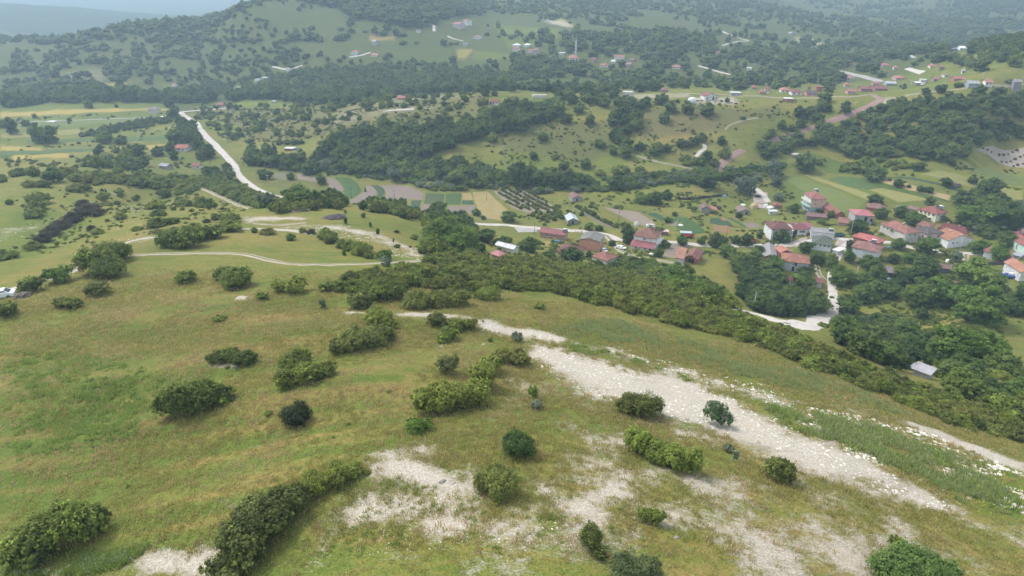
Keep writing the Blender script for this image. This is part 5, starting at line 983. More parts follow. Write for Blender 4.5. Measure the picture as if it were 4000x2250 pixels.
tr = bush('airy small tree with open crown standing at the edge of white chalk', D, [(1795,1068,50,44),(1822,1076,44,40),(1805,1050,50,34)], leaf_mat('hawthorn_leaves', (.05, .085, .035), (.12, .165, .075)), name='broadleaf_tree', cat='tree', cover=1.3, corek=None)
ob('trunk', trunk_mesh(1.8, .10, 3, 1.0), tr, (0, .3, 0))
# left country, one by one
l = 'l1'
for (x, y, w_, h_, key, lab) in [
 (190,320,130,85,'bush','dark bush left of the big round tree on the left hillside'), (345,330,140,115,'bush','tall dark bush close to the big round tree on the left hillside'), (545,378,190,145,'tree','big round dark tree on the left hillside'),
 (30,385,100,85,'bush','dark bush at the left edge of the photo above the gully'), (310,428,150,55,'scrub','left half of a long flat bush below the big round tree'), (440,430,150,62,'scrub','right half of a long flat bush below the big round tree'),
 (400,590,240,100,'bush','upper bush of a stack of three on the left hillside'), (365,660,200,85,'bush','middle bush of a stack of three on the left hillside'), (345,730,170,75,'bush','lowest bush of a stack of three on the left hillside'),
 (100,605,75,55,'bush','small bush left of the stack of three'), (760,480,170,90,'scrub','broad bush above the pale stones of the gully head'), (860,460,110,80,'scrub','bush adjoining the broad one above the gully head'),
 (860,362,150,60,'scrub','flat bush at the end of the hillside hedge'), (960,412,60,42,'bush','lower of two small round bushes on the left hillside'), (1002,380,66,48,'bush','upper of two small round bushes on the left hillside'),
 (1040,565,140,95,'bush','grey green round bush right of the bare thicket'), (1200,490,80,48,'bush','upper of a joined pair of little bushes on the left slope'), (1212,530,50,50,'bush','lower of a joined pair of little bushes on the left slope'),
 (1065,478,36,36,'conifer','tiny juniper above the grey green round bush'), (1362,565,45,35,'bush','single small bush on the stony left slope'), (1430,442,46,46,'bush','small globe bush under the hedge on the left slope'),
 (1210,755,115,80,'bush','round bush among pale stones in the stony hollow'), (1250,685,55,45,'bush','small bush behind the round one in the stony hollow'), (1080,780,45,35,'bush','tiny bush at the lower end of the stony hollow'),
 (1590,835,190,125,'bush','largest bush of the column climbing the left slope'), (1590,720,150,80,'bush','second lowest bush of the column climbing the left slope'), (1570,650,160,110,'bush','middle bush of the column climbing the left slope'),
 (1660,530,130,100,'bush','upper bush of the column climbing the left slope'), (1600,440,150,80,'bush','topmost bush of the column climbing the left slope'), (1830,605,130,65,'bush','bush in the row crossing the dry slope, at its left end'),
 (1910,625,90,65,'bush','middle bush in the row crossing the dry slope'), (2040,628,170,120,'bush','biggest bush at the right end of the row crossing the dry slope'), (2160,638,66,60,'lime','bright little bush touching the right end of the row'),
 (1800,510,110,50,'bush','double bush on the brown slope above the row'), (1745,665,50,40,'bush','left one of two tiny bushes below the row'), (1838,665,46,38,'bush','right one of two tiny bushes below the row'),
 (2265,518,110,80,'scrub','dark bush in the angle of the rutted side track'), (2352,550,50,34,'lime','bright small bush below the rutted side track'), (340,1060,150,95,'bush','round bush at the lower end of the bare thicket'),
 (60,1165,200,110,'bush','wide bush at the left edge below the bare thicket'), (985,900,120,65,'bush','bush at the edge of the path above the pale track'), (920,875,70,70,'dead','leafless brown bush beside the path'),
 (1380,870,110,60,'bush','bush left of the track fork behind the ridge'), (1740,800,130,80,'bush','bush at the head of the ridge left of the fork'), (1745,880,110,60,'scrub','scrubby bush on the pale track edge'),
 (1590,895,110,45,'scrub','flat bush where the pale track is crossed'), (1940,860,130,80,'bush','round bush of the ridge clump nearest the pale track'), (2080,790,80,50,'dead','small brown bush on the ridge'),
 (2030,960,150,90,'bush','bush behind the wide track bush'), (2330,780,220,120,'bush','broad bush of the ridge clump'), (2310,870,260,100,'bush','low wide bush in front of the ridge clump'),
 (2560,890,80,40,'lime','bright bush at the end of the rutted track'), (2170,760,110,80,'bush','left bush of the ridge clump'), (1430,385,110,50,'scrub','bush at the hedge corner on the left slope')]:
    planted(key, l, x, y, w_, h_, lab, 'shrub' if key in STEMLESS or key in ('lime', 'conifer') else 'tree')
for i, (x, y, w_, h_) in enumerate([(880,700,220,120),(990,720,120,90),(740,780,190,110),(620,850,190,110),(520,920,190,110),(440,990,160,110),(830,620,120,70)]):
    planted('dead', l, x, y, w_, h_, 'leafless dark brown thicket lining the gully on the left', 'shrub', 'bare thickets lining the left gully')
l = 'r2'
for (x, y, w_, h_, key, lab) in [
 (905,800,36,74,'tree','young tree beside the dark ash heap on the spur'), (1152,835,34,62,'tree','young tree second from the ash heap on the spur'), (1226,908,42,76,'tree','young tree lowest on the spur above the stones'),
 (900,695,26,34,'lime','tiny young tree at the back of the spur'), (1080,738,52,60,'pale','pale young tree at the back of the spur'), (1740,908,34,46,'tree','small tree at the right rim of the spur'), (1383,990,20,56,'pale','thin sapling above the small bush on the spur'),
 (1310,1225,120,125,'pale','grey green round tree with forked trunk beside the rutted track'), (888,1120,46,60,'tree','slim small tree left of the track thicket'),
 (345,970,84,54,'lime','bright conical bush in the brown grass of the spur'), (1590,955,90,65,'bush','round dark bush on the right of the spur'), (1418,1040,66,46,'bush','small bush above the rubble end'), (1552,1040,36,26,'bush','tiny bush above the rubble end'), (1650,1100,40,46,'bush','small upright bush at the spur foot'), (1415,890,56,34,'dead','small dark stone-ringed bush on the spur'),
 (115,905,150,80,'scrub','low bush beside the bare end of the pale track'), (470,890,80,60,'scrub','left bush of a pair on the pale track'), (550,900,90,62,'dead','brown right bush of a pair on the pale track'),
 (450,620,320,210,'tree','large spreading tree beside the curving road'), (110,640,170,180,'pale','grey brown thin tree left of the large spreading tree'), (180,665,130,80,'lime','bright bush under the large spreading tree'), (30,640,110,70,'tree','dark tree on the near side of the curving road'),
 (545,300,190,150,'tree','round dark tree behind the ploughed plots'), (700,260,120,130,'pale','pale willow beside the round dark tree'), (660,400,110,110,'tree','tree standing between two ploughed plots'), (95,350,140,110,'tree','left tree of the plots near the pole'), (350,355,80,75,'lime','light tree among the left plots'), (210,210,120,210,'tall','tall narrow dark tree near the brick cabin'),
 (1100,480,44,60,'conifer','dark cone shaped tree between the crop strips'), (800,560,170,100,'tree','tree row edge left of the ploughed strips'), (1835,690,180,120,'tree','round tree below the garden plots'), (1150,590,110,60,'tree','small tree at the plots foot, left of the ploughed field'), (725,310,50,50,'tree','small dark tree at the tip of the crop strip'),
 (2220,720,110,70,'tree','tree below the grain field'), (2540,780,170,110,'tree','dark round tree at the orchard corner'), (2290,760,60,50,'tree','small dark tree below the grain field'), (1400,370,150,170,'pale','tall pale willow at the foot of the wood'), (1640,290,90,100,'pale','smaller pale willow at the foot of the wood'), (240,210,60,60,'tree','bush at the road side by the brick cabin'),
 (2300,990,220,150,'tree','round tree behind the scrub band near the road'), (2480,1050,200,150,'tree','tree left of the pink roof hut'), (2260,1085,140,100,'tree','tree between the road and the scrub band'),
 (1950,1000,260,190,'lime','large leafy tree at the foot of the spur'), (1790,1080,200,130,'tree','left tree of the clump at the foot of the spur'), (2110,1060,200,140,'tree','right tree of the clump at the foot of the spur'), (1900,1110,200,110,'tree','lower tree of the clump at the foot of the spur'), (2120,870,180,80,'bush','bushy growth right of the spur rim')]:
    planted(key, l, x, y, w_, h_, lab, 'tree' if key not in STEMLESS else 'shrub')
planted('pale', 'a1', 675, 205, 66, 110, 'single small tree with thin stem above the chalk track', 'tree')
# village and valley trees
for (z, x, y, w_, h_, key, lab) in [
 ('r3',165,1085,200,190,'tree','leafy tree left of the long pink house'), ('r3',385,1185,150,150,'tree','dark tree left of the maroon roofed grey house'), ('r3',770,865,110,95,'lime','bright tree behind the salmon house, left one'), ('r3',880,868,90,62,'lime','bright tree behind the salmon house, right one'),
 ('r3',1165,1000,180,230,'tree','tall two-tiered tree left of the white two-storey house'), ('r3',1470,1132,110,120,'tree','tree at the right corner of the white two-storey house'), ('r3',1540,1042,110,95,'tree','tree behind the right corner of the white two-storey house'),
 ('r3',1705,1010,125,120,'lime','round bright tree at the roadside carport'), ('r3',2040,1030,170,170,'tree','big tree on the village road, left of the grey balcony house'), ('r3',2250,1000,120,100,'tree','tree right of the big roadside tree'),
 ('r3',2350,1020,120,150,'tree','upright tree in front of the ploughed garden'), ('r3',2170,1130,190,120,'lime','wide bright tree below the village road'), ('r3',2490,945,80,85,'tree','tree against the left wall of the grey balcony house'),
 ('r3',1005,1020,95,65,'tree','small garden tree right of the salmon house'), ('r3',870,1232,100,85,'tree','small tree in front of the low red roofed hut'), ('r3',770,1140,70,90,'tree','dark tree between the grey and salmon houses'), ('r3',600,1200,280,80,'tree','bushy tree line under the maroon roofed house'),
 ('r3',1620,1430,280,220,'lime','large rounded tree at the end of the scrub band'), ('r3',1200,1260,220,100,'tree','tree behind the scrub band below the lane'), ('r3',1490,900,100,70,'tree','small tree behind the white house roof'),
 ('r3',1570,790,90,60,'lime','small bright tree in the vegetable garden'), ('r3',1640,722,64,52,'tree','little tree at the garden fence, left'), ('r3',1555,560,130,120,'tree','round tree on the right of the pasture clump'), ('r3',1300,590,160,90,'lime','left tree of the pasture clump'), ('r3',1430,600,200,110,'tree','middle tree of the pasture clump'),
 ('r3',1420,352,120,92,'tree','solitary round tree above the pasture'), ('r3',90,430,240,290,'tree','very tall dark tree at the right end of the wood'), ('r3',300,432,220,190,'tree','dark tree left of the wood end'), ('r3',400,430,200,230,'tree','tall tree in the wood end'), ('r3',540,440,200,210,'wood','wide tree in the wood end'), ('r3',740,442,130,140,'wood','last tree of the wood end, above the pasture'),
 ('r3',890,310,130,75,'bush','left one of three bushes above the pasture'), ('r3',1085,290,210,90,'bush','middle one of three bushes above the pasture'), ('r3',1285,275,120,70,'bush','right one of three bushes above the pasture'), ('r3',1050,452,200,80,'tree','dark bushy tree at the stream edge, left'), ('r3',1240,442,110,70,'tree','dark bushy tree at the stream edge, right'),
 ('r3',2290,490,140,180,'pale','left tall grey green tree by the road turn'), ('r3',2390,510,140,190,'pale','right tall grey green tree by the road turn'), ('r3',1785,620,50,40,'tree','little tree in the middle of the pasture'), ('r3',1830,670,60,50,'tree','little tree left of the double barn'), ('r3',2280,740,90,60,'tree','bush at the garden corner below the grey barn'), ('r3',790,635,60,44,'bush','round bush on the fence of the young orchard'), ('r3',1055,650,40,36,'bush','bush on the fence line above the dry plot'),
 ('r3',1800,390,120,90,'wood','dark tree left of the blue roofed shed'), ('r3',1960,430,230,60,'tree','bushes in front of the blue roofed shed'), ('r3',2170,350,160,110,'tree','tree beside the foot of the red road'),
 ('r4',370,268,210,200,'wood','big dark round tree alone in the upper pasture'), ('r4',60,330,150,170,'pale','pale tree left of the big dark round tree'), ('r4',80,420,120,120,'pale','lower pale tree left of the hay meadow'), ('r4',30,260,110,120,'pale','upper pale tree left of the hay meadow'), ('r4',880,290,120,95,'wood','dark tree at the left end of the field hedge'), ('r4',1070,358,200,130,'wood','largest tree of the field hedge'), ('r4',980,300,100,70,'wood','tree in the middle of the field hedge'),
 ('r4',1310,425,110,78,'wood','first tree on the straw coloured strip'), ('r4',1415,440,40,36,'tree','tiny tree on the straw coloured strip'), ('r4',1530,475,80,56,'tree','third tree on the straw coloured strip'), ('r4',1612,490,84,60,'tree','fourth tree on the straw coloured strip'), ('r4',1222,370,40,30,'tree','tiny bush at the top of the straw coloured strip'), ('r4',1790,425,110,92,'tree','tree beside a brushwood heap in the upper fields'), ('r4',2055,395,90,48,'tree','low tree in the upper fields near the brushwood'), ('r4',2220,505,220,110,'tree','broad tree in the right upper field'), ('r4',2090,510,110,70,'tree','left shoulder tree of the broad one in the right field'), ('r4',2520,640,60,80,'pale','thin open tree on the right field margin'),
 ('r4',1075,605,140,72,'tree','tree behind the brown barn roof'), ('r4',1625,605,100,88,'wood','round tree behind the cream villa'), ('r4',1880,560,66,52,'wood','tree on the field corner right of the cream villa'), ('r4',262,690,120,110,'tree','tree in front of the three-storey house, left side'), ('r4',512,690,60,50,'tree','small tree at the foot of the three-storey house'), ('r4',635,735,90,75,'tree','tree right of the three-storey house'), ('r4',540,800,80,60,'lime','small light tree below the wooden sheds'),
 ('r4',110,570,110,90,'pale','pale green bush by the dirt road'), ('r4',900,885,190,120,'tree','wide tree before the dusty pink roof'), ('r4',1135,745,150,100,'tree','tree right of the dusty pink roof'), ('r4',1340,735,150,120,'tree','tree between the brown barn and the cream villa'), ('r4',1450,800,180,90,'lime','light tree below the cream villa'), ('r4',1290,925,150,95,'lime','orange green tree in front of the big hipped roof'), ('r4',1310,1050,150,95,'tree','dark tree before the big hipped roof'),
 ('r4',1580,1095,230,165,'lime','largest bright walnut tree in the village'), ('r4',1430,1190,150,110,'lime','yellowish tree left below the largest walnut'), ('r4',2110,1095,170,145,'lime','bright tree at the lane fork by the white gabled house'), ('r4',2310,1185,150,185,'lime','bushy tree in front of the white walled house'), ('r4',2400,1020,190,110,'tree','tree left of the mint green building'), ('r4',2360,850,360,220,'tree','big tree mass above the mint green building'), ('r4',2060,830,280,210,'lime','broad walnut right of the cream villa'), ('r4',2200,720,260,130,'tree','tree behind the broad walnut'), ('r4',1990,640,220,110,'wood','dark tree on the margin above the broad walnut'), ('r4',2110,900,100,100,'pale','blue grey tree behind the white gabled house'), ('r4',2540,740,90,80,'wood','dark tree at the right edge behind the village'), ('r4',2300,650,200,90,'wood','dark tree along the right field margin'),
 ('r4',370,1080,150,120,'tree','round tree left of the green roofed house'), ('r4',490,1190,170,140,'tree','tree before the green roofed house'), ('r4',640,1250,120,160,'tree','yellowish topped tree on the lane bank'), ('r4',810,1180,120,130,'lime','tree beside the lane below the red metal roof'), ('r4',1010,1245,180,140,'tree','tree before the brown hipped white house'), ('r4',1250,1190,135,100,'tree','round tree right of the brown hipped white house'), ('r4',1090,1370,180,180,'tree','tree left of the purple roofed shed'), ('r4',720,1400,260,180,'lime','large bright tree above the road bend'), ('r4',1310,1445,150,140,'tree','dark tree at the front of the purple roofed shed'), ('r4',1570,1310,270,190,'tree','tree left of the old tiled barn'), ('r4',2080,1445,400,170,'lime','huge rounded walnut below the trailers'), ('r4',1740,1455,200,110,'lime','rounded tree by the magenta roof'), ('r4',360,1330,140,115,'tree','tree below the rust roofed house, right'), ('r4',1850,1118,150,34,'bush','low hedge bush under the white gabled house'), ('r4',1890,1180,100,110,'pale','light green young tree beside the dirt yard'), ('r4',820,1050,90,100,'tree','small tree between the lane and the red metal roof'), ('r4',1720,760,100,60,'pale','pale tree at the wall of the cream villa'), ('r4',350,1430,220,110,'lime','rounded tree over the low maroon roof'), ('r4',240,940,70,80,'dead','purple leaved tree by the grey balcony house'), ('r4',130,980,190,70,'tree','vine arbour like tree before the grey balcony house'),
 ('r4',40,1290,260,160,'tree','dark tree in the gully left of the rust roofed house'), ('r4',60,1400,220,140,'tree','lower dark tree in the gully left of the low maroon roof'), ('r4',940,1420,200,100,'tree','tree by the road below the lane'),
 ('a3',60,280,220,260,'tree','dark tree on the inner side of the road bend'), ('a3',320,285,160,330,'conifer','tall dark conifer inside the road bend'), ('a3',480,230,240,220,'tree','leafy tree behind the tall conifer'), ('a3',180,180,220,200,'tree','dark tree left of the tall conifer'), ('a3',790,260,240,200,'tree','tree on the outer side of the road bend'), ('a3',960,130,240,140,'tree','tree behind the outer bend tree'), ('a3',1190,90,240,110,'tree','tree above the dirt bank'), ('a3',1540,320,120,140,'wood','small dark round tree below the walnuts'),
 ('a3',1500,180,280,230,'lime','left walnut of the row on the bank'), ('a3',1780,190,300,260,'lime','middle walnut of the row on the bank'), ('a3',2110,340,470,400,'lime','largest walnut of the row on the bank'), ('a3',2450,260,240,240,'tree','tree at the right end of the walnut row'),
 ('a3',1050,620,380,230,'wood','dark rounded tree at the left of the gully clump'), ('a3',1400,480,220,180,'tree','small bright tree behind the gully clump'), ('a3',1580,690,330,270,'tree','tree above the tin roofed shed'), ('a3',1860,740,380,360,'lime','tall tree right of the tin roofed shed'), ('a3',2170,780,380,350,'lime','broad tree at the right of the gully clump'), ('a3',2330,960,400,200,'tree','low tree below the broad gully tree'), ('a3',2480,1150,300,200,'tree','tree at the right edge above the scrub band'), ('a3',1960,900,300,140,'wood','shadowy tree beside the tin roofed shed'), ('a3',1300,680,240,140,'wood','dark low tree in the middle of the gully clump'), ('a3',2150,1080,260,140,'wood','dark low tree below the broad gully tree'),
 ('a2',2450,220,240,150,'tree','leafy tree at the left of the road bend pole'), ('a2',2150,180,260,160,'bush','bushy growth above the hidden road'), ('a2',2560,130,220,200,'tree','tree above the road bend pole')]:
    planted(key, z, x, y, w_, h_, lab, 'tree' if key not in ('bush',) else 'shrub')
# ---------------------------------------------------------------- scattered growth
def inst_nodes(name, meshes):
    """instances one of the meshes on each vertex, from attributes rot, scl, idx"""
    col = bpy.data.collections.new(name + '_set')
    for i, me_ in enumerate(meshes):
        o = bpy.data.objects.new('%s_%02d' % (name, i), me_); col.objects.link(o)
    ng = bpy.data.node_groups.new(name, 'GeometryNodeTree'); ng.interface.new_socket('Geometry', in_out='INPUT', socket_type='NodeSocketGeometry'); ng.interface.new_socket('Geometry', in_out='OUTPUT', socket_type='NodeSocketGeometry')
    n = ng.nodes; lk = ng.links; gi = n.new('NodeGroupInput'); go = n.new('NodeGroupOutput'); ci = n.new('GeometryNodeCollectionInfo'); ci.inputs['Collection'].default_value = col; ci.inputs['Separate Children'].default_value = True
    ip = n.new('GeometryNodeInstanceOnPoints'); ip.inputs['Pick Instance'].default_value = True
    def at(nm, t):
        a = n.new('GeometryNodeInputNamedAttribute'); a.data_type = t; a.inputs[0].default_value = nm; return a.outputs['Attribute']
    mr = n.new('GeometryNodeMeshToPoints')
    lk.new(gi.outputs[0], mr.inputs[0]); lk.new(mr.outputs[0], ip.inputs['Points']); lk.new(ci.outputs[0], ip.inputs['Instance']); lk.new(at('idx', 'INT'), ip.inputs['Instance Index'])
    cx = n.new('ShaderNodeCombineXYZ'); lk.new(at('rot', 'FLOAT'), cx.inputs[2]); er = n.new('FunctionNodeEulerToRotation'); lk.new(cx.outputs[0], er.inputs[0]); lk.new(er.outputs[0], ip.inputs['Rotation'])
    lk.new(at('scl', 'FLOAT_VECTOR'), ip.inputs['Scale']); lk.new(ip.outputs[0], go.inputs[0]); return ng
def scatter_stuff(name, P, scl, meshes, label, cat):
    P = np.asarray(P, np.float32)
    if not len(P): return
    m = bpy.data.meshes.new(name); m.vertices.add(len(P)); m.vertices.foreach_set('co', P.ravel())
    r = np.random.default_rng(len(P))
    a = m.attributes.new('rot', 'FLOAT', 'POINT'); a.data.foreach_set('value', (r.random(len(P)) * 6.28).astype(np.float32))
    a = m.attributes.new('idx', 'INT', 'POINT'); a.data.foreach_set('value', r.integers(0, len(meshes), len(P)).astype(np.int32))
    a = m.attributes.new('scl', 'FLOAT_VECTOR', 'POINT'); a.data.foreach_set('vector', np.asarray(scl, np.float32).ravel())
    m.update(); o = ob(name, m); md = o.modifiers.new('scatter', 'NODES'); md.node_group = inst_nodes(name, meshes); return stuff(o, label, cat)
def in_poly(W, x, y): return poly_sd(W, x, y) > 0
def poisson(W, space, jitter=.45, seed=1):
    x0, y0 = W.min(0); x1, y1 = W.max(0); r = np.random.default_rng(seed)
    gx = np.arange(x0, x1, space); gy = np.arange(y0, y1, space * .87); X, Y = np.meshgrid(gx, gy); X = X + (np.arange(len(gy)) % 2)[:, None] * space / 2
    X = X.ravel() + r.uniform(-jitter, jitter, X.size) * space; Y = Y.ravel() + r.uniform(-jitter, jitter, Y.size) * space
    k = in_poly(W, X, Y); return X[k], Y[k]
def seen(x, y, z):
    u, v = project(x, y, z); return (u > -60) & (u < 4060) & (v > -40) & (v < 2350) & (y > 0)
CL_ = np.concatenate(CLEAR)
def grow(zone, P, space, wr, hr, keys, label, group, name, cat, cap=300, seed=1, keep=1.0, clump=None, W=None, gscale=12.0):
    """fill a stretch of ground; the largest up to cap are things, the rest one mass"""
    W = wpoly(zone, P) if W is None else W; x, y = poisson(W, space, .45, seed); r = np.random.default_rng(seed + 5)
    k = r.random(len(x)) < keep
    if clump is not None: k &= fbm(x / gscale, y / gscale, 3, seed) > clump
    x = x[k]; y = y[k]; z = ground(x, y); w_ = r.uniform(*wr, len(x)); h_ = w_ * r.uniform(*hr, len(x))
    ds = np.sqrt(x * x + y * y + (z - CAMZ) ** 2); ub, vb = project(x, y, z); _, vt = project(x, y, z + h_ * .85); hw = w_ * .42 * FPX / ds; ok = np.ones(len(x), bool)
    for i in range(0, len(x), 1500):
        s_ = slice(i, i + 1500); c_ = CL_[(CL_[:, 0] > ub[s_].min() - 60) & (CL_[:, 0] < ub[s_].max() + 60)]
        if len(c_): ok[s_] = ~((np.abs(c_[None, :, 0] - ub[s_, None]) < hw[s_, None]) & (c_[None, :, 1] < vb[s_, None] + hw[s_, None] * .3) & (c_[None, :, 1] > vt[s_, None])).any(1)
    x, y, z, w_, h_ = x[ok], y[ok], z[ok], w_[ok], h_[ok]
    vis = seen(x, y, z); sz = w_ / np.hypot(x, y) * vis; od = np.argsort(-sz); kk = r.integers(0, len(keys), len(x)); n_ind = min(cap, len(x))
    for i in od[:n_ind]:
        if not vis[i]: continue
        plant(keys[kk[i]], Vector((x[i], y[i], z[i])), w_[i], h_[i], label, cat, group, name, parts=False)
    rest = od[n_ind:]
    if len(rest):
        meshes = [m_ for k_ in keys for m_ in PM[k_]]; hz0 = 1.25 if keys[0] in STEMLESS else 2.0
        scatter_stuff(name + '_mass', np.c_[x[rest], y[rest], z[rest] - .05 * h_[rest]], np.c_[w_[rest] / 2, w_[rest] / 2, h_[rest] / hz0], meshes, None, None)
# main scrub band
grow(D, [(1010,672),(1100,650),(1250,648),(1450,668),(1600,695),(1720,742),(1850,795),(2000,858),(2150,915),(2350,995),(2576,1075),(2576,1112),(2400,1070),(2200,990),(2050,930),(1900,872),(1750,828),(1570,785),(1400,736),(1280,728),(1180,740),(1080,725),(990,715),(930,705)],
     2.0, (2.0, 4.0), (.48, .80), ['scrub', 'bush', 'scrub', 'bush'], 'olive green shrub in the dense scrub band running diagonally down the slope', 'shrubs of the diagonal scrub band', 'scrub_shrub', 'shrub', 300, 3, .90)
grow(D, [(870,705),(950,690),(1020,690),(1060,715),(1000,735),(880,730)], 2.2, (2.4, 3.8), (.6, .85), ['bush', 'scrub'], 'shrub in the thicket at the upper end of the scrub band', 'shrubs at the upper end of the scrub band', 'scrub_shrub', 'shrub', 40, 4)
# left hedge belt and slope
grow(D, [(155,440),(330,448),(400,452),(500,455),(560,468),(630,490),(690,512),(670,528),(600,508),(520,490),(430,474),(300,465),(180,458)], 4.0, (4.0, 7), (.5, .75), ['scrub', 'bush', 'bush'], 'shrub in the hedge belt running down to the white road on the left', 'shrubs of the left hedge belt', 'hedge_shrub', 'shrub', 90, 6)
grow(D, [(480,430),(575,420),(640,470),(700,500),(640,520),(520,470)], 5.0, (4.0, 7), (.5, .8), ['tree', 'bush', 'bush'], 'bushy tree between the small cabin and the white road', 'bushy trees by the white road', 'hedge_tree', 'tree', 20, 7, .6)
grow(D, [(300,395),(420,400),(480,415),(560,420),(560,400),(500,370),(460,385),(400,378),(330,385)], 8, (6, 10), (.7, 1.2), ['tree', 'wood', 'tree'], 'tree in the grove round the farmsteads left of the white road', 'trees of the farmstead grove', 'broadleaf_tree', 'tree', 15, 8, .5)
grow(D, [(200,372),(300,380),(330,400),(480,440),(300,440),(200,425),(220,400)], 7, (5, 9), (.6, 1.1), ['tree', 'bush'], 'tree in the loose grove below the straw fields on the left', 'trees below the left straw fields', 'broadleaf_tree', 'tree', 10, 9, .4)
grow(D, [(440,285),(470,300),(500,330),(545,375),(555,410),(520,400),(480,360),(440,310)], 7, (6, 9), (.9, 1.4), ['wood', 'tree'], 'tall tree in the row on the left side of the white road', 'trees lining the white road', 'broadleaf_tree', 'tree', 12, 10)
grow(D, [(600,380),(680,375),(790,395),(840,420),(960,440),(940,445),(800,432),(700,425),(620,430),(600,405)], 7.5, (6, 10), (.65, 1.1), ['wood', 'tree'], 'tree in the belt at the foot of the wood right of the white road', 'trees at the foot of the wood', 'broadleaf_tree', 'tree', 12, 11, .85)
# belt behind the spur
grow(D, [(690,520),(760,518),(860,505),(1000,520),(1100,535),(1190,560),(1200,590),(1150,600),(1080,570),(1000,545),(900,528),(760,530),(690,540)], 3.6, (3.5, 6), (.55, .85), ['bush', 'scrub', 'tree'], 'shrub in the belt along the back rim of the grassy spur', 'shrubs behind the grassy spur', 'hedge_shrub', 'shrub', 110, 12)
grow(D, [(1075,570),(1200,565),(1190,640),(1080,645)], 4.2, (4.5, 7.5), (.7, 1.0), ['tree', 'lime', 'bush'], 'leafy tree in the clump between the spur and the village road', 'trees between spur and village road', 'broadleaf_tree', 'tree', 10, 13)
grow(D, [(810,595),(860,605),(900,625),(950,640),(985,655),(960,658),(900,642),(850,622),(800,605)], 2.8, (2.6, 4.2), (.6, .9), ['bush', 'bush', 'lime'], 'shrub in the hedge slanting down beside the rubble of the spur', 'shrubs beside the spur rubble', 'hedge_shrub', 'shrub', 50, 14)
grow(D, [(1560,640),(1650,660),(1720,690),(1800,740),(1850,790),(1800,790),(1700,735),(1600,690),(1480,668),(1480,655)], 4.2, (4, 6.5), (.55, .9), ['tree', 'bush', 'lime'], 'bush in the green tangle between the scrub band and the lower lane', 'bushes between the scrub band and the lane', 'shrub', 'shrub', 30, 15, .75)
grow(D, [(1820,640),(1920,650),(1990,700),(2080,700),(2085,770),(2020,795),(1900,785),(1850,740),(1860,690)], 5.0, (5.5, 9), (.7, 1.05), ['tree', 'wood', 'tree'], 'tree in the dark wooded gully inside the road bend', 'trees of the wooded gully', 'broadleaf_tree', 'tree', 20, 16)
grow(D, [(2100,820),(2250,800),(2420,880),(2520,950),(2576,990),(2576,1060),(2440,1010),(2250,930),(2120,880)], 4.5, (4.5, 7.5), (.55, .9), ['tree', 'bush', 'wood'], 'bush in the dark growth of the gully below the tin roofed shed', 'bushes of the right gully', 'shrub', 'shrub', 40, 17, .85)
grow(D, [(2100,700),(2250,690),(2420,660),(2576,700),(2576,740),(2400,750),(2180,740),(2100,760)], 6, (5, 8), (.7, 1.0), ['tree', 'lime'], 'garden tree in the lower part of the village', 'garden trees in the lower village', 'broadleaf_tree', 'tree', 10, 18, .45)
grow(D, [(2230,545),(2330,545),(2420,560),(2576,540),(2576,600),(2480,600),(2380,560),(2260,560)], 6, (6, 9), (.6, .9), ['wood', 'tree', 'tree'], 'tree in the belt between the village and the fields', 'trees between village and fields', 'broadleaf_tree', 'tree', 10, 19, .8)
grow(D, [(1560,590),(1800,590),(1900,600),(2100,640),(2050,660),(1900,640),(1700,620),(1560,610)], 8, (4, 6.5), (.7, 1.0), ['tree', 'lime'], 'small garden tree along the village road', 'small trees along the village road', 'broadleaf_tree', 'tree', 8, 20, .5)
# reed and stream growth
grow(D, [(960,440),(1050,460),(1150,475),(1300,478),(1500,472),(1650,440),(1850,430),(1950,440),(1900,455),(1700,462),(1550,482),(1300,488),(1100,482),(1000,462)], 4.0, (3.5, 6), (.45, .7), ['bush', 'lime', 'pale'], 'low bush in the stream side growth below the wooded slope', 'stream side bushes', 'stream_shrub', 'shrub', 60, 21, .9)
grow(D, [(2080,425),(2300,435),(2576,420),(2576,400),(2440,415),(2350,425),(2200,405),(1960,385),(1960,400)], 5, (4, 7), (.45, .75), ['bush', 'wood', 'bush'], 'bush at the foot of the dark wooded hill on the right', 'bushes at the foot of the right hill', 'shrub', 'shrub', 30, 22, .8)
# woods on the middle hill
grow(D, [(800,385),(850,352),(950,330),(1060,332),(1190,305),(1290,280),(1400,268),(1410,290),(1330,320),(1230,345),(1130,380),(1060,405),(960,400),(860,405),(805,405)], 6.2, (7, 11), (.75, 1.05), ['wood', 'wood', 'tree'], 'dark tree in the wood climbing the middle hill', 'trees of the middle hill wood', 'woodland_tree', 'tree', 110, 23)
grow(D, [(820,405),(960,400),(1090,402),(1180,412),(1260,435),(1490,450),(1490,472),(1300,470),(1150,468),(1000,448),(850,425)], 5.6, (5.5, 9.5), (.6, .9), ['wood', 'bush', 'wood'], 'dark tree in the lower wood above the ploughed plots', 'trees of the lower wood', 'woodland_tree', 'tree', 80, 24, .95)
grow(D, [(1540,290),(1600,285),(1620,310),(1570,355),(1590,395),(1560,400),(1545,350)], 7, (6, 10), (.8, 1.3), ['wood', 'tree'], 'tree in the small grove on the bare middle slope', 'trees of the slope grove', 'broadleaf_tree', 'tree', 6, 25)
grow(D, [(1400,245),(1480,245),(1560,260),(1640,262),(1640,275),(1540,275),(1450,270)], 8, (6, 10), (.6, .95), ['wood'], 'dark tree near the crest left of the white hilltop house', 'trees near the crest', 'broadleaf_tree', 'tree', 6, 26, .7)
grow(D, [(1590,375),(1700,372),(1790,345),(1830,360),(1880,345),(1800,420),(1700,410),(1590,392)], 7, (6, 9), (.6, .9), ['wood', 'bush'], 'dark bush in the belt between the slope and the red road', 'bushes left of the red road', 'broadleaf_tree', 'tree', 12, 27, .9)
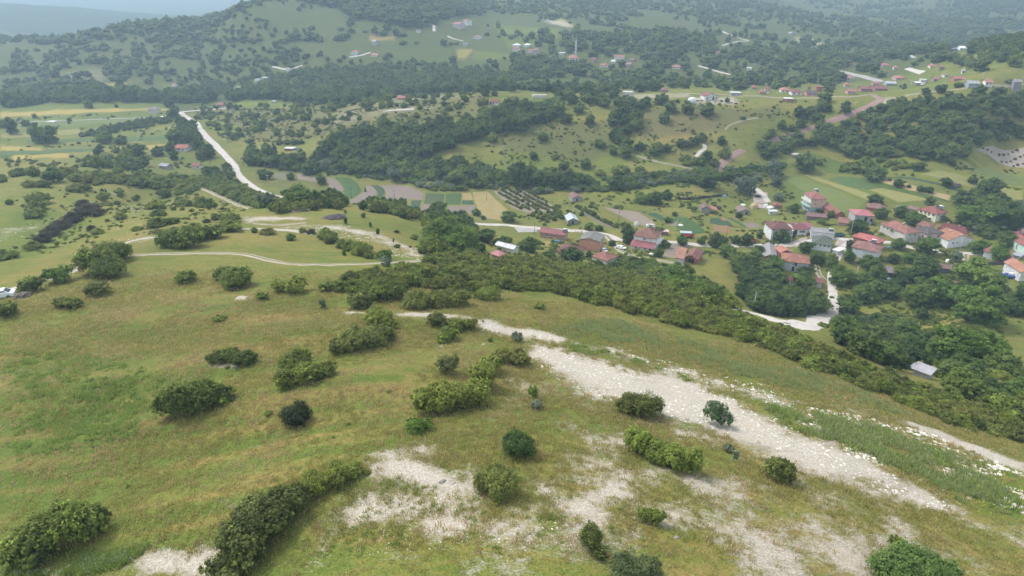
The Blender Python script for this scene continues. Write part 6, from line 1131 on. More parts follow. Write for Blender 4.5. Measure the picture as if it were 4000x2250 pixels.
grow(D, [(1880,350),(1960,325),(2040,285),(2100,275),(2160,262),(2190,262),(2100,300),(2040,318),(1960,345),(1900,362)], 7, (6, 9), (.6, .9), ['wood'], 'dark tree on the upper side of the red road', 'trees above the red road', 'woodland_tree', 'tree', 20, 28)
grow(D, [(1870,385),(1950,352),(2060,318),(2150,285),(2230,265),(2330,228),(2460,212),(2576,205),(2576,350),(2500,365),(2440,385),(2420,408),(2340,415),(2200,398),(2100,384),(1990,378),(1900,400)], 6.0, (6, 10), (.6, .85), ['wood', 'wood', 'hazel'], 'dark tree in the thick wood on the right hill', 'trees of the right hill wood', 'woodland_tree', 'tree', 90, 29)
grow(D, [(2380,150),(2440,125),(2500,105),(2576,85),(2576,190),(2460,170)], 8, (6, 10), (.5, .8), ['wood', 'bush'], 'bush on the scrubby ridge at the far right', 'bushes on the far right ridge', 'shrub', 'shrub', 30, 30)
# scattered bushes on the middle hill
for i, (P, sp_, wr, cap, keep, cl_) in enumerate([([(510,270),(780,265),(1000,245),(1250,240),(1210,290),(1060,325),(860,345),(700,370),(560,350),(500,310)], 6, (1.8, 6.5), 150, .62, .47), ([(1700,270),(2000,275),(1950,310),(1700,380),(1600,360)], 14, (2, 4.5), 40, .6, None), ([(1200,340),(1540,300),(1550,390),(1480,440),(1280,420)], 11, (2.5, 8), 50, .5, None), ([(1180,255),(1700,245),(1990,262),(1700,270),(1400,262)], 13, (2, 4.5), 40, .6, None)]):
    grow(D, P, sp_, wr, (.6, 1.0), ['wood', 'bush', 'bush'], ['small dark bush dotted over the stony left part of the middle hill', 'small bush dotted over the brown right part of the middle hill', 'bush dotted over the green flank of the middle hill', 'small bush near the crest of the middle hill'][i],
         ['bushes on the stony middle hill', 'bushes on the brown slope', 'bushes on the green flank', 'bushes near the crest'][i], 'hill_bush', 'shrub', cap, 40 + i, keep, cl_)
grow('l1', [(0,200),(2500,700),(2500,560),(1700,300),(700,240),(0,160)], 0.001 + 9, (1.5, 3.5), (.6, .9), ['bush'], 'small bush scattered on the dry left slope', 'bushes on the dry left slope', 'shrub', 'shrub', 30, 46, .5)
grow('l1', [(100,450),(600,420),(1500,420),(2400,680),(1400,800),(1000,600),(200,760)], 9, (.8, 2.2), (.5, .8), ['bush', 'dead'], 'tiny bush scattered on the stony left slope', 'tiny bushes on the stony left slope', 'shrub', 'shrub', 20, 47, .7)
grow(D, [(0,800),(900,700),(1300,800),(1300,1000),(900,1250),(600,1200),(0,1300)], 9, (.35, .9), (.4, .7), ['bush', 'scrub', 'lime'], 'little tuft of leaves growing in the meadow grass', 'leafy tufts in the meadow', 'leafy_tuft', 'plant', 80, 48, .35)
# orchards
def rows(zone, P, dx, dy, ang, w_, keys, label, group, name, cap=300, keep=.93):
    W = wpoly(zone, P); ca_, sa_ = math.cos(ang), math.sin(ang); c0 = W.mean(0); R0 = max(np.ptp(W[:, 0]), np.ptp(W[:, 1])); X = []
    for i in np.arange(-R0, R0, dx):
        for j in np.arange(-R0, R0, dy): X.append((c0[0] + i * ca_ - j * sa_, c0[1] + i * sa_ + j * ca_))
    X = np.array(X) + rng.normal(size=(len(X), 2)) * .18; k = in_poly(W, X[:, 0], X[:, 1]) & (rng.random(len(X)) < keep); X = X[k]; z = ground(X[:, 0], X[:, 1])
    ws = w_ * rng.uniform(.75, 1.2, len(X)); od = np.argsort(np.hypot(X[:, 0], X[:, 1]))
    for i in od[:cap]: plant(random.choice(keys), Vector((X[i, 0], X[i, 1], z[i])), ws[i], ws[i] * random.uniform(.75, 1.05), label, 'fruit tree', group, name, parts=False)
    rest = od[cap:]
    if len(rest): scatter_stuff(name + '_mass', np.c_[X[rest], z[rest]], np.c_[ws[rest] / 2, ws[rest] / 2, ws[rest] * .75], [m_ for k_ in keys for m_ in PM[k_]], None, None)
def dirang(zone, a, b):
    d = hz(zone, *b) - hz(zone, *a); return math.atan2(d.y, d.x)
a1 = dirang('r3', (120, 460), (500, 650))
rows('r3', [(-160,470),(100,455),(240,520),(510,650),(380,670),(120,670),(-40,600)], 1.9, 3.3, a1, 1.9, ['fieldbush'], 'young fruit tree in the orchard with bare soil strips', 'young trees of the striped orchard', 'orchard_tree', 130)
rows('r3', [(200,690),(500,660),(540,800),(500,820),(260,790),(200,740)], 4.2, 4.2, a1, 2.6, ['fieldbush'], 'round fruit tree in the grassy plot left of the metal roofed shed', 'round trees of the grassy plot', 'orchard_tree', 50)
rows('r3', [(590,640),(710,630),(950,755),(1090,840),(1050,870),(830,790),(690,720)], 2.0, 4.6, dirang('r3', (600, 640), (1050, 860)), 2.7, ['fieldbush'], 'fruit tree in the slanting rows right of the metal roofed shed', 'trees of the slanting orchard rows', 'orchard_tree', 50)
rows('r4', [(2090,50),(2260,5),(2700,10),(2700,230),(2340,190),(2230,120)], 3.6, 5.0, .35, 1.7, ['fieldbush'], 'small fruit tree in the bare orchard at the right edge', 'trees of the bare right orchard', 'orchard_tree', 50)
rows('l0', [(600,1300),(1500,1180),(1520,1190),(620,1320)], 3.6, 50, dirang('l0', (600, 1310), (1500, 1185)), 4.2, ['fieldbush'], 'small round tree in the upper plantation row of the left fields', 'trees of the upper plantation row', 'orchard_tree', 25)
rows('l0', [(780,1390),(1000,1310),(1730,1195),(1750,1245),(1100,1360),(700,1400)], 4.2, 7, dirang('l0', (900, 1370), (1740, 1220)), 5.0, ['hazel'], 'tree in the lower plantation block of the left fields', 'trees of the lower plantation block', 'orchard_tree', 25)
rows('l1', [(780,150),(1180,150),(1200,170),(780,180)], 4, 4.5, .1, 1.8, ['fieldbush'], 'small bush in the planted patch below the left straw fields', 'bushes of the planted patch', 'orchard_tree', 10)
# left field trees
for (x, y, w_, h_, key, lab) in [(895,1085,85,80,'tree','lone tree in the middle of the far left meadow'), (1172,1080,42,32,'tree','small lone bush in the far left meadow'), (130,1350,110,160,'tree','left big tree at the field edge on the left'), (400,1440,150,190,'lime','tall light tree at the left field edge'), (510,1440,170,170,'tree','wide tree beside the tall light one on the left'),
  (350,1190,46,44,'tree','little tree on the far left road'), (700,1222,44,36,'tree','little bush on the far left road'), (265,1270,80,44,'tree','low tree behind the far left farm track'), (30,1285,90,56,'tree','tree at the left edge on the far farm track'), (1705,1075,95,90,'wood','dark tree beside the far left house'), (1750,1180,110,110,'tree','broad tree at the road head'), (1800,1240,90,80,'tree','tree at the road head, nearer'), (1060,1440,150,90,'lime','light round tree at the foot of the left fields'), (1220,1449,120,60,'wood','dark tree at the foot of the left fields'),
  (2310,1090,80,66,'tree','tree beside the small red barn'), (1990,1200,70,50,'tree','roadside tree across the white road'), (1930,1300,120,100,'wood','dark tree on the inner side of the white road'), (1780,1440,200,100,'wood','dark tree mass near the white road farm')]:
    planted(key, 'l0', x, y, w_, h_, lab, 'tree')
grow('l0', [(0,1090),(180,1080),(480,1030),(1000,1030),(1400,1035),(1700,1030),(2200,1035),(2200,990),(1700,980),(1100,965),(560,985),(300,1020),(0,1040)], 7.5, (8, 13), (.9, 1.35), ['tree', 'wood', 'lime'], 'tree in the long tree line across the left valley', 'trees of the long valley tree line', 'broadleaf_tree', 'tree', 20, 50)
grow('m0', [(-300,1030),(0,1000),(300,1030),(900,1050),(1500,960),(2000,930),(2574,930),(2574,900),(1900,900),(1200,950),(400,980),(-300,960)], 8, (7, 12), (.8, 1.2), ['tree', 'wood', 'wood'], 'tree in the tree line behind the middle hill', 'trees behind the middle hill', 'broadleaf_tree', 'tree', 8, 51)
# hazel plantation and far country
def far_zone(zone, P, space, wr, hr, keys, label, group, cap, seed, keep=1, clump=None, name='hazel_bush', cat='tree', gscale=60.):
    grow(zone, P, space, wr, hr, keys, label, group, name, cat, cap, seed, keep, clump, gscale=gscale)
far_zone('m0', [(0,760),(200,760),(480,690),(700,680),(1200,660),(1600,620),(2050,680),(2300,720),(2574,760),(2574,900),(1700,930),(1000,950),(300,900),(0,900)], 5.6, (5.2, 7.6), (.7, .9), ['hazel'], 'bush in the dark hazel plantation across the valley', 'bushes of the hazel plantation', 150, 52, .78)
far_zone('n0', [(0,560),(400,600),(560,620),(900,690),(560,720),(300,800),(0,820)], 5.8, (5.2, 7.6), (.7, .9), ['hazel'], 'bush in the right part of the dark plantation below the far village', 'bushes of the right plantation', 70, 53, .78)
far_zone('l0', [(1700,880),(2200,840),(2574,780),(2574,930),(2200,960),(1750,960),(1700,930)], 6, (5.5, 8), (.7, .95), ['hazel'], 'bush in the left part of the dark plantation', 'bushes of the left plantation', 60, 54, .7)
far_zone('m0', [(-300,-80),(450,20),(800,80),(1000,200),(1500,280),(1800,290),(1900,200),(2270,120),(2270,20),(2000,-60),(1000,-120)], 9.5, (10, 15), (.7, .95), ['far'], 'tree in the forest covering the top of the far hill', 'trees of the hilltop forest', 40, 55, name='far_tree')
# open far slopes: clumpy trees and bushes
WF = np.array([(-760,640),(-1100,1150),(-900,1500),(200,1700),(1500,2600),(2600,2600),(1400,1000),(720,600),(520,560),(430,640),(330,560),(100,560),(-60,590),(-160,640),(-300,660),(-500,690)])
grow(None, None, 13, (5, 11), (.6, .95), ['far', 'farshrub'], 'tree scattered over the far hillsides', 'trees of the far hillsides', 'far_tree', 'tree', 80, 60, .72, .57, WF, 130.)
grow(None, None, 11, (4, 8), (.6, .9), ['farshrub', 'far'], 'bush scattered over the far hillsides', 'bushes of the far hillsides', 'far_shrub', 'shrub', 150, 61, .55, .57, WF, 55.)
WR = np.array([(150,600),(900,1500),(1700,2500),(2600,2600),(1250,1000),(800,740),(640,720),(470,700),(380,640)])
grow(None, None, 11, (8, 13), (.7, 1.0), ['far'], 'tree in the hazy woods across the right valley', 'trees of the hazy right valley', 'far_tree', 'tree', 0, 62, .42, .50, WR, 90.)
# skyline trees of the left hill
for P, sd in (([(0,160),(340,150),(480,110),(640,95),(800,60),(930,20),(960,60),(800,110),(640,130),(470,150),(300,180)], 63),):
    grow('s', P, 13, (9, 15), (.6, .85), ['far'], 'tree on the skyline of the left hill', 'trees on the left skyline', 'far_tree', 'tree', 30, sd, .62)
grow('s', [(0,200),(300,185),(700,150),(1000,120),(1100,300),(900,340),(500,330),(0,360)], 14, (5, 10), (.6, .85), ['far', 'farshrub'], 'tree dotted over the terraces of the left hill', 'trees on the left hill terraces', 'far_tree', 'tree', 60, 64, .7, .53, None, 60.)
grow('s', [(0,330),(160,290),(330,290),(560,235),(560,255),(400,330),(230,375),(0,385)], 9, (7, 12), (.6, .85), ['far'], 'dark tree in the wooded hollow of the left hill', 'trees of the left hollow', 'far_tree', 'tree', 0, 65, .5)
grow('s', [(1950,520),(3400,420),(3400,330),(2600,310),(2600,290),(2000,330)], 12, (7, 12), (.7, 1.0), ['far', 'wood'], 'tree in the settled valley behind the middle hill', 'trees of the far valley', 'far_tree', 'tree', 40, 66, .55, .40, None, 50.)
grow('s', [(2000,300),(2900,300),(3600,330),(3900,300),(3700,180),(3000,150),(2000,150)], 13, (8, 13), (.7, 1.0), ['far'], 'tree standing among the houses of the far villages', 'trees of the far villages', 'far_tree', 'tree', 30, 67, .6, .44, None, 60.)

def under(zone, P, n, keys, s0, s1, label, name, seed, thr, gs, fe=4.0):
    W = wpoly(zone, P); q = np.random.default_rng(seed); X = np.zeros((0, 2))
    while len(X) < n: c = q.uniform(W.min(0), W.max(0), (n * 2, 2)); X = np.r_[X, c[in_poly(W, c[:, 0], c[:, 1])]]
    X = X[:n]; X = X[(fbm(X[:, 0] / gs, X[:, 1] / gs, 3, seed) + (q.random(len(X)) - .5) * .25 > thr) & (q.random(len(X)) < np.clip(poly_sd(W, X[:, 0], X[:, 1]) / fe, 0, 1))]
    z = ground(X[:, 0], X[:, 1]); u, v = project(X[:, 0], X[:, 1], z); ok = np.ones(len(X), bool)
    for i in range(0, len(X), 1500):
        s_ = slice(i, i + 1500); ok[s_] = ~((np.abs(CL_[None, :, 0] - u[s_, None]) < 7) & (np.abs(CL_[None, :, 1] - v[s_, None] + 4) < 7)).any(1)
    X = X[ok]; z = z[ok]; s = q.uniform(s0, s1, len(X)); scatter_stuff(name, np.c_[X, z - .1], np.c_[s, s, s * q.uniform(.6, 1.1, len(X))], [m_ for k_ in keys for m_ in PM[k_]], label, 'plants')
under(D, [(1200,600),(1400,600),(1700,620),(2000,640),(2576,640),(2576,760),(2100,780),(2050,700),(1830,640),(1560,660),(1250,640)], 2600, ['fieldbush', 'bush'], .3, 1.0, 'low green growth between the village gardens', 'undergrowth', 81, .47, 8.0)
under(D, [(1500,480),(1960,420),(2100,560),(2576,540),(2576,640),(2000,640),(1560,590),(1300,560),(1250,500)], 3500, ['fieldbush', 'bush'], .3, 1.2, 'low green growth on the margins of the village fields', 'undergrowth', 82, .56, 7.0)
under(D, [(1950,820),(2150,770),(2576,770),(2576,1000),(2400,900),(2200,850)], 3600, ['fieldbush', 'bush'], .3, .9, 'low green growth on the slope below the village', 'undergrowth', 83, .46, 7.0)
under(D, [(1540,650),(1720,690),(1860,780),(1850,790),(1700,735),(1500,665)], 1600, ['bush'], .3, .9, 'bright green growth between the scrub band and the lane', 'undergrowth', 84, .40, 5.0)
under(D, [(700,430),(1000,455),(1300,480),(1700,460),(1980,420),(1980,400),(1700,430),(1300,470),(1000,440),(700,410)], 2500, ['bush', 'lime', 'pale'], .5, 1.8, 'tall weeds along the foot of the wooded slope', 'undergrowth', 85, .42, 9.0)
under(D, [(0,300),(420,282),(560,420),(680,520),(200,430),(0,430)], 1100, ['fieldbush', 'hazel'], .5, 1.5, 'low growth on the field margins of the left valley', 'undergrowth', 86, .54, 16.0)
under(D, [(480,270),(1200,240),(2000,250),(2150,280),(1600,420),(1200,420),(1000,330),(560,360)], 6000, ['fieldbush', 'bush'], .3, 1.1, 'tiny bushes dotted over the middle hill', 'undergrowth', 87, .52, 12.0)
under(D, [(1880,400),(2100,395),(2350,415),(2576,410),(2576,540),(2300,500),(2100,430),(1980,430)], 1500, ['bush'], .3, 1.2, 'low growth on the upper field margins', 'undergrowth', 88, .60, 9.0)
under(D, [(0,560),(430,470),(680,520),(540,590),(300,600),(0,660)], 1500, ['bush', 'scrub'], .2, .7, 'tiny bushes dotted over the left slope', 'undergrowth', 89, .5, 9.0)

def hedgerow(zone, P, w_, keys=('farshrub', 'far'), gap=.75, seed=1):
    W = strip_pts(zone, P, w_ * .8); q = np.random.default_rng(seed + len(P)); X = np.array([(a.x, a.y) for a in W]); X = X + q.normal(size=X.shape) * w_ * .25; X = X[q.random(len(X)) < gap]
    s = w_ * q.uniform(.35, .75, len(X)); scatter_stuff('hedgerow', np.c_[X, ground(X[:, 0], X[:, 1]) - .2], np.c_[s, s, s * .9], [m_ for k_ in keys for m_ in PM[k_]], 'far hedgerow along a terrace edge', 'hedge')
for i, (z, P) in enumerate([('l0',[(420,640),(800,530),(1080,490)]), ('l0',[(560,590),(900,520),(1100,500)]), ('l0',[(1550,420),(1900,400),(2574,420)]), ('l0',[(600,480),(850,440),(1000,400)]), ('l0',[(1350,650),(1700,570),(2100,620),(2500,640)]), ('l0',[(1200,860),(1400,640)]), ('l0',[(1500,740),(1900,745),(2300,700)]), ('l0',[(0,720),(500,700),(900,640),(1350,660)]), ('l0',[(1400,540),(1800,520),(2200,560)]),
  ('m0',[(850,310),(1200,345),(1500,360)]), ('m0',[(200,430),(500,400),(900,410)]), ('m0',[(0,200),(300,300),(600,290)]), ('m0',[(1500,440),(1800,460),(2000,450)]), ('n0',[(300,60),(700,90),(1100,100)]), ('n0',[(100,130),(500,170),(780,200)]), ('n0',[(800,240),(1200,300),(1500,420)]), ('n0',[(1900,180),(2250,260),(2574,290)]), ('n0',[(1400,100),(1900,160),(2400,60)]), ('n0',[(700,400),(1100,380),(1500,400)]),
  ('q0',[(0,130),(400,190),(560,300)]), ('q0',[(250,180),(600,190),(900,260)]), ('q0',[(900,140),(1300,230),(1500,400)]), ('q0',[(1300,130),(1700,280),(1900,360)]), ('q0',[(500,80),(900,100),(1300,60)]), ('q0',[(1700,60),(2100,180),(2574,260)]), ('q0',[(1000,60),(1500,170),(2000,300),(2400,340)])]): hedgerow(z, P, 7.5 if z != 'q0' else 10, seed=i)
# ---------------------------------------------------------------- poles
M_POLE = plain('concrete_pole', (.40, .39, .37), .9, .15, 1); M_WPOLE = plain('wooden_pole', (.14, .11, .09), .9, .3, 2)
def pole(zone, xb, yb, yt, label, mat=M_POLE, arms=2, lamp=False, group=None):
    p = hz(zone, xb, yb); u, v = sp(zone, xb, yt); rx, ry, rz = ray(u, v); h = CAMZ + float(rz) * p.y / float(ry) - p.z; h = max(5.5, min(h, 15)); r = .16 if mat is M_POLE else .12
    o = ob('utility_pole', None, None, p, random.uniform(-.5, .5)); tag(o, label, 'utility pole', group)
    b = MB(); b.cyl((0, 0, -1), (0, 0, h), r, r * .6, 8); b.build('pole', mat, o, smooth=True)
    for i in range(arms):
        b = MB(); b.box(-1.0, 1.0, -.05, .05, h - .3 - i * .7, h - .18 - i * .7); a = b.build('crossarm', mat, o)
        for q in (-.9, 0, .9) if i == 0 else (-.9, .9):
            b = MB(); b.cyl((q, 0, h - .18 - i * .7), (q, 0, h + .08 - i * .7), .06, .04, 6); b.build('insulator', WHITEP, a)
    if lamp: b = MB(); b.cyl((0, 0, h * .9), (.9, 0, h * .97), .05, .04, 6); b.box(.8, 1.3, -.12, .12, h * .96, h * 1.0); b.build('street_lamp', WHITEP, o)
    return o
POL = [('z6',1775,520,80,'large grey pole with stacked crossarms in the village centre',M_POLE,3,0), ('z4',780,1449,820,'tall concrete pole left of the red metal roof',M_POLE,2,0), ('z7',950,530,180,'leaning pole before the white gabled wall',M_POLE,0,0), ('z6',600,1220,940,'bare concrete pole by the lower lane',M_POLE,0,0),
 ('z3',725,650,450,'pole rising behind the grey corrugated roof',M_POLE,1,0), ('z1',1400,920,690,'pole at the right corner of the salmon house',M_POLE,0,0), ('a3',680,345,180,'concrete pole on the outer side of the road bend',M_POLE,1,0), ('a2',2428,225,35,'concrete pole inside the road bend',M_POLE,0,0), ('r3',227,905,775,'wooden pole left of the long pink house',M_WPOLE,0,0),
 ('r2',128,440,310,'pole at the left of the fallow plot',M_POLE,1,0), ('r2',962,550,455,'wooden pole with crossarm at the crop strip',M_WPOLE,1,0), ('r2',1395,570,520,'wooden pole at the ploughed field foot',M_WPOLE,1,0), ('r2',2320,570,485,'wooden pole in the grain field',M_WPOLE,0,0), ('r3',590,700,615,'wooden pole at the orchard edge',M_WPOLE,0,0), ('r3',1073,780,690,'wooden pole in the dry plot',M_WPOLE,0,0), ('r3',165,640,560,'wooden pole in the striped orchard',M_WPOLE,0,0), ('z2',245,940,800,'pole above the roadside carport',M_POLE,1,0), ('z2',1225,1170,1000,'wooden pole behind the big roadside tree',M_WPOLE,0,0),
 ('l1',2243,320,220,'white pole on the near side of the white road',M_POLE,0,0), ('l1',2445,225,165,'white crossarm pole right of the white road',M_POLE,1,0), ('l1',2395,180,65,'white pole farther up the white road',M_POLE,0,0), ('l1',1095,190,115,'white crossarm pole in the left grove',M_POLE,1,0), ('l1',1482,205,155,'pole before the farm shed on the left',M_POLE,0,0),
 ('n0',2373,970,885,'street lamp pole beside the crest village road',M_POLE,0,1), ('n0',2112,950,890,'pole right of the white gabled crest house',M_POLE,1,0), ('q0',867,1110,1045,'lamp pole on the red road',M_POLE,0,1), ('q0',1335,930,840,'leaning pole on the crest field',M_POLE,0,0), ('q0',1765,905,825,'second pole on the crest field',M_POLE,0,0), ('q0',2150,820,745,'pole below the scrub ridge',M_POLE,1,0), ('q0',2555,830,750,'pole at the right edge of the crest road',M_POLE,0,1), ('q0',70,1375,1285,'pole beside the lower end of the red road',M_POLE,0,0), ('q0',450,1225,1100,'thin pole between the two stretches of red road',M_WPOLE,0,0), ('z5',1375,880,660,'pole among the trees right of the cream villa',M_POLE,0,0), ('z7',1680,290,50,'wooden pole behind the bright tree at the lane fork',M_WPOLE,0,0), ('z7',1975,1449,1250,'wooden pole in front of the trailers',M_WPOLE,0,0), ('z4',1880,940,760,'street lamp pole in the trees behind the village',M_POLE,0,1), ('r4',2330,1690,1370,'wooden pole on the walnut bank at the right',M_WPOLE,0,0)]
for z, x, yb, yt, lab, mt, ar, lp in POL: pole(z, x, yb, yt, lab, mt, ar, lp)
for i, (x, yb, yt) in enumerate([(640,905,840),(660,905,838),(678,915,870),(500,860,825),(545,895,845),(705,705,650),(718,705,660),(490,695,650),(400,690,660),(875,940,860),(1415,845,790),(1430,880,835),(1260,825,790),(2190,870,780)]):
    pole('q0', x, yb, yt, 'thin pale pole among the houses of the crest village', M_POLE, 1, 0, 'poles of the crest village')
for i, (x, yb, yt) in enumerate([(905,615,585),(1095,635,595),(1125,640,590),(1310,640,595),(1755,590,545),(2112,650,615),(2225,650,615),(2430,690,640),(1930,630,600)]):
    pole('n0', x, yb, yt, 'thin pale pole in the mosque village', M_POLE, 1, 0, 'poles of the mosque village')
# ---------------------------------------------------------------- vehicles
def car(label, p, rz, col_, name='parked_car', k=1.0):
    o = ob(name, None, None, p, rz); tag(o, label, 'car'); L, Wc_ = 2.1 * k, .86 * k
    prof = [(-L, .35), (-L, .80), (-L * .93, .92), (-.55 * L, 1.0), (-.38 * L, 1.42), (.35 * L, 1.46), (.72 * L, 1.0), (L * .98, .92), (L, .75), (L, .35)]
    V = []; n = len(prof)
    for s in (-1, 1): V += [(x, s * Wc_ * (.80 if z > 1.2 else 1.0), z * k) for x, z in prof]
    F = [tuple(range(n - 1, -1, -1)), tuple(range(n, 2 * n))] + [(i, (i + 1) % n, n + (i + 1) % n, n + i) for i in range(n)]
    ob('body', new_mesh('body', V, F, [plain('car_paint', col_, .3, .05)]), o)
    g_ = plain('car_glass', (.02, .025, .03), .1, .1); b = MB()
    b.add([(-.53 * L, -.8 * Wc_, 1.03 * k), (-.53 * L, .8 * Wc_, 1.03 * k), (-.39 * L, .74 * Wc_, 1.40 * k), (-.39 * L, -.74 * Wc_, 1.40 * k)], [(0, 1, 2, 3)]); V2 = [(x - .02, y, z + .01) for x, y, z in b.V]; ob('windscreen', new_mesh('windscreen', V2, b.F, [g_]), o)
    V2 = [(.37 * L + .01, -.74 * Wc_, 1.44 * k), (.37 * L + .01, .74 * Wc_, 1.44 * k), (.70 * L + .02, .8 * Wc_, 1.04 * k), (.70 * L + .02, -.8 * Wc_, 1.04 * k)]; ob('rear_window', new_mesh('rear_window', V2, [(0, 1, 2, 3)], [g_]), o)
    for s in (-1, 1):
        b = MB(); b.box(-.35 * L, .45 * L, s * Wc_ * .88 - .03, s * Wc_ * .88 + .03, 1.02 * k, 1.36 * k); b.build('side_window', g_, o)
        for x in (-.62 * L, .62 * L): b = MB(); b.cyl((x, s * (Wc_ - .16), .32 * k), (x, s * (Wc_ + .03), .32 * k), .32 * k, .32 * k, 12); b.build('wheel', plain('tyre', (.02, .02, .02), .9), o)
        b = MB(); b.box(-L - .02, -L + .05, s * Wc_ * .7 - .15, s * Wc_ * .7 + .15, .65 * k, .8 * k); b.build('headlight', WHITEP, o)
    return o
p = hz('a0', 10, 100); car('white car half out of the photo at the left edge', p, .35, (.72, .74, .76), k=1.15)
car('white car parked on the verge beside the lane', hz('z1', 1675, 890), 2.4, (.75, .75, .75))
car('white car under the small grey canopy of the salmon house', hz('z1', 1330, 945), 1.9, (.78, .78, .8))
car('small red car at the bend of the white road', hz('l1', 2333, 322), 1.2, (.45, .03, .04))
car('white car near the dark shed on the far village road', hz('q0', 1560, 855), .4, (.75, .75, .75))
car('pale car half hidden under the purple roofed shed', hz('z6', 1400, 1290), .1, (.7, .72, .74))
def trailer(label, p, rz, col_, load=None):
    o = ob('farm_trailer', None, None, p, rz); tag(o, label, 'trailer'); m1 = plain('trailer_paint', col_, .5, .25); b = MB(); b.box(-1.9, 1.9, -1.0, 1.0, .8, .92); b.build('bed', m1, o)
    for q in ((-1.9, 1.9, -1.0, -.93), (-1.9, 1.9, .93, 1.0), (-1.9, -1.83, -.927, .927), (1.83, 1.9, -.927, .927)): b = MB(); b.box(q[0], q[1], q[2], q[3], .923, 1.5); b.build('side_board', m1, o)
    for s in (-1, 1): b = MB(); b.cyl((.4, s * .85, .42), (.4, s * 1.08, .42), .42, .42, 12); b.build('wheel', plain('tyre', (.02, .02, .02), .9), o)
    b = MB(); b.cyl((-1.9, 0, .8), (-3.3, 0, .55), .06, .05, 6); b.build('drawbar', m1, o)
    return o
trailer('blue open farm trailer with empty bed, left one of two', hz('z7', 2020, 1195), -.6, (.12, .20, .38))
tr2 = hz('z7', 2225, 1200); trailer('bright blue farm trailer carrying a white tank, right one of two', tr2, -.6, (.05, .18, .62))
b = MB(); b.box(-.75, .75, -.65, .65, .95, 2.1); tag(b.build('water_tank', plain('white_plastic', (.72, .70, .66), .5, .1), None, tr2, -.6), 'white box shaped tank standing on the bright blue trailer', 'tank')
trailer('rusty red trailer parked by the grey balcony house', hz('z3', 260, 640), .2, (.22, .08, .06))
trailer('teal trailer parked behind the stained grey roof', hz('z3', 2430, 480), .1, (.04, .14, .17))
trailer('red farm cart standing under the bluish carport', hz('z2', 470, 1175), .3, (.45, .06, .04))
# ---------------------------------------------------------------- heaps, tarpaulins, tents
def blob(name, zone, x, y, w_, h_, mat, label, cat, seed=0, flat=.5, lumpy=.18, parent=None):
    p = hz(zone, x, y); k = pxm(p) / ZN[zone][2]; rx = w_ * k / 2; H_ = h_ * k; V = []; nu, nv = 14, 7; q = np.random.default_rng(seed + int(x))
    for j in range(nv + 1):
        ph = math.pi / 2 * j / nv
        for i in range(nu):
            th = 2 * math.pi * i / nu; kk = 1 + lumpy * (q.random() - .5) * 2; V.append((rx * kk * math.cos(ph) ** flat * math.cos(th) * (j < nv or .05), rx * .75 * kk * math.cos(ph) ** flat * math.sin(th) * (j < nv or .05), H_ * math.sin(ph) * (1 + lumpy * .5 * (q.random() - .5)) - .1))
    F = [(j * nu + i, j * nu + (i + 1) % nu, (j + 1) * nu + (i + 1) % nu, (j + 1) * nu + i) for j in range(nv) for i in range(nu)] + [tuple(nv * nu + i for i in range(nu))]
    return tag(ob(name, new_mesh(name, V, F, [mat]), None, p, random.random()), label, cat)
blob('haystack', 'z2', 1775, 570, 195, 95, plain('hay', (.42, .33, .19), .95, .3, 4), 'domed haystack beside the old grey barn', 'haystack', 1, .8, .08)
blob('dung_heap', 'z2', 1060, 600, 120, 70, plain('dark_heap', (.08, .07, .065), .95, .4, 4), 'dark heap right of the orange roofed lean-to', 'heap', 2, .8)
BT = plain('blue_tarpaulin', (.05, .22, .55), .35, .3, 3)
blob('tarpaulin_heap', 'z1', 355, 748, 110, 45, BT, 'light blue covered heap at the wall of the long pink house', 'tarpaulin', 3); blob('tarpaulin_heap', 'z1', 455, 755, 70, 42, plain('dark_blue_tarpaulin', (.03, .06, .25), .35, .3, 3), 'dark blue covered heap at the wall of the long pink house', 'tarpaulin', 4)
blob('tarpaulin_heap', 'z2', 1185, 352, 80, 36, plain('faded_blue_tarpaulin', (.18, .28, .50), .4, .3, 3), 'faded blue tarpaulin at the end of the dark brushwood row', 'tarpaulin', 5); blob('tarpaulin_heap', 'z6', 1430, 440, 80, 38, BT, 'small blue tarpaulin beside the brown hipped roof', 'tarpaulin', 6)
GT = plain('green_tarpaulin', (.03, .30, .20), .4, .3, 3)
blob('tarpaulin_heap', 'z6', 1680, 1105, 120, 130, GT, 'green tarpaulin hanging at the end of the purple roofed shed', 'tarpaulin', 7, .5, .1); blob('tarpaulin_heap', 'z6', 1900, 1095, 100, 40, GT, 'small flat green tarpaulin on the straw patch', 'tarpaulin', 8); blob('tarpaulin_heap', 'z7', 1410, 870, 110, 110, plain('teal_tarpaulin', (.05, .32, .28), .4, .3, 3), 'teal tarpaulin at the left end of the dark fence', 'tarpaulin', 9)
blob('tarpaulin_heap', 'a3', 680, 395, 40, 26, GT, 'green net heap at the foot of the road bend pole', 'tarpaulin', 10); blob('tarpaulin_heap', 'a3', 820, 390, 44, 20, plain('pale_blue_cloth', (.4, .6, .65), .6), 'pale blue sheet lying beyond the road bend pole', 'tarpaulin', 11)
blob('hay_tent', 'n0', 1808, 1025, 92, 42, plain('white_tent', (.74, .74, .76), .6, .12, 1), 'white domed tent left of the gabled crest house', 'tent', 12, .45, .06)
blob('white_tank', 'z7', 645, 790, 95, 60, plain('white_tank_plastic', (.72, .72, .70), .5, .1), 'white water tank in the dirt yard behind the old long barn', 'tank', 13, .35, .03)
blob('water_barrel', 'r2', 408, 60, 26, 22, BT, 'blue barrel standing beside the small brown cabin', 'barrel', 14, .3, .05)
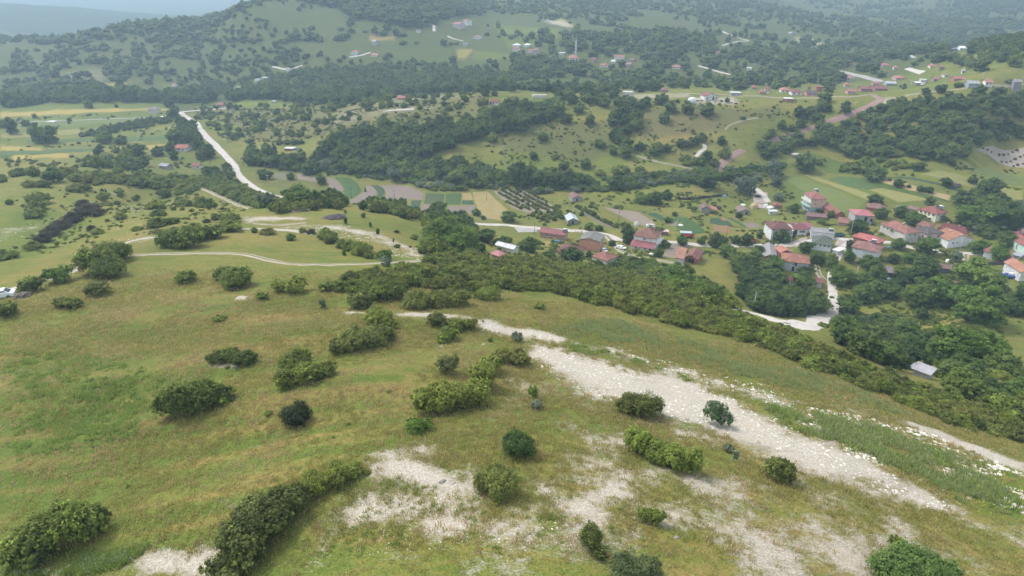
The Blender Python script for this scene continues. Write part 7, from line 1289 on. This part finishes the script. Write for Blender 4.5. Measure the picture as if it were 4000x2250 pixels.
for (z, x, y, w_, h_, lab) in [('z1',2280,1010,120,45,'heap of white sacks at the foot of the white two-storey house'), ('z1',1985,420,90,90,'white sheeting heap beyond the road, behind the tall tree'), ('z1',2215,430,80,50,'white covered heap behind the white house roof'), ('z2',2105,590,160,50,'white sheet draped beside the small brick hut'), ('z2',1560,520,110,24,'white sheet lying left of the haystack'), ('z2',300,935,110,30,'white sheets on the garden soil above the carport'), ('r3',2550,640,50,40,'white covered thing by the dirt road')]:
    blob('sheet_heap', z, x, y, w_, h_, plain('white_sheet', (.66, .66, .64), .7, .2, 3), lab, 'sheet', 15)
DH = plain('ash_heap', (.075, .062, .065), .95, .5, 3)
blob('ash_heap', 'r2', 780, 748, 230, 34, DH, 'long dark heap of burnt wood on the grassy spur', 'heap', 20, .6, .3); blob('brush_heap', 'r2', 440, 672, 150, 24, plain('brush_heap', (.14, .11, .10), .95, .4, 4), 'grey brushwood heap at the back of the spur', 'heap', 21, .6, .3)
blob('brush_heap', 'z2', 1850, 350, 150, 40, plain('brush_dark', (.10, .075, .07), .95, .4, 4), 'dark brushwood heap in the dirt yard', 'heap', 22, .6, .3); blob('brush_heap', 'a0', 220, 90, 130, 40, plain('brush_heap', (.14, .11, .10), .95, .4, 4), 'grey brown brushwood pile near the white car', 'heap', 23, .6, .3)
blob('brush_heap', 'r4', 1885, 418, 90, 26, plain('brush_heap', (.14, .11, .10), .95, .4, 4), 'brushwood heap beside a tree in the upper fields', 'heap', 24, .6, .3); blob('straw_heap', 'r3', 2040, 950, 100, 26, plain('hay', (.42, .33, .19), .95, .3, 4), 'scattered straw heap on the village road', 'heap', 25, .7, .25)
# dark brushwood row in the pasture
b = MB(); W = strip_pts('z2', [(250,405),(400,412),(560,405),(700,385),(850,365),(1000,350),(1110,345)], 1.0)
for i, q in enumerate(W[:-1]):
    z = float(ground(np.array([q.x]), np.array([q.y]))[0]); d = W[i + 1] - q; M = Matrix.Translation((q.x, q.y, z)) @ Matrix.Rotation(math.atan2(d.y, d.x), 4, 'Z'); s = random.uniform(.7, 1.2); b.box(-.1, 1.05, -.5 * s, .5 * s, -.2, .9 * s, M)
tag(b.build('brushwood_row', plain('dark_brush', (.035, .03, .028), .95, .5, 3)), 'long low dark brushwood row winding across the pasture', 'brushwood')
# garden fences: posts with rails
def fence(zone, P, label, h=1.1, mat=None, wall=False):
    W = strip_pts(zone, P, 2.0); mat = mat or plain('weathered_wood', (.16, .13, .11), .9, .3); o = ob('fence' if not wall else 'stone_wall', None, None, (0, 0, 0)); tag(o, label, 'fence' if not wall else 'wall')
    pts_ = [Vector((q.x, q.y, float(ground(np.array([q.x]), np.array([q.y]))[0]))) for q in W]
    if wall:
        b = MB()
        for a, c in zip(pts_, pts_[1:]):
            d = c - a; M = Matrix.Translation(a) @ Matrix.Rotation(math.atan2(d.y, d.x), 4, 'Z'); b.box(0, d.length, -.25, .25, -.6, h * random.uniform(.85, 1.1), M)
        b.build('stones', mat, o); return
    for a in pts_: b = MB(); b.cyl(a - Vector((0, 0, .3)), a + Vector((0, 0, h)), .06, .05, 5); b.build('post', mat, o)
    for z in (.5, .95):
        b = MB()
        for a, c in zip(pts_, pts_[1:]): b.cyl(a + Vector((0, 0, h * z)), c + Vector((0, 0, h * z)), .03, .03, 4)
        b.build('rail', mat, o)
fence('r3', [(880,625),(1050,650),(1150,665),(1300,690),(1420,700)], 'wire and post fence above the dry plot')
fence('z7', [(500,560),(740,570),(1000,560),(1200,510)], 'iron and stone fence below the white gabled house', .9)
fence('z7', [(1690,1080),(1800,1180),(1930,1280)], 'pale stone wall beside the blue trailers', 1.0, plain('pale_stone', (.5, .46, .4), .9, .3, 3), True)
fence('r3', [(2300,755),(2450,770),(2574,775)], 'wire fence under the meadow right of the gardens')
fence('z1', [(750,560),(830,565),(905,560)], 'low brown fence behind the salmon house', 1.0)
fence('z7', [(1560,880),(1900,860),(2240,850)], 'dark board fence before the white house with bushy tree', 1.5, plain('dark_boards', (.09, .075, .07), .9, .3), True)
fence('a2', [(2200,165),(2260,180),(2330,200)], 'thin railing at the hidden end of the road')
# ---------------------------------------------------------------- flock of sheep on the middle hill
def sheep_mesh():
    b = MB(); V = []; F = []; nu = 8; prof = [(-.55, .12), (-.48, .26), (-.2, .33), (.2, .34), (.45, .26), (.55, .1)]
    for x, r in prof:
        for i in range(nu): a = 2 * math.pi * i / nu; V.append((x, r * math.cos(a), .62 + r * math.sin(a)))
    for j in range(len(prof) - 1): F += [(j * nu + i, j * nu + (i + 1) % nu, (j + 1) * nu + (i + 1) % nu, (j + 1) * nu + i) for i in range(nu)]
    F += [tuple(range(nu)), tuple(range((len(prof) - 1) * nu + nu - 1, (len(prof) - 1) * nu - 1, -1))]; b.add(V, F); b.cyl((.5, 0, .72), (.82, 0, .78), .12, .08, 6)
    for x in (-.35, .35):
        for y in (-.15, .15): b.cyl((x, y, 0), (x, y, .45), .045, .06, 5)
    return new_mesh('sheep', b.V, b.F, [plain('wool', (.52, .45, .36), .95, .2, 6)], True)
SM = sheep_mesh(); q = random.Random(5)
for i in range(38):
    x = q.uniform(1615, 1810); y = 1325 - (x - 1615) * .45 + q.uniform(-30, 22) ; tag(ob('sheep', SM, None, hz('m0', x, y), q.random() * 6.28), 'cream sheep grazing in the flock on the stony middle hill', 'sheep', 'flock of grazing sheep')
# ---------------------------------------------------------------- stones
def rock_mesh(seed):
    q = np.random.default_rng(seed); nu, nv = 7, 4; V = [(0, 0, -.4)]
    for j in range(1, nv):
        ph = math.pi * j / nv
        for i in range(nu):
            th = 2 * math.pi * i / nu; k = 1 + .35 * (q.random() - .5); V.append((k * math.sin(ph) * math.cos(th), k * .8 * math.sin(ph) * math.sin(th), -.45 * k * math.cos(ph)))
    V.append((0, 0, .42)); F = [(0, 1 + (i + 1) % nu, 1 + i) for i in range(nu)]
    for j in range(nv - 2): F += [(1 + j * nu + i, 1 + j * nu + (i + 1) % nu, 1 + (j + 1) * nu + (i + 1) % nu, 1 + (j + 1) * nu + i) for i in range(nu)]
    b_ = 1 + (nv - 2) * nu; F += [(b_ + i, b_ + (i + 1) % nu, len(V) - 1) for i in range(nu)]
    return new_mesh('limestone', V, F, [LS])
g = N('limestone'); f = g.noise(g.obj(), 2.5, 4); r_n = g.rnd(); LS = g.col(g.mix(g.sm(f, .3, .7), g.mix(r_n, (.34, .31, .27), (.58, .54, .46)), g.mix(r_n, (.50, .47, .42), (.70, .67, .60))))
RK = [rock_mesh(i) for i in range(6)]
g = N('grey_stone'); LSG = g.col(g.mix(g.rnd(), (.20, .18, .17), (.34, .31, .30)))
def stones(zone, P, n, smin, smax, name, label, seed=0):
    W = wpoly(zone, P); q = np.random.default_rng(seed + 77); X = []
    while len(X) < n:
        c = q.uniform(W.min(0), W.max(0), (n * 3, 2)); X += list(c[in_poly(W, c[:, 0], c[:, 1])])
    X = np.array(X[:n]); k = fbm(X[:, 0] / 3, X[:, 1] / 3, 3, seed) > .42; X = X[k]; s = smin + (smax - smin) * q.random(len(X)) ** 3.5
    scatter_stuff(name, np.c_[X, ground(X[:, 0], X[:, 1])], np.c_[s, s, s * .8], RK, label, 'stones')
stones(D, [(2000,1020),(2130,1040),(2300,1080),(2450,1130),(2576,1190),(2576,1310),(2450,1260),(2250,1190),(2100,1130),(1990,1060)], 2600, .06, .42, 'limestone_rubble', 'pale limestone rubble strewn over the right hand slope', 1)
stones(D, [(1340,870),(1560,915),(1850,1000),(2060,1110),(2330,1230),(2480,1330),(2200,1230),(1830,1090),(1500,1000),(1350,930)], 2600, .04, .22, 'limestone_rubble', 'small stones lying on the bare chalk scar', 2)
stones(D, [(700,575),(850,570),(960,590),(1070,635),(1100,660),(1000,650),(900,605),(760,585),(690,585)], 1500, .06, .22, 'limestone_rubble', 'pale rubble band across the grassy spur', 3)
stones(D, [(1550,870),(1900,960),(2100,1040),(1980,1030),(1700,940),(1540,885)], 900, .04, .25, 'limestone_rubble', 'stones along the upper edge of the chalk scar', 4)
stones(D, [(900,1230),(1350,1240),(1450,1400),(900,1400)], 700, .03, .12, 'limestone_rubble', 'small stones on the pale ground near the bottom', 5)
stones(D, [(380,480),(430,600),(300,620),(260,560)], 260, .08, .26, 'limestone_rubble', 'stones in the hollow of the left slope', 6)
stones(D, [(1180,800),(1420,850),(1400,870),(1190,830)], 500, .05, .2, 'limestone_rubble', 'stones along the chalk track', 7)
stones(D, [(0,560),(110,560),(120,600),(0,610)], 90, .08, .26, 'limestone_rubble', 'pale stones on the bank at the left edge', 8)
for (z, x, y, s, lab, mt) in [('r2',762,990,38,'round white boulder beside the hedge on the spur',LS), ('b2',1650,1065,80,'flat grey brown slab lying on the grass near the bottom',LSG), ('b3',330,1430,60,'flat pale stone at the bottom edge, right of centre',LSG), ('b3',1290,1190,60,'yellowish rock beside the tiny bush at lower right',LS), ('b3',1240,1180,46,'grey rock left of the yellowish one',LSG), ('b3',1350,1210,50,'pale rock right of the yellowish one',LS),
   ('b1',1870,500,90,'reddish grey slab at the edge of the round chalk clearing',LSG), ('b1',1980,520,60,'grey slab right of the reddish one at the clearing',LSG), ('b1',1960,460,40,'small grey slab at the upper edge of the clearing',LSG), ('b3',1840,530,110,'large white rock among weeds on the right slope',LS), ('b3',1710,440,60,'white rock above the large one on the right slope',LS), ('b3',1900,560,60,'white rock joined to the large one on the right slope',LS), ('a1',2285,570,56,'grey boulder in the grass below the chalk scar',LSG), ('a1',1860,590,40,'pale stone in front of the two-toned bush',LS), ('a1',1250,605,60,'pale flat stone at the foot of the broad mound bush',LS), ('l1',1098,1378,28,'white stone below the big track bush',LS), ('b2',1230,870,70,'small heap of grey stones beside the ragged bush',LSG), ('l1',2210,882,44,'white block on the ridge beside the pale track',LS)]:
    p = hz(z, x, y); k = pxm(p) / 2.574 * s / 2; o = ob('boulder', RK[int(x) % 6] if mt is LS else (lambda m_: (m_.materials.clear(), m_.materials.append(LSG), m_)[2])(RK[int(x) % 6].copy()), None, p, x, (k, k * .7, k * .75)); tag(o, lab, 'rock')
# ---------------------------------------------------------------- grass, weeds, flowers
def tuft_mesh(seed, n, hgt, spread, wid, mat, lean=.5):
    q = np.random.default_rng(seed); V = []; T = []
    for i in range(n):
        a = q.random() * 6.28; r = spread * q.random() ** .6; x, y = r * math.cos(a), r * math.sin(a); h = hgt * (.5 + .7 * q.random()); l = lean * h * q.random(); a2 = q.random() * 6.28; dx, dy = math.cos(a2) * wid, math.sin(a2) * wid
        V += [(x - dx, y - dy, 0), (x + dx, y + dy, 0), (x + dx * .4 + l * math.cos(a), y + dy * .4 + l * math.sin(a), h), (x - dx * .4 + l * math.cos(a), y - dy * .4 + l * math.sin(a), h)]; T += [q.random()] * 4
    m_ = np_mesh('tuft', np.array(V), np.arange(len(V)).reshape(-1, 4), mat); at = m_.attributes.new('tone', 'FLOAT', 'POINT'); at.data.foreach_set('value', np.array(T, np.float32)); return m_
G1 = leaf_mat('grass_blades', (.17, .175, .055), (.27, .265, .10)); G2 = leaf_mat('dry_grass_blades', (.24, .195, .10), (.37, .31, .17)); G3 = leaf_mat('lush_weeds', (.12, .18, .045), (.20, .27, .07)); G4 = leaf_mat('sage_weeds', (.15, .185, .08), (.24, .28, .13)); FLW = plain('white_flowers', (.75, .76, .7), .8, .05); FLY = plain('yellow_flowers', (.55, .5, .05), .8, .1)
T1 = [tuft_mesh(i, 14, .22, .28, .03, G1) for i in range(3)]; T2 = [tuft_mesh(i + 9, 14, .22, .28, .03, G2) for i in range(3)]; T3 = [tuft_mesh(i + 19, 22, .42, .40, .06, G3, .8) for i in range(3)]; T4 = [tuft_mesh(i + 29, 26, .55, .42, .045, G4, .3) for i in range(3)]
FW = [tuft_mesh(40, 8, .5, .35, .03, FLW, .2)]; FY = [tuft_mesh(41, 8, .4, .3, .04, FLY, .2)]
def herbs(zone, P, n, meshes, s0, s1, label, name, seed, thr=None, gs=6.0, fe=9.0):
    W = wpoly(zone, P); q = np.random.default_rng(seed); X = np.zeros((0, 2))
    while len(X) < n: c = q.uniform(W.min(0), W.max(0), (n * 2, 2)); X = np.r_[X, c[in_poly(W, c[:, 0], c[:, 1])]]
    X = X[:n]; X = X[q.random(len(X)) < np.clip(poly_sd(W, X[:, 0], X[:, 1]) / fe, 0, 1)]
    if thr: X = X[fbm(X[:, 0] / gs, X[:, 1] / gs, 3, seed) + (q.random(len(X)) - .5) * .3 > thr]
    cv = bil(CHG, AZ, RL, np.arctan2(X[:, 0], X[:, 1]), np.log(np.hypot(X[:, 0], X[:, 1]))); X = X[cv + .35 * (fbm(X[:, 0] / 1.2, X[:, 1] / 1.2, 2, 3) - .5) < .34 + .3 * q.random(len(X)) ** 2]
    s = q.uniform(s0, s1, len(X)); scatter_stuff(name, np.c_[X, ground(X[:, 0], X[:, 1]) - .02], np.c_[s, s, s], meshes, label, 'plants')
CHG = chalk.reshape(GZ.shape)
near_all = [(-80,760),(0,740),(400,670),(900,690),(1250,725),(1560,765),(1900,860),(2250,985),(2640,1110),(2640,1500),(1200,1500),(-100,1500)]
herbs(D, near_all, 60000, T1, .7, 1.6, 'short green grass of the near meadow', 'grass', 1, .47, 7.0)
herbs(D, near_all, 46000, T2, .7, 1.5, 'dry straw coloured grass of the near meadow', 'grass', 2, .50, 5.0)
herbs(D, [(0,880),(260,870),(430,960),(400,1080),(250,1150),(0,1180)], 9000, T3, .5, 1.2, 'lush leafy herbs in the green part of the left meadow', 'weeds', 3, .47, 2.5, 18.0)
herbs(D, [(1380,800),(1560,800),(1900,900),(2200,990),(2330,1060),(2100,1010),(1900,960),(1600,880),(1380,850)], 5000, T4, .5, 1.0, 'tall sage coloured weeds above the chalk scar', 'weeds', 4, .50, 3.0, 3.0)
herbs(D, [(1900,1010),(2200,1070),(2576,1200),(2576,1340),(2300,1200),(1980,1080)], 6000, T4 + T3, .5, 1.3, 'mixed tall weeds among the rubble on the right slope', 'weeds', 5, .50, 3.0, 3.0)
herbs(D, [(1420,860),(1600,900),(1850,985),(1800,985),(1560,905),(1400,885)], 1300, T3, .4, .9, 'green weeds in the chalk scar', 'weeds', 6, .5, 2.5, 1.0)
herbs(D, [(150,1440),(230,1400),(370,1370),(400,1350),(330,1420),(220,1449),(0,1449),(0,1430)], 1600, FW + T3, .5, .9, 'white flowering plants below the corner thicket', 'flowers', 7, None, 6, .8)
herbs(D, [(1400,790),(2576,1200),(2576,1350),(1400,870)], 260, FY, .5, 1.0, 'yellow flowering weeds on the right slope', 'flowers', 8, None, 6, 1.0)
herbs(D, [(1000,1130),(1500,1200),(1700,1400),(1000,1449),(700,1400)], 5000, T3, .25, .6, 'small green cushions on the pale ground', 'weeds', 9, .56, 1.6)
# ---------------------------------------------------------------- haze
HZ=1
hb_ = MB(); hb_.box(-9400, 9400, -9400, 9400, -160, 560)
hm_ = bpy.data.materials.new('valley_haze'); hm_.use_nodes = True; hn = hm_.node_tree; hn.nodes.remove(hn.nodes['Principled BSDF']); pv = hn.nodes.new('ShaderNodeVolumePrincipled')
pv.inputs['Color'].default_value = (.56, .79, 1.0, 1); pv.inputs['Density'].default_value = 0.00038; pv.inputs['Anisotropy'].default_value = .2; hn.links.new(pv.outputs[0], hn.nodes['Material Output'].inputs['Volume'])
stuff(hb_.build('haze', hm_))
